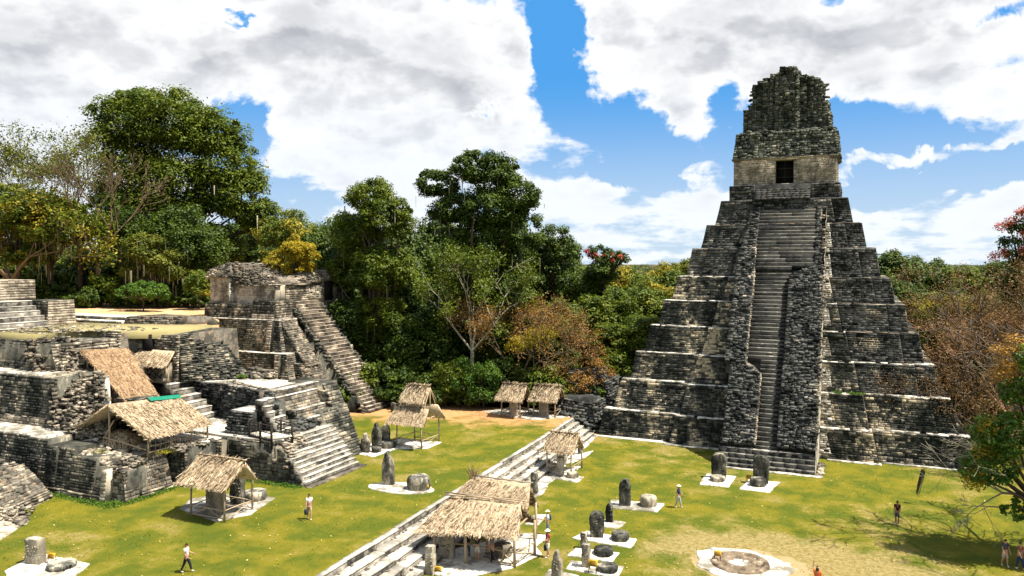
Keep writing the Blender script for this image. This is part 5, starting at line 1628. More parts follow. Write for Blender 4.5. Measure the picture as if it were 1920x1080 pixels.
# dark timber footbridge
FB = thing('footbridge', 'dark timber footbridge with handrails over the gap in the excavated platform', 'footbridge', (-43.5, 48.5, 4.8))
a0, b0 = np.array((-45.2, 47.9)), np.array((-42.0, 46.9))
def fbp(t, s): return (-44.9 + t * 2.9 + s * .7, 48.0 - t * .7 + s * 1.6)
for k in range(11):
    t = k / 10
    p0, p1 = fbp(t, 0), fbp(t, 1)
    MB().tube([(p0[0], p0[1], 5.02), (p1[0], p1[1], 5.02)], .10, 4).build('plank', M_LEDGE, FB)
for s in (0, 1):
    for t in (0, .5, 1):
        p = fbp(t, s)
        MB().tube([(p[0], p[1], 4.2), (p[0], p[1], 6.2)], .10, 5).build('post', M_DARKWOOD, FB)
    for z_ in (5.45, 5.8, 6.05):
        p0, p1 = fbp(0, s), fbp(1, s)
        MB().tube([(p0[0], p0[1], z_), (p1[0], p1[1], z_)], .045, 4).build('handrail', M_DARKWOOD, FB)
    p0, p1 = fbp(0, s), fbp(1, s)
    MB().tube([(p0[0], p0[1], 4.9), (p1[0], p1[1], 4.9)], .09, 4).build('beam', M_DARKWOOD, FB)

# ------------------------------------------------------------------ trees
L_DARK = leaf_mat('dark_foliage', (.014, .036, .005), (.090, .125, .009), .27)
L_MID = leaf_mat('green_foliage', (.024, .058, .005), (.155, .180, .010), .32)
L_OLIVE = leaf_mat('olive_foliage', (.045, .070, .008), (.175, .175, .014), .3)
L_BRIGHT = leaf_mat('bright_foliage', (.035, .095, .010), (.120, .190, .018), .34)
L_YELLOW = leaf_mat('yellow_foliage', (.18, .16, .010), (.42, .30, .012), .35)
L_BROWN = leaf_mat('brown_foliage', (.16, .075, .018), (.36, .19, .035), .3)
L_DRYB = leaf_mat('dry_brown_foliage', (.08, .044, .016), (.24, .13, .035), .3)
L_RUSTY = leaf_mat('orange_foliage', (.24, .12, .02), (.46, .24, .03), .3)
L_RED = leaf_mat('red_blossom', (.35, .05, .02), (.55, .12, .06), .3)
L_MIXY = leaf_mat('mixed_yellow_green_foliage', (.042, .085, .008), (.155, .175, .013), .3, (.32, .26, .02))


def leaf_quads(C, Nn, size):
    """diamond leaves at C facing Nn"""
    n = len(C)
    A = np.cross(Nn, R.normal(0, 1, (n, 3)))
    A /= np.linalg.norm(A, axis=1)[:, None] + 1e-9
    B = np.cross(Nn, A)
    s = size * R.uniform(.6, 1.3, n)
    A *= s[:, None] * .62
    B *= s[:, None] * .34
    V = np.stack([C - A, C + B * 1.0 + Nn * (s * .06)[:, None], C + A, C - B + Nn * (s * .06)[:, None]], 1)
    return V.reshape(-1, 3), np.arange(n * 4).reshape(-1, 4)


def lobe_leaves(cent, rad, n, size, flatk=.8, hollow=.38):
    """leaves spread through the lobes of a crown, thicker on the upper shell"""
    k = len(cent)
    idx_ = R.integers(0, k, n)
    d = R.normal(0, 1, (n, 3))
    d /= np.linalg.norm(d, axis=1)[:, None]
    flip = (d[:, 2] < -.1) & (R.random(n) < .35)
    d[flip, 2] *= -1
    rr = hollow + (1.08 - hollow) * R.random(n) ** .6
    P = cent[idx_] + d * rr[:, None] * rad[idx_][:, None] * np.array([1, 1, flatk])
    P = P + R.normal(0, .11, (n, 3)) * rad[idx_][:, None]
    Nn = d * .9 + np.array([0, 0, .75]) + R.normal(0, .45, (n, 3))
    Nn /= np.linalg.norm(Nn, axis=1)[:, None]
    return leaf_quads(P, Nn, size)


def limb(mb, a, b, r0, r1, bend=.12, k=5, n=4):
    a, b = np.array(a, float), np.array(b, float)
    L = np.linalg.norm(b - a)
    m = R.normal(0, bend * L, 3) * np.array([1, 1, .4]) + np.array([0, 0, .08 * L])
    pts = [a + (b - a) * t + m * 4 * t * (1 - t) * .5 for t in np.linspace(0, 1, n + 1)]
    mb.tube(pts, [r0 + (r1 - r0) * i / n for i in range(n + 1)], k, cap=False)


def leafy_tree(name, label, x, y, z0, ells, nl, size, mat, group, lobek=1.0, bark=None, trunk_r=.4, extra=None, moss=0, lobr=.30, lean=(0, 0)):
    """ells: crown masses (dx, dy, zc, rx, rz) in metres from the trunk"""
    o = thing(name, label, 'tree', (x, y, z0), group)
    cents, rads = [], []
    vol = sum(e[3] ** 2 for e in ells)
    for (dx_, dy_, zc_, rx, rz_) in ells:
        k = max(7, int(lobek * 34 * e_ / 1) if False else int(lobek * 15 * rx ** .9))
        for _ in range(k):
            d = R.normal(0, 1, 3)
            d /= np.linalg.norm(d)
            q = R.uniform(.35, 1.0) ** .5
            if d[2] < -.3: d[2] *= .6
            cents.append((x + dx_ + d[0] * rx * q * .85, y + dy_ + d[1] * rx * q * .85, zc_ + d[2] * rz_ * q * .85))
            rads.append(lobr * min(rx, rz_) * R.choice([.45, .7, 1.0, 1.15]) * R.uniform(.8, 1.15))
    cents, rads = np.array(cents), np.array(rads)
    # leaves in proportion to lobe surface
    rep_ = np.repeat(np.arange(len(cents)), np.maximum(1, (rads ** 2 / (rads ** 2).sum() * 900)).astype(int))
    V, Q = lobe_leaves(cents[rep_], rads[rep_], nl, size)
    MB().add(V, Q).build('crown', mat, o)
    tm = MB()
    top = np.array([x + lean[0], y + lean[1], min(c[2] for c in ells) - .2])
    zlow = min(e[2] - e[4] * .6 for e in ells)
    fork = np.array([x + lean[0] * .6, y + lean[1] * .6, max(z0 + 1.2, zlow)])
    tm.tube([(x, y, z0 - .4), (x + R.normal(0, .1), y, z0 + (fork[2] - z0) * .5), tuple(fork)], [trunk_r * 1.25, trunk_r, trunk_r * .8], 8, cap=False)
    order = R.permutation(len(cents))[:min(len(cents), 26)]
    for i in order:
        limb(tm, fork, cents[i], trunk_r * .45, .05, .08)
    tm.build('trunk', bark or M_BARK, o)
    if moss:
        P = cents[R.integers(0, len(cents), moss)] + R.normal(0, .8, (moss, 3))
        P[:, 2] -= 1.3
        ln = R.uniform(.5, 2.4, moss)
        mm = MB()
        W = np.stack([R.normal(0, .045, moss), R.normal(0, .045, moss), np.zeros(moss)], 1)
        Vm = np.stack([P - W, P + W, P + W * .3 - np.stack([0 * ln, 0 * ln, ln], 1), P - W * .5 - np.stack([0 * ln, 0 * ln, ln * .9], 1)], 1)
        mm.add(Vm.reshape(-1, 3), np.arange(moss * 4).reshape(-1, 4))
        mm.build('hanging_moss', M_MOSS, o, 'stuff')
    if extra:
        for (cc, rr, nn, ss, mm_, nm) in extra:
            V, Q = lobe_leaves(np.array([(x + a, y + b, c) for a, b, c in cc]), np.full(len(cc), rr), nn, ss)
            MB().add(V, Q).build(nm, mm_, o, 'stuff')
    return o


def grow(segs, tips, p, d, L, r, depth, spread, up=.12, shrink=.72, kids=(2, 4), rmin=.012):
    nseg = 2
    q = p
    for _ in range(nseg):
        d = d + R.normal(0, .13, 3) + np.array([0, 0, up * .3])
        d /= np.linalg.norm(d)
        e = q + d * L / nseg
        r2 = max(rmin, r * .86)
        segs.append((q, e, r, r2))
        q, r = e, r2
    if depth == 0:
        tips.append((q, d))
        return
    for _ in range(int(R.integers(kids[0], kids[1] + 1))):
        nd = d + R.normal(0, spread, 3)
        nd[2] += up
        nd /= np.linalg.norm(nd)
        grow(segs, tips, q, nd, L * shrink * R.uniform(.75, 1.2), r * .68, depth - 1, spread, up, shrink, kids, rmin)


def segs_mesh(mb, segs, k=4):
    A = np.array([s[0] for s in segs]); B = np.array([s[1] for s in segs])
    r0 = np.array([s[2] for s in segs]); r1 = np.array([s[3] for s in segs])
    D = B - A
    D /= np.linalg.norm(D, axis=1)[:, None] + 1e-9
    X_ = np.cross(D, np.array([.3, .2, .93]))
    X_ /= np.linalg.norm(X_, axis=1)[:, None] + 1e-9
    Y_ = np.cross(D, X_)
    n = len(segs)
    rings = []
    for P, r in ((A, r0), (B, r1)):
        for j in range(k):
            t = 2 * PI * j / k
            rings.append(P + (X_ * math.cos(t) + Y_ * math.sin(t)) * r[:, None])
    V = np.stack(rings, 1).reshape(-1, 3)
    q = np.array([(j, (j + 1) % k, k + (j + 1) % k, k + j) for j in range(k)])
    return mb.add(V, (q[None] + (np.arange(n) * 2 * k)[:, None, None]).reshape(-1, 4))


def bare_tree(name, label, x, y, z0, height, spread, depth, bark, leaf=None, nleaf=0, lsize=.2, group=None, trunk_r=.28, forks=4, kids=(2, 4), fork_at=.25, up=.14, L0=None, dirs=None, rmin=.018, cluster=.45, shrink=.72, leafz=None):
    o = thing(name, label, 'tree', (x, y, z0), group)
    segs, tips = [], []
    fk = np.array([x, y, z0 + height * fork_at])
    segs.append((np.array([x, y, z0 - .3]), fk, trunk_r * 1.15, trunk_r))
    L = L0 or height * .26
    for i in range(forks):
        if dirs is not None: d = np.array(dirs[i], float)
        else:
            t = 2 * PI * i / forks + R.uniform(-.4, .4)
            d = np.array([math.cos(t) * spread, math.sin(t) * spread, 1.0])
        d /= np.linalg.norm(d)
        grow(segs, tips, fk, d, L, trunk_r * .62, depth, spread * .62, up, shrink, kids, rmin)
    big = [s for s in segs if s[2] > .06]
    sm = [s for s in segs if s[2] <= .06]
    mb = MB()
    segs_mesh(mb, big, 6)
    mb.build('trunk', bark, o)
    if sm:
        m2 = MB(); segs_mesh(m2, sm, 3); m2.build('twigs', bark, o, 'stuff')
    if leaf and nleaf:
        T_ = np.array([t[0] for t in tips])
        P = T_[R.integers(0, len(T_), nleaf)] + R.normal(0, cluster, (nleaf, 3))
        Nn = R.normal(0, .6, (nleaf, 3)) + np.array([0, 0, .8])
        Nn /= np.linalg.norm(Nn, axis=1)[:, None]
        V, Q = leaf_quads(P, Nn, lsize)
        MB().add(V, Q).build('crown', leaf, o)
    return o, tips


def zt(v, D): return CH - (v - 490) / FPX * D


FG = 'trees of the forest round the plaza'
# generic forest trees, four kinds, copied
protos = []
for k, (m, lab) in enumerate(((L_DARK, 'd'), (L_MID, 'm'), (L_OLIVE, 'o'), (L_MIXY, 'y'))):
    t = leafy_tree('forest_tree', 'x', 0, 0, 0, [(0, 0, 12.5, 5.2, 5.4), (R.uniform(-2, 2), 1, 8.0, 4.6, 4.5), (R.uniform(-2, 2), -1, 15.5, 3.4, 3.2), (0, 0, 3.6, 4.6, 3.0)], 20000, .44, m, FG, 1.1, trunk_r=.35)
    protos.append(t)


def copy_tree(o, parent=None):
    c = o.copy()
    COL.objects.link(c)
    c.parent = parent
    for ch in [q for q in bpy.data.objects if q.parent == o]:
        copy_tree(ch, c)
    return c


KIDS = {p.name: [q for q in bpy.data.objects if q.parent == p] for p in protos}


def place(k, u, D, z0, top, wide, label):
    p = protos[k]
    o = p.copy(); COL.objects.link(o)
    for ch in KIDS[p.name]:
        c = ch.copy(); COL.objects.link(c); c.parent = o
    s = (top - z0) / 18.6
    o.location = at(u, D, z0)
    o.rotation_euler = (0, 0, R.uniform(0, 6.28))
    o.scale = (wide / 6.0, wide / 6.0, s)
    o['label'] = label
    return o


# (kind, bearing, distance, base z, top row, half width, label)
WHERE = ['left of', 'behind', 'right of']
rows_ = []
# behind the acropolis, left
for u, D, v, wd, k in ((-60, 150, 330, 9, 2), (20, 160, 400, 9, 0), (110, 165, 430, 8, 0), (430, 140, 420, 7, 0), (480, 150, 400, 7, 1), (400, 165, 470, 8, 0), (520, 135, 455, 6, 0), (575, 130, 440, 6, 1), (600, 118, 470, 5, 0),
                       (215, 150, 470, 8, 0), (320, 150, 480, 8, 0), (60, 140, 500, 6, 0), (-20, 130, 480, 6, 1), (170, 140, 520, 6, 0)):
    rows_.append((k, u, D, 12.3, zt(v, D), wd))
# behind the centre
for u, D, v, wd, k in ((620, 104, 430, 5, 0), (660, 112, 400, 5.5, 0), (740, 110, 420, 5.5, 0), (790, 118, 440, 6, 0), (840, 122, 400, 6, 0), (960, 122, 400, 6, 0), (1010, 118, 440, 5.5, 0), (1060, 128, 452, 5, 0),
                       (1100, 120, 492, 5, 1), (1150, 128, 488, 5, 3), (1190, 120, 498, 5, 3), (1235, 124, 492, 5, 3), (1270, 130, 484, 5, 2), (1300, 140, 486, 5, 0), (1215, 108, 520, 4.6, 3), (1160, 106, 530, 4.6, 1), (1110, 104, 545, 4.6, 1),
                       (1250, 106, 540, 4.4, 3), (1200, 98, 585, 3.8, 1), (1150, 98, 600, 3.6, 1), (1060, 100, 560, 4, 0), (1000, 98, 580, 4, 0), (640, 98, 560, 4, 0), (700, 100, 600, 4, 0), (760, 98, 590, 4, 0), (820, 100, 560, 4, 0),
                       (660, 106, 640, 4, 0), (730, 104, 640, 4, 0), (800, 106, 620, 4, 0), (870, 104, 600, 4.4, 0), (930, 100, 610, 4, 0), (980, 106, 640, 4, 0), (1050, 96, 640, 3.2, 0), (1240, 98, 610, 3, 1)):
    rows_.append((k, u, D, LZ, zt(v, D), wd))
# right of the temple
for u, D, v, wd, k in ((1600, 150, 478, 7, 0), (1650, 140, 474, 7, 0), (1690, 135, 470, 6.5, 0), (1730, 138, 482, 6, 0), (1770, 142, 486, 6, 0), (1810, 135, 492, 6, 1), (1850, 140, 490, 6, 0), (1890, 135, 488, 6, 0), (1940, 130, 480, 7, 0),
                       (1660, 120, 520, 5, 0), (1710, 118, 530, 5, 0), (1750, 116, 540, 5, 1), (1800, 112, 545, 5, 0), (1860, 108, 550, 5, 0), (1920, 106, 540, 5, 0), (1720, 104, 640, 4, 0), (1760, 100, 640, 4, 0), (1830, 98, 650, 4, 0), (1900, 96, 650, 4, 0),
                       (1990, 120, 470, 7, 0), (2060, 100, 500, 7, 1)):
    rows_.append((k, u, D, 0, zt(v, D), wd))
desc = ['dark evergreen tree', 'mid green leafy tree', 'olive green tree', 'yellow-green tree']
ORD = ['leftmost', 'second', 'third', 'fourth', 'fifth', 'sixth', 'seventh', 'eighth', 'ninth', 'tenth', 'eleventh', 'twelfth', 'thirteenth', 'fourteenth', 'fifteenth', 'sixteenth']
cells = {}
for r_ in rows_:
    (k, u, D, z0, top, wd) = r_
    side = 'behind the left ruins' if u < 610 else ('behind the centre lawn' if u < 1330 else 'right of the temple')
    depth = 'far row' if D > 125 else ('middle row' if D > 103 else 'front row')
    cells.setdefault((k, depth, side), []).append(r_)
for (k, depth, side), rs in cells.items():
    for i, (kk, u, D, z0, top, wd) in enumerate(sorted(rs, key=lambda q: q[1])):
        o_ = ORD[i] if i == 0 else ORD[i] + ' from left'
        place(kk, u, D, z0, top, wd, f'{desc[k]} in the {depth} {side}' + (f', {o_}' if len(rs) > 1 else ''))
# undergrowth: low dark bushes closing the foot of the forest
bp = leafy_tree('understory_bush', 'x', 0, 0, 0, [(0, 0, 1.6, 2.4, 1.7), (1.6, .5, 1.3, 1.9, 1.4), (-1.6, -.4, 1.2, 1.8, 1.3)], 4200, .34, L_DARK, 'bushes at the foot of the forest', 1.4, trunk_r=.06)
bp2 = leafy_tree('understory_bush', 'x', 0, 0, 0, [(0, 0, 1.8, 2.2, 1.9), (1.6, .5, 1.2, 1.9, 1.4), (-1.4, -.4, 1.4, 1.9, 1.5)], 4200, .34, L_MID, 'bushes at the foot of the forest', 1.4, trunk_r=.06)
BK = {p.name: [q for q in bpy.data.objects if q.parent == p] for p in (bp, bp2)}
spots = []
for u in range(-40, 640, 38):
    spots.append((u, R.uniform(128, 142), 12.3, 1.7)); spots.append((u + 19, R.uniform(148, 160), 12.3, 2.2))
for u in range(70, 400, 26):
    spots.append((u, R.uniform(109, 116), 12.3, 1.0))
for u in range(620, 1330, 33):
    spots.append((u, R.uniform(91, 95) if u < 1120 else R.uniform(94, 98), LZ, 1.25)); spots.append((u + 15, R.uniform(100, 108), LZ, 1.8)); spots.append((u + 8, R.uniform(114, 122), LZ, 2.4))
for u in range(1650, 2000, 36):
    spots.append((u, R.uniform(95, 100), 0, 1.3)); spots.append((u + 15, R.uniform(108, 118), 0, 2.2))
for n_, (u, D, z0, sc_) in enumerate(spots):
    p = bp if R.random() < .6 else bp2
    o = p.copy(); COL.objects.link(o)
    for ch in BK[p.name]:
        c_ = ch.copy(); COL.objects.link(c_); c_.parent = o
    o.location = at(u + R.uniform(-9, 9), D, z0 - .1)
    o.rotation_euler = (0, 0, R.uniform(0, 6.28))
    s_ = sc_ * R.uniform(.8, 1.25)
    o.scale = (s_, s_, s_ * R.uniform(.8, 1.3))
    reg = 'behind the left ruins' if u < 610 else ('between the left pyramid and the pair of far shelters' if u < 930 else ('between the far shelters and the temple' if u < 1330 else 'right of the temple'))
    o['label'] = f'low shaded {"front" if D < 99 else ("middle" if D < 112 else "rear")}-row bush {reg}'
for p in (bp, bp2):
    for ch in BK[p.name]: bpy.data.objects.remove(ch)
    bpy.data.objects.remove(p)
for p in protos:
    for ch in KIDS[p.name]: bpy.data.objects.remove(ch)
    bpy.data.objects.remove(p)

# the far canopy that reads as one mass to the horizon
fc, fr = [], []
for _ in range(1500):
    D = R.uniform(160, 900)
    u = R.uniform(-300, 2300)
    x, y, _z = at(u, D)
    fc.append((x, y, R.uniform(9, 15.5)))
    fr.append(R.uniform(4, 9))
fc, fr = np.array(fc), np.array(fr)
V, Q = lobe_leaves(fc, fr * .8, 120000, .95, .6, .85)
V = V.reshape(-1, 4, 3); V = V[V[:, 0, 2] < 16.5]; Q = np.arange(len(V) * 4).reshape(-1, 4); V = V.reshape(-1, 3)
link('distant_forest', raw_mesh('distant_forest', V, mat=L_DARK, quads=Q), None, 'stuff')

T0 = (lambda u, D, z=0: at(u, D, z))
x, y, _ = at(322, 126)
leafy_tree('broad_tree', 'huge dense green tree with hanging moss rising behind the left ruins', x, y, 12.3,
           [(-9, -1, zt(245, 132), 6.5, 6.5), (-5, -1, zt(215, 132), 5, 4), (0, 0, zt(250, 132), 8, 7.0), (6, 2, zt(270, 132), 7, 5.5), (9, 3, zt(330, 132), 6.5, 6.5), (-8, 0, zt(350, 132), 8, 8), (1, 0, zt(370, 132), 9, 8), (12, 3, zt(385, 132), 5, 5.5), (14.5, 5, zt(420, 132), 3.5, 4), (-9, 0, zt(450, 132), 6.5, 5), (6, 1, zt(470, 132), 8, 5), (-3, 0, zt(480, 132), 7, 4)],
           150000, .42, L_MID, FG, 1.25, trunk_r=1.0, moss=420, lobr=.30)
x, y, _ = at(95, 118)
o, tips = bare_tree('feathery_tree', 'airy yellow-green tree with bare upper branches and air plants at the far left', x, y, 12.3, 26, .55, 5, M_BARKM, L_OLIVE, 9500, .34, FG, .4, 6, (2, 3), .22, .14, 6.6, None, .03, .7)
x, y, _ = at(20, 108)
bare_tree('feathery_tree', 'lower airy olive tree cut by the left edge, behind the pale steps', x, y, 12.3, 16, .7, 5, M_BARKM, L_MIXY, 15000, .36, FG, .35, 5, (2, 3), .25, .12, 4.6, None, .03, .8)
x, y, _ = at(185, 112)
bare_tree('feathery_tree', 'pale-barked leaning tree with thin crown in front of the huge tree', x, y, 12.3, 22, .5, 5, M_BARKM, L_OLIVE, 1500, .28, FG, .35, 5, (2, 3), .3, .16, 5.2, None, .03, .8)
x, y, _ = at(150, 116)
leafy_tree('mossy_tree', 'low spreading tree with grey moss and a bare dark trunk by the pale leaf-strewn ground', x, y, 12.3, [(-3, 0, zt(420, 116), 5, 2.6), (3, 0, zt(430, 116), 4.6, 2.4), (-7, 0, zt(440, 116), 4.5, 2.8)], 26000, .34, L_MIXY, FG, 1.3, M_BARK, .38, moss=300)
x, y, _ = at(35, 112)
leafy_tree('layered_tree', 'yellow-green layered tree filling the far left below the bare branches', x, y, 12.3, [(-3, 0, zt(365, 112), 4.5, 2.2), (3.5, 0, zt(395, 112), 4.5, 2.4), (-1, 0, zt(430, 112), 5.5, 2.6), (6, 0, zt(440, 112), 4, 2.2), (-6, 0, zt(470, 112), 4, 2.4), (2, 0, zt(480, 112), 4.5, 2.2), (9, 1, zt(400, 112), 3, 2)], 42000, .34, L_MIXY, FG, 1.2, M_BARK, .35, moss=240)
x, y, _ = at(235, 118)
leafy_tree('shaded_tree', 'dark green tree low before the huge tree', x, y, 12.3, [(-4, 0, zt(400, 118), 4.5, 3.5), (1, 0, zt(430, 118), 4.5, 3.5), (6, 0, zt(450, 118), 4.5, 4), (11, 0, zt(440, 118), 4.5, 4.5), (15, 0, zt(470, 118), 4.5, 4.5), (9, 0, zt(500, 118), 4.5, 3.5)], 48000, .34, L_DARK, FG, 1.2, M_BARK, .35, moss=120)
x, y, _ = at(290, 110)
leafy_tree('round_tree', 'rounded green tree with dangling moss in front of the huge tree', x, y, 12.3, [(0, 0, zt(470, 110), 4.6, 3.0), (2.5, 0, zt(500, 110), 3.6, 3.0), (-3, 0, zt(515, 110), 3.2, 2.0)], 22000, .28, L_OLIVE, FG, 1.3, trunk_r=.25, moss=160)
x, y, _ = at(268, 103)
leafy_tree('leafy_bush', 'bright green bush at the edge of the leaf-strewn ground', x, y, 12.3, [(-2.6, 0, zt(552, 103), 2.4, 1.3), (0, 0, zt(545, 103), 2.4, 1.6), (2.6, 0, zt(550, 103), 2.2, 1.4)], 7000, .24, L_BRIGHT, FG, 1.5, trunk_r=.08)
x, y, _ = at(372, 106)
leafy_tree('yellowish_bush', 'yellowish bush left of the ruined building', x, y, 12.3, [(0, 0, zt(530, 106), 2.6, 2.0), (1.5, 0, zt(545, 106), 2.2, 1.3)], 6000, .24, L_MIXY, FG, 1.5, trunk_r=.1)
x, y, _ = at(545, 112)
leafy_tree('olive_tree', 'yellow-green tree between the huge tree and the centre trees', x, y, 12.3, [(0, 0, zt(430, 112), 4.2, 3.4), (3, 0, zt(450, 112), 3.2, 3), (-3, 0, zt(440, 112), 3.2, 3.2), (0, 0, zt(480, 112), 5, 3)], 16000, .3, L_MIXY, FG, 1.2, trunk_r=.25)
x, y, _ = at(550, 97)
leafy_tree('yellow_tree', 'bright yellow leafy tree right behind the ruined roof', x, y, 10, [(-2.0, 0, zt(488, 97), 2.2, 1.5), (1.2, 0, zt(475, 97), 2.6, 1.9), (0, 0, zt(500, 97), 3.2, 1.6), (-.6, 1, zt(462, 97), 1.8, 1.5)], 14000, .24, L_YELLOW, FG, 1.5, trunk_r=.15)
x, y, _ = at(700, 99)
leafy_tree('slender_tree', 'tall dark slender-crowned tree right of the long brown stairway', x, y, LZ, [(0, 0, zt(375, 99), 3.6, 3.0), (1.8, 0, zt(420, 99), 4.2, 3.4), (-2.5, 0, zt(440, 99), 3.8, 3.4), (-3.2, 0, zt(510, 99), 3.6, 3.6), (1.5, 0, zt(510, 99), 4.6, 3.8), (0, 1, zt(590, 99), 4.4, 3.6), (3.5, 0, zt(400, 99), 2.2, 2.0)],
           80000, .27, L_MID, FG, 1.5, trunk_r=.4, moss=60, lobr=.27)
x, y, _ = at(890, 101)
leafy_tree('tall_crown_tree', 'tallest dark tree in the centre with an irregular moss-hung crown', x, y, LZ, [(-.5, 0, zt(320, 101), 3.4, 2.8), (-5.5, 0, zt(345, 101), 3.4, 2.6), (3.0, 0, zt(330, 101), 3.6, 3.0), (6.0, 0, zt(375, 101), 3.6, 3.2), (2.0, 0, zt(400, 101), 5.2, 4.0), (-3.5, 0, zt(395, 101), 3.6, 3.0), (6.5, 1, zt(440, 101), 3.2, 3.6), (0, 1, zt(470, 101), 6.4, 4.4), (1.5, 1, zt(560, 101), 6, 4.5)],
           110000, .29, L_DARK, FG, 1.5, trunk_r=.6, moss=200, lobr=.27)
x, y, _ = at(1040, 110)
leafy_tree('dark_tree', 'dark rounded tree right of the tallest centre tree', x, y, LZ, [(0, 0, zt(445, 110), 2.8, 2.2), (1.8, 0, zt(470, 110), 2.6, 2.2), (-2, 0, zt(480, 110), 3.2, 3), (0, 0, zt(520, 110), 4, 3)], 15000, .3, L_DARK, FG, 1.2, trunk_r=.3)
x, y, _ = at(1133, 116)
leafy_tree('bromeliad_tree', 'small dark tree studded with red air plants on the skyline', x, y, LZ, [(-1, 0, zt(478, 116), 2.2, 1.6), (1.8, 0, zt(484, 116), 2.4, 1.6), (0, 0, zt(510, 116), 3, 2.5)], 7000, .3, L_DARK, FG, 1.2, trunk_r=.25,
           extra=[([(R.uniform(-2.5, 3), -1, zt(R.uniform(470, 495), 116)) for _ in range(9)], .42, 500, .3, L_RED, 'air_plants')])
x, y, _ = at(885, 94)
bare_tree('pale_forked_tree', 'pale forked tree with thin green leaves in front of the dark forest', x, y, LZ, 19, .8, 4, M_BARKP, L_MID, 9000, .26, FG, .24, 4, (2, 3), .34, .10, 4.4,
          [(-.85, 0, .75), (-.35, .2, 1.0), (.1, -.2, 1.0), (.55, 0, 1.0)], .028, .55)
x, y, _ = at(905, 91)
leafy_tree('leafy_bush', 'round bright green bush behind the far pair of shelters', x, y, LZ, [(0, 0, zt(730, 91), 2.4, 2.6), (-2.4, 0, zt(735, 84), 2.4, 2.8), (.6, 0, zt(700, 91), 1.8, 1.6)], 13000, .2, L_BRIGHT, FG, 1.6, trunk_r=.1)
x, y, _ = at(835, 92)
leafy_tree('leafy_bush', 'dark green bush at the forest edge below the pale forked tree', x, y, LZ, [(0, 0, zt(720, 92), 2.2, 3.0), (-2, 1, zt(745, 92), 1.6, 1.4)], 9000, .2, L_MID, FG, 1.6, trunk_r=.1)
x, y, _ = at(975, 93)
bare_tree('brown_twiggy_tree', 'wide brown dry tree with yellow leaves above the pair of far shelters', x, y, LZ, 15, .9, 5, M_BARKM, L_BROWN, 12000, .17, FG, .24, 5, (2, 4), .2, .10, 3.7,
          [(-.7, 0, .9), (-.15, .3, 1.0), (.5, 0, 1.0), (1.0, 0, .55), (1.0, -.2, .95)], .02, .4)
x, y, _ = at(1000, 92)
leafy_tree('yellow_tree', 'low yellowing tree among the brown twigs', x, y, LZ, [(-.5, 0, zt(640, 92), 2.6, 1.5), (1.4, 0, zt(625, 92), 1.8, 1.1), (-2.4, 0, zt(655, 92), 1.6, 1.0)], 3800, .2, L_YELLOW, FG, 1.8, trunk_r=.1, lobr=.4)
x, y, _ = at(1085, 91)
leafy_tree('dry_bush', 'brown dry brush covering the buried wall', x, y, LZ, [(-1.5, 0, 3.6, 2.6, 1.8), (.5, 0, 4.6, 2.4, 1.8), (2.0, 1, 5.6, 2.2, 1.8)], 9000, .17, L_BROWN, FG, 2, trunk_r=.08)

# right side
x, y, _ = at(1835, 87)
bare_tree('brown_twiggy_tree', 'very wide brown leafless tree right of the temple', x, y, 0, 14.6, 1.0, 6, M_BARKM, L_DRYB, 40000, .18, FG, .35, 6, (2, 3), .22, .12, 4.8, None, .022, .5)
x, y, _ = at(1900, 80)
bare_tree('brown_twiggy_tree', 'brown dry tree with yellow tinge at the right edge, before the wide leafless one', x, y, 0, 13, 1.0, 6, M_BARKR, L_DRYB, 14000, .17, FG, .3, 5, (2, 3), .2, .12, 4.4, None, .022, .5)
x, y, _ = at(1780, 92)
leafy_tree('olive_tree', 'yellow-green low tree close to the right slope of the temple', x, y, 0, [(-2, 0, zt(590, 92), 2.6, 1.8), (.5, 0, zt(575, 92), 2.6, 1.6), (-1, 0, zt(640, 92), 3.2, 3.0)], 9000, .22, L_MIXY, FG, 1.5, trunk_r=.2)
x, y, _ = at(1850, 72)
bare_tree('grey_bare_tree', 'grey bare tree spreading before the lower right terraces', x, y, 0, 9.5, 1.1, 6, M_BARK, L_DRYB, 12000, .15, FG, .18, 6, (2, 3), .15, .08, 3.1, None, .016, .5)
x, y, _ = at(1935, 92)
leafy_tree('red_blossom_tree', 'tree with red blossom sprays at the upper right edge', x, y, 0, [(0, 0, zt(420, 92), 3.0, 2.4), (-1.5, 0, zt(470, 92), 2.6, 2.0), (0, 0, zt(530, 92), 4, 4)], 11000, .3, L_DARK, FG, 1.3, trunk_r=.35,
           extra=[([(-2.4, -1, zt(415, 92)), (-1.4, -1, zt(400, 92)), (-1.0, -1.5, zt(440, 92)), (-3.4, -1, zt(425, 92)), (-3.2, -1, zt(475, 92)), (-4.0, -1, zt(482, 92)), (-.6, -1, zt(392, 92)), (-1.2, -2, zt(470, 92))], .75, 1500, .2, L_RED, 'red_blossom')])

# near tree at the right edge, its branches over the lawn
x, y, _ = at(1978, 49)
NT = leafy_tree('near_tree', 'near glossy green tree with bare and dead limbs reaching in at the lower right edge', x, y, 0,
                [(-2.6, -.8, zt(820, 50), 2.4, 2.0), (-3.6, -1.2, zt(880, 50), 2.0, 1.5), (-1.6, 0, zt(740, 50), 1.7, 1.6), (.6, 0, 12.5, 3.6, 2.4), (-1.6, -1, zt(950, 50), 1.6, 1.0), (2, 0, 9, 3, 3)],
                19000, .23, L_BRIGHT, FG, 2.6, trunk_r=.4, lobr=.22,
                extra=[([(-2.9, -1, zt(660, 50)), (-2.5, -1, zt(690, 50)), (-2.2, -1, zt(640, 50)), (-3.0, -1, zt(700, 50))], .75, 900, .17, L_RUSTY, 'orange_leaves'),
                       ([(-4.3, -1.2, zt(900, 50)), (-3.4, -1, zt(800, 50)), (-3.7, -1, zt(850, 50))], .8, 1300, .2, L_YELLOW, 'yellow_leaves')])
segs, tips = [], []
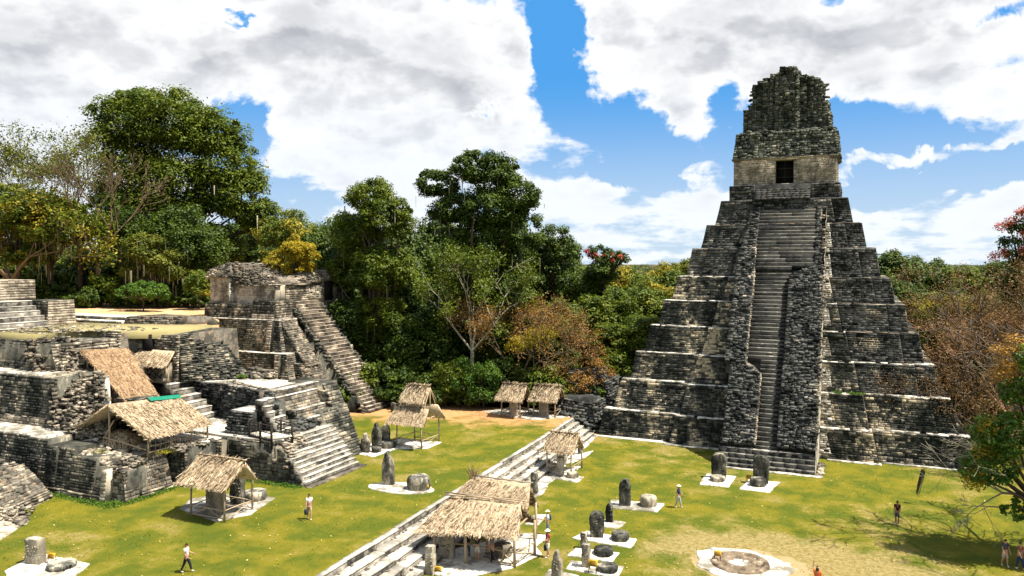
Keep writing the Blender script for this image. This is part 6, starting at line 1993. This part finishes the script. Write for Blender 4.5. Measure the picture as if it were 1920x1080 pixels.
for a, d, L, r in ((np.array(at(1945, 50, zt(935, 50))), (-1, -.45, -.02), 2.1, .11), (np.array(at(1900, 50, zt(955, 50))), (-1, -.3, -.25), 1.2, .06), (np.array(at(1930, 49, zt(880, 49))), (-1, -.3, .05), 1.5, .06),
                   (np.array(at(1930, 51, zt(850, 51))), (-1, -.2, .3), 1.5, .05), (np.array(at(1920, 51, zt(770, 51))), (-1, -.2, .2), 1.6, .05)):
    d = np.array(d, float); d /= np.linalg.norm(d)
    grow(segs, tips, a, d, L, r, 4, .42, -.02, .78, (2, 3), .014)
segs.append((np.array(at(2045, 50, 3.0)), np.array(at(1945, 50, zt(935, 50))), .25, .12))
m2 = MB(); segs_mesh(m2, segs, 5); m2.build('dead_limbs', M_BARKP, NT, 'stuff')
# a bare high-limbed tree outside the right edge whose shade falls on the lawn
x, y, _ = at(2095, 46)
bare_tree('grey_bare_tree', 'grey leafless tree by the right edge throwing branch shadows on the lawn', x, y, 0, 19, 1.0, 5, M_BARK, None, 0, .2, FG, .38, 7, (2, 3), .35, .06, 4.8, None, .04, .9)
# hanging strand of moss over the lawn
hm = thing('moss_strand', 'dark strand of moss hanging over the right lawn', 'moss', at(1733, 60, 4), None)
mp_ = np.array(at(1737, 60, zt(885, 60)))
P = mp_ + R.normal(0, .05, (120, 3))
ln = R.uniform(.5, 2.0, 120)
W = np.stack([R.normal(0, .014, 120), R.normal(0, .014, 120), np.zeros(120)], 1)
MB().add(np.stack([P - W, P + W, P + W * .4 - np.stack([.22 * ln, .1 * ln, ln], 1), P - W * .4 - np.stack([.22 * ln, .1 * ln, ln], 1)], 1).reshape(-1, 3), np.arange(480).reshape(-1, 4)).build('strands', flat('grey_moss', (.07, .065, .04), .4), hm, 'stuff')
e_ = np.array(at(1800, 60, zt(850, 60)))
MB().tube([tuple(e_ + np.array([2.5, .8, .8])), tuple(e_), tuple(mp_)], [.03, .02, .012], 4).build('twig', M_BARK, hm)

# low weeds at the wall feet
def weeds(name, pts, n, size, mat=None, spread=.25):
    P = np.array(pts)[R.integers(0, len(pts), n)] + R.normal(0, spread, (n, 3)) * np.array([1, 1, .35])
    P[:, 2] = np.maximum(P[:, 2], pts[0][2] + .02)
    Nn = R.normal(0, .7, (n, 3)) + np.array([0, 0, .5])
    Nn /= np.linalg.norm(Nn, axis=1)[:, None]
    V, Q = leaf_quads(P, Nn, size)
    link(name, raw_mesh(name, V, mat=mat or L_BRIGHT, quads=Q), None, 'stuff')
weeds('wall_foot_weeds', [(-56 + t * 8, 38.0, LZ) for t in np.linspace(0, 1, 30)] + [(-47.9, 38.9 + t * 4, LZ) for t in np.linspace(0, 1, 16)] + [(-48.6, 38.4, LZ)] * 6 + [(-47.3 + t * 8, 47.1, LZ) for t in np.linspace(0, 1, 30)], 9000, .12)
weeds('ledge_weeds', [(-52.2, 40.2, 4.6), (-47.6, 42.0, 4.6)], 400, .10, L_MIXY, .3)
weeds('temple_weeds', [(XC + 6.2, 82.0, 6.1), (XC + 7.6, 82.0, 6.1), (XC + 8.2, 82.0, 6.1)], 500, .16, L_BRIGHT, .2)
weeds('ruin_weeds', [(-53.4, 56.2, 8.1), (-53.2, 56.0, 8.1)], 220, .16, L_BRIGHT, .2)
# grass tufts and scattered dry leaves on both lawns
n = 16000
xx = R.uniform(-60, 22, n); yy = R.uniform(27, 80, n)
zz_ = np.where(xx < xtop(yy) - .3, LZ, 0.0)
ok = ~((xx > xtop(yy) - .3) & (xx < xtop(yy) + 4)) & ~((xx < -38) & (yy > 37)) & (xx > -60 + 0 * yy)
xx, yy, zz_ = xx[ok], yy[ok], zz_[ok]
n = len(xx)
P = np.stack([xx, yy, zz_ + .03], 1)
A = R.uniform(0, 2 * PI, n)
W = np.stack([np.cos(A), np.sin(A), 0 * A], 1) * R.uniform(.02, .05, n)[:, None]
U = np.stack([R.normal(0, .04, n), R.normal(0, .04, n), R.uniform(.03, .09, n)], 1)
V = np.stack([P - W, P + W, P + U], 1).reshape(-1, 3)
me = raw_mesh('grass_tufts', V, mat=M_LAWN, tris=np.arange(n * 3).reshape(-1, 3))
link('grass_tufts', me, None, 'stuff')
n = 2600
xx = R.uniform(-58, 20, n); yy = R.uniform(27, 80, n)
ok = ~((xx < -38) & (yy > 37)) & ~((xx > xtop(yy) - .2) & (xx < xtop(yy) + 3.6))
xx, yy = xx[ok], yy[ok]
zz_ = np.where(xx < xtop(yy), LZ, 0.0) + .07
n = len(xx)
Nn = np.stack([R.normal(0, .25, n), R.normal(0, .25, n), np.ones(n)], 1)
V, Q = leaf_quads(np.stack([xx, yy, zz_], 1), Nn / np.linalg.norm(Nn, axis=1)[:, None], .10)
link('fallen_leaves', raw_mesh('fallen_leaves', V, mat=flat('dry_leaf', (.42, .31, .10), .8), quads=Q), None, 'stuff')

# ------------------------------------------------------------------ people
def skin_obj(name, verts, edges, radii, mat, parent, xf, sub=1, root=0):
    me = bpy.data.meshes.new(name)
    me.from_pydata([xf(v) for v in verts], edges, [])
    o = bpy.data.objects.new(name, me)
    COL.objects.link(o)
    md = o.modifiers.new('skin', 'SKIN')
    md.use_smooth_shade = True
    for i, r in enumerate(radii):
        sv = me.skin_vertices[0].data[i]
        sv.radius = (r, r) if not hasattr(r, '__len__') else r
        sv.use_root = (i == root)
    if sub:
        o.modifiers.new('sub', 'SUBSURF').levels = sub
        o.modifiers['sub'].render_levels = sub
    dg = bpy.context.evaluated_depsgraph_get()
    new = bpy.data.meshes.new_from_object(o.evaluated_get(dg))
    bpy.data.objects.remove(o)
    new.name = name
    new.materials.clear()
    new.materials.append(mat)
    return link(name, new, parent)


def cloth(n, c): return flat('cloth_' + n, c, .06, .85)


SKIN_M = flat('skin', (.42, .22, .14), .05, .6)
SKIN_D = flat('darker_skin', (.24, .12, .07), .05, .6)
HAIR_D = flat('dark_hair', (.02, .014, .010), .2, .7)


def person(label, x, y, z, face, h=1.7, shirt=(.7, .7, .7), pants=(.03, .03, .05), shorts=False, hat=None, walk=0.0, arms=((.1, .15), (.1, .15)), hair=HAIR_D, skin=SKIN_M,
           bend=0.0, bag=None, pack=None, stripes=None, longhair=False, sleeve='short', vest=None):
    """arms: (forward swing, elbow bend) for left, right in radians; walk: stride half angle"""
    o = thing('person', label, 'person', (x, y, z), 'visitors walking on the plaza')
    k = h / 1.7
    c, s = math.cos(face), math.sin(face)

    def xf(v):
        return ((v[0] * c - v[1] * s) * k, (v[0] * s + v[1] * c) * k, v[2] * k)
    hipz = .90
    V, E_, Rr = [], [], []

    def add(p, r, par=None):
        V.append(p); Rr.append(r)
        if par is not None: E_.append((par, len(V) - 1))
        return len(V) - 1
    up = lambda d: (0, math.sin(bend) * d, math.cos(bend) * d)
    def T(a, d, f=0): u_ = up(d); return (a, u_[1] + f, hipz + u_[2])
    pel = add((0, 0, hipz), (.135, .10))
    wa = add(T(0, .20), (.125, .09), pel)
    ch = add(T(0, .42), (.155, .105), wa)
    nk = add(T(0, .56, .0), (.055, .055), ch)
    hd0 = add(T(0, .63, .015), (.062, .072), nk)
    hd1 = add(T(0, .71, .02), (.078, .092), hd0)
    hd2 = add(T(0, .78, .015), (.06, .07), hd1)
    legs, armsj = [], []
    for sd_, ph in ((-1, walk), (1, -walk)):
        hp = add((.09 * sd_, 0, hipz - .06), .092, pel)
        kn = add((.095 * sd_, math.sin(ph) * .42 + .02, hipz - .06 - math.cos(ph) * .40), .060, hp)
        ph2 = ph * .6 - (.25 if ph < 0 else 0) * (abs(walk) > .05)
        an = (.10 * sd_, V[kn][1] + math.sin(ph2) * .40, max(.07, V[kn][2] - math.cos(ph2) * .41))
        cf = add(((V[kn][0] + an[0]) / 2, (V[kn][1] + an[1]) / 2 - .015, V[kn][2] * .62 + an[2] * .38), .052, kn)
        a_ = add(an, .037, cf)
        he = add((an[0], an[1] + .04, max(.035, an[2] - .045)), .038, a_)
        toe = add((an[0] + .01 * sd_, an[1] + .17, max(.03, an[2] - .05)), .032, he)
        legs.append((hp, kn, cf, a_, he, toe))
    for sd_, (sw, eb) in ((-1, arms[0]), (1, arms[1])):
        sh = add((T(.165 * sd_, .50)), .052, ch)
        P0 = np.array(V[sh])
        d1 = np.array([.10 * sd_, math.sin(sw), -math.cos(sw)]); d1 /= np.linalg.norm(d1)
        P1 = P0 + d1 * .28
        d2 = np.array([.02 * sd_, math.sin(sw + eb), -math.cos(sw + eb)]); d2 /= np.linalg.norm(d2)
        P2 = P1 + d2 * .245
        el_ = add(tuple(P1), .040, sh)
        wr = add(tuple(P2), .026, el_)
        pm = add(tuple(P2 + d2 * .065), (.036, .018), wr)
        side = np.array([0, 1, 0]) if abs(d2[1]) < .7 else np.array([0, 0, 1])
        lat = np.cross(d2, np.array([1, 0, 0])); lat /= np.linalg.norm(lat) + 1e-6
        for fi, (off, ln_) in enumerate(((-.030, .065), (-.010, .080), (.011, .075), (.031, .058))):
            b0 = add(tuple(P2 + d2 * .095 + lat * off), .0095, pm)
            add(tuple(P2 + d2 * (.095 + ln_) + lat * off * 1.15 + np.array([-.02 * sd_, 0, 0])), .0085, b0)
        t0 = add(tuple(P2 + d2 * .05 + lat * .045), .011, wr)
        add(tuple(P2 + d2 * .10 + lat * .062 + np.array([-.015 * sd_, 0, 0])), .0095, t0)
        armsj.append((sh, el_, wr, pm, d2))
    skin_obj('body', V, E_, Rr, skin, o, xf, 1)
    # face
    fc = MB()
    H = np.array(V[hd1])
    def head(p): return tuple(np.array(xf(tuple(H + np.array(p)))) + np.array([x, y, z]))
    m2 = MB(); m2.tube([head((0, .085, .0)), head((0, .112, -.022))], [.012 * k, .017 * k], 5); m2.build('nose', skin, o)
    for sd_ in (-1, 1):
        m2 = MB(); m2.tube([head((.030 * sd_, .083, .012)), head((.030 * sd_, .092, .012))], [.011 * k, .009 * k], 5); m2.build('eye', M_BLACK, o)
        m2 = MB(); m2.tube([head((.078 * sd_, .0, .012)), head((.085 * sd_, -.004, -.028))], [.014 * k, .012 * k], 5); m2.build('ear', skin, o)
    m2 = MB(); m2.tube([head((-.022, .084, -.045)), head((.022, .084, -.045))], [.006 * k] * 2, 4); m2.build('mouth', cloth('lip', (.30, .08, .06)), o)
    # hair
    hv = []
    n = 10
    for i in range(5):
        ph = i / 4 * PI / 2
        for j in range(n):
            t = 2 * PI * j / n
            fr = 1.0 if math.sin(t) < .35 else .97
            hv.append(head((math.cos(t) * math.cos(ph) * .088 * fr, math.sin(t) * math.cos(ph) * .104 * fr - .012, (.012 if math.sin(t) > .3 else (-.055 if not longhair else -.15)) * (1 - i / 4) + math.sin(ph) * .105)))
    MB().add(hv, [(i * n + j, i * n + (j + 1) % n, (i + 1) * n + (j + 1) % n, (i + 1) * n + j) for i in range(4) for j in range(n)]).build('hair', hair, o, smooth=True)
    # shirt
    sm = cloth('shirt_%d' % abs(hash(shirt)) if False else 'shirt_' + '_'.join('%02d' % int(q * 99) for q in shirt), shirt)
    sv = [V[pel][:2] + (V[pel][2] - .02,), V[wa], V[ch], T(0, .52)]
    se, sr = [(0, 1), (1, 2), (2, 3)], [(.150, .118), (.140, .106), (.168, .120), (.075, .07)]
    for (sh, el_, wr, pm, d2) in armsj:
        i0 = len(sv); sv.append(V[sh]); sr.append(.068); se.append((2, i0))
        P0, P1 = np.array(V[sh]), np.array(V[el_])
        sv.append(tuple(P0 + (P1 - P0) * (.62 if sleeve == 'short' else 1.0))); sr.append(.058 if sleeve == 'short' else .052); se.append((i0, i0 + 1))
        if sleeve == 'long':
            sv.append(V[wr]); sr.append(.040); se.append((i0 + 1, i0 + 2))
    so_ = skin_obj('shirt', sv, se, sr, sm, o, xf, 1)
    if stripes:
        for zz_ in (.28, .40):
            rg = MB(); cy = T(0, zz_)
            ring = [(math.cos(t) * .170, cy[1] + math.sin(t) * .126, cy[2]) for t in np.linspace(0, 2 * PI, 14, endpoint=False)]
            Vv = [tuple(np.array(xf((a, b, c_ + dz_))) + np.array([x, y, z])) for dz_ in (-.02, .02) for (a, b, c_) in ring]
            rg.add(Vv, [(j, (j + 1) % 14, 14 + (j + 1) % 14, 14 + j) for j in range(14)]).build('stripe', cloth('stripe', stripes), so_)
    pmn = 'pants_' + '_'.join('%02d' % int(q * 99) for q in pants)
    pv, pe, pr = [(0, 0, hipz + .04), (0, 0, hipz - .03)], [(0, 1)], [(.146, .112), (.148, .114)]
    for (hp, kn, cf, a_, he, toe) in legs:
        i0 = len(pv)
        pv.append(V[hp]); pr.append(.104); pe.append((1, i0))
        K = np.array(V[kn])
        if shorts:
            pv.append(tuple(K + (np.array(V[hp]) - K) * .12)); pr.append(.088); pe.append((i0, i0 + 1))
        else:
            pv.append(tuple(K)); pr.append(.072); pe.append((i0, i0 + 1))
            pv.append(tuple(np.array(V[a_]) + (0, 0, .03))); pr.append(.056); pe.append((i0 + 1, i0 + 2))
    skin_obj('shorts' if shorts else 'trousers', pv, pe, pr, cloth(pmn, pants), o, xf, 1)
    for (hp, kn, cf, a_, he, toe) in legs:
        skin_obj('shoe', [tuple(np.array(V[he]) + (0, -.03, .005)), tuple(np.array(V[he]) + (0, .05, .0)), V[toe]], [(0, 1), (1, 2)], [.047, .045, .038], cloth('shoe', (.5, .5, .48)), o, xf, 1)
    if hat:
        m2 = MB(); vv = []
        for (r_, z_) in ((.17, .052), (.165, .062), (.098, .068), (.09, .13), (.05, .155), (.0, .158)):
            for j in range(14):
                t = 2 * PI * j / 14
                vv.append(head((math.cos(t) * r_, math.sin(t) * r_ * 1.1, z_)))
        m2.add(vv, [(i * 14 + j, i * 14 + (j + 1) % 14, (i + 1) * 14 + (j + 1) % 14, (i + 1) * 14 + j) for i in range(5) for j in range(14)])
        m2.build('hat', cloth('hat_' + '_'.join('%02d' % int(q * 99) for q in hat), hat), o, smooth=True)
    def blob(name, ctr, sx, sy, sz, mat, par):
        m2 = MB(); vv = []
        for i in range(6):
            ph = -PI / 2 + PI * i / 5
            for j in range(10):
                t = 2 * PI * j / 10
                q = abs(math.cos(ph)) ** .5
                vv.append(tuple(np.array(xf((ctr[0] + math.cos(t) * sx * q, ctr[1] + math.sin(t) * sy * q, ctr[2] + (abs(math.sin(ph)) ** .6) * math.copysign(1, math.sin(ph)) * sz))) + np.array([x, y, z])))
        m2.add(vv, [(i * 10 + j, i * 10 + (j + 1) % 10, (i + 1) * 10 + (j + 1) % 10, (i + 1) * 10 + j) for i in range(5) for j in range(10)])
        return m2.build(name, mat, par, smooth=True)
    if bag:
        t_ = thing('hand_bag', bag[1], 'bag', (x, y, z), None)
        sh, el_, wr, pm, d2 = armsj[1 if len(bag) < 3 else bag[2]]
        p = np.array(V[pm]) + d2 * .03 + np.array([0, 0, -.26])
        blob('bag', p, .13, .09, .20, cloth('bag_' + bag[1][:4], bag[0]), t_)
        m2 = MB(); a_ = tuple(np.array(xf(tuple(p + (0, .06, .17)))) + np.array([x, y, z])); b_ = tuple(np.array(xf(tuple(np.array(V[pm]) + d2 * .06))) + np.array([x, y, z])); c_ = tuple(np.array(xf(tuple(p + (0, -.06, .17)))) + np.array([x, y, z]))
        m2.tube([a_, b_, c_], .010, 4); m2.build('handle', cloth('bag_' + bag[1][:4], bag[0]), t_)
    if pack:
        t_ = thing('backpack', pack[1], 'backpack', (x, y, z), None)
        cc = T(0, .33, -.17)
        blob('pack_body', cc, .14, .09, .20, cloth('pack_' + '_'.join('%02d' % int(q * 99) for q in pack[0]), pack[0]), t_)
        for sd_ in (-1, 1):
            m2 = MB(); pts = [T(.09 * sd_, .18, -.14), T(.095 * sd_, .50, -.09), T(.095 * sd_, .535, .0), T(.095 * sd_, .46, .115), T(.10 * sd_, .25, .11)]
            m2.tube([tuple(np.array(xf(p)) + np.array([x, y, z])) for p in pts], .016, 5); m2.build('strap', cloth('pack_' + '_'.join('%02d' % int(q * 99) for q in pack[0]), pack[0]), t_)
    return o


def pp(u, v, z=0.0):
    a = gp(u, v, z)
    return a[0], a[1], z + .02


CAMDIR = PI + YAW       # facing the camera
RIGHT = -PI / 2 + YAW   # facing picture right
LEFT = PI / 2 + YAW
AWAY = YAW
person('woman in white top with red pattern and black leggings walking on the left lawn', *pp(350, 1073, LZ), RIGHT, 1.62, (.75, .72, .68), (.015, .018, .03), walk=.34, arms=((.3, .9), (-.1, .9)), stripes=(.55, .06, .05))
person('man in white shirt and brown shorts walking with a dark bag, left lawn', *pp(580, 974, LZ), CAMDIR + .25, 1.74, (.78, .78, .78), (.40, .29, .17), shorts=True, walk=.22, arms=((-.25, .15), (.3, .2)),
       bag=((.03, .035, .045), 'dark carrier bag held by the man in white shirt and brown shorts'))
person('person in dark red shirt, white cap and pale shorts beside the big shelter', *pp(1027, 1045), LEFT + .5, 1.76, (.22, .015, .02), (.62, .58, .48), shorts=True, hat=(.75, .70, .60), walk=.12, arms=((.5, 1.1), (.05, .1)),
       bag=((.02, .05, .11), 'dark blue bag held by the person in dark red', 1))
person('person in white shirt and straw hat standing behind the one in dark red', *pp(1027, 1003), LEFT, 1.68, (.80, .80, .80), (.10, .14, .22), hat=(.70, .52, .30), walk=.08, arms=((.5, 1.0), (.2, .5)), pack=((.03, .05, .10), 'small navy pack of the person in the straw hat'))
person('person in pale shirt with black backpack under the big thatched roof', *pp(877, 1047), AWAY + .3, 1.74, (.60, .58, .52), (.03, .035, .05), walk=.05, sleeve='long', arms=((.2, .6), (.2, .5)), pack=((.012, .012, .015), 'black backpack of a visitor in the shade of the big roof'))
person('person in dark green top and cream shorts under the big thatched roof', *pp(895, 1052), AWAY, 1.76, (.03, .04, .03), (.55, .50, .38), shorts=True, walk=.06, arms=((.4, 1.2), (.3, 1.2)), hat=(.5, .45, .35))
person('person in patterned shirt and black trousers at the right under the big roof', *pp(923, 1057), LEFT + .4, 1.75, (.22, .20, .15), (.015, .015, .02), walk=.14, arms=((.6, 1.2), (.1, .2)), stripes=(.05, .05, .05))
person('man in pale hat, dark blue shirt and grey trousers alone on the central lawn', *pp(1272, 952), RIGHT - .6, 1.72, (.03, .045, .09), (.33, .34, .33), hat=(.62, .56, .45), walk=.24, arms=((.35, .3), (-.2, .3)))
person('person in black and red top with dark shorts standing on the right lawn', *pp(1682, 984), LEFT + .9, 1.74, (.02, .012, .014), (.05, .055, .09), shorts=True, skin=SKIN_D, walk=.05, arms=((.1, .9), (.1, .4)), pack=((.28, .03, .02), 'red backpack of the dark-clothed person on the right lawn'))
person('person in orange top raising one arm, cut by the bottom edge', *pp(1532, 1118), AWAY - .4, 1.70, (.75, .10, .02), (.05, .05, .08), walk=.05, arms=((2.2, .9), (.2, .3)), longhair=True)
person('person in dark top and pale shorts in the shade at the right edge', *pp(1884, 1062), CAMDIR, 1.70, (.05, .05, .06), (.40, .30, .24), shorts=True, walk=.15, arms=((.2, .4), (.2, .4)))
person('person in reddish top and navy trousers in the corner shade at far right', *pp(1912, 1068), CAMDIR + .3, 1.72, (.22, .07, .05), (.03, .04, .09), walk=.2, arms=((.2, .4), (.2, .4)))
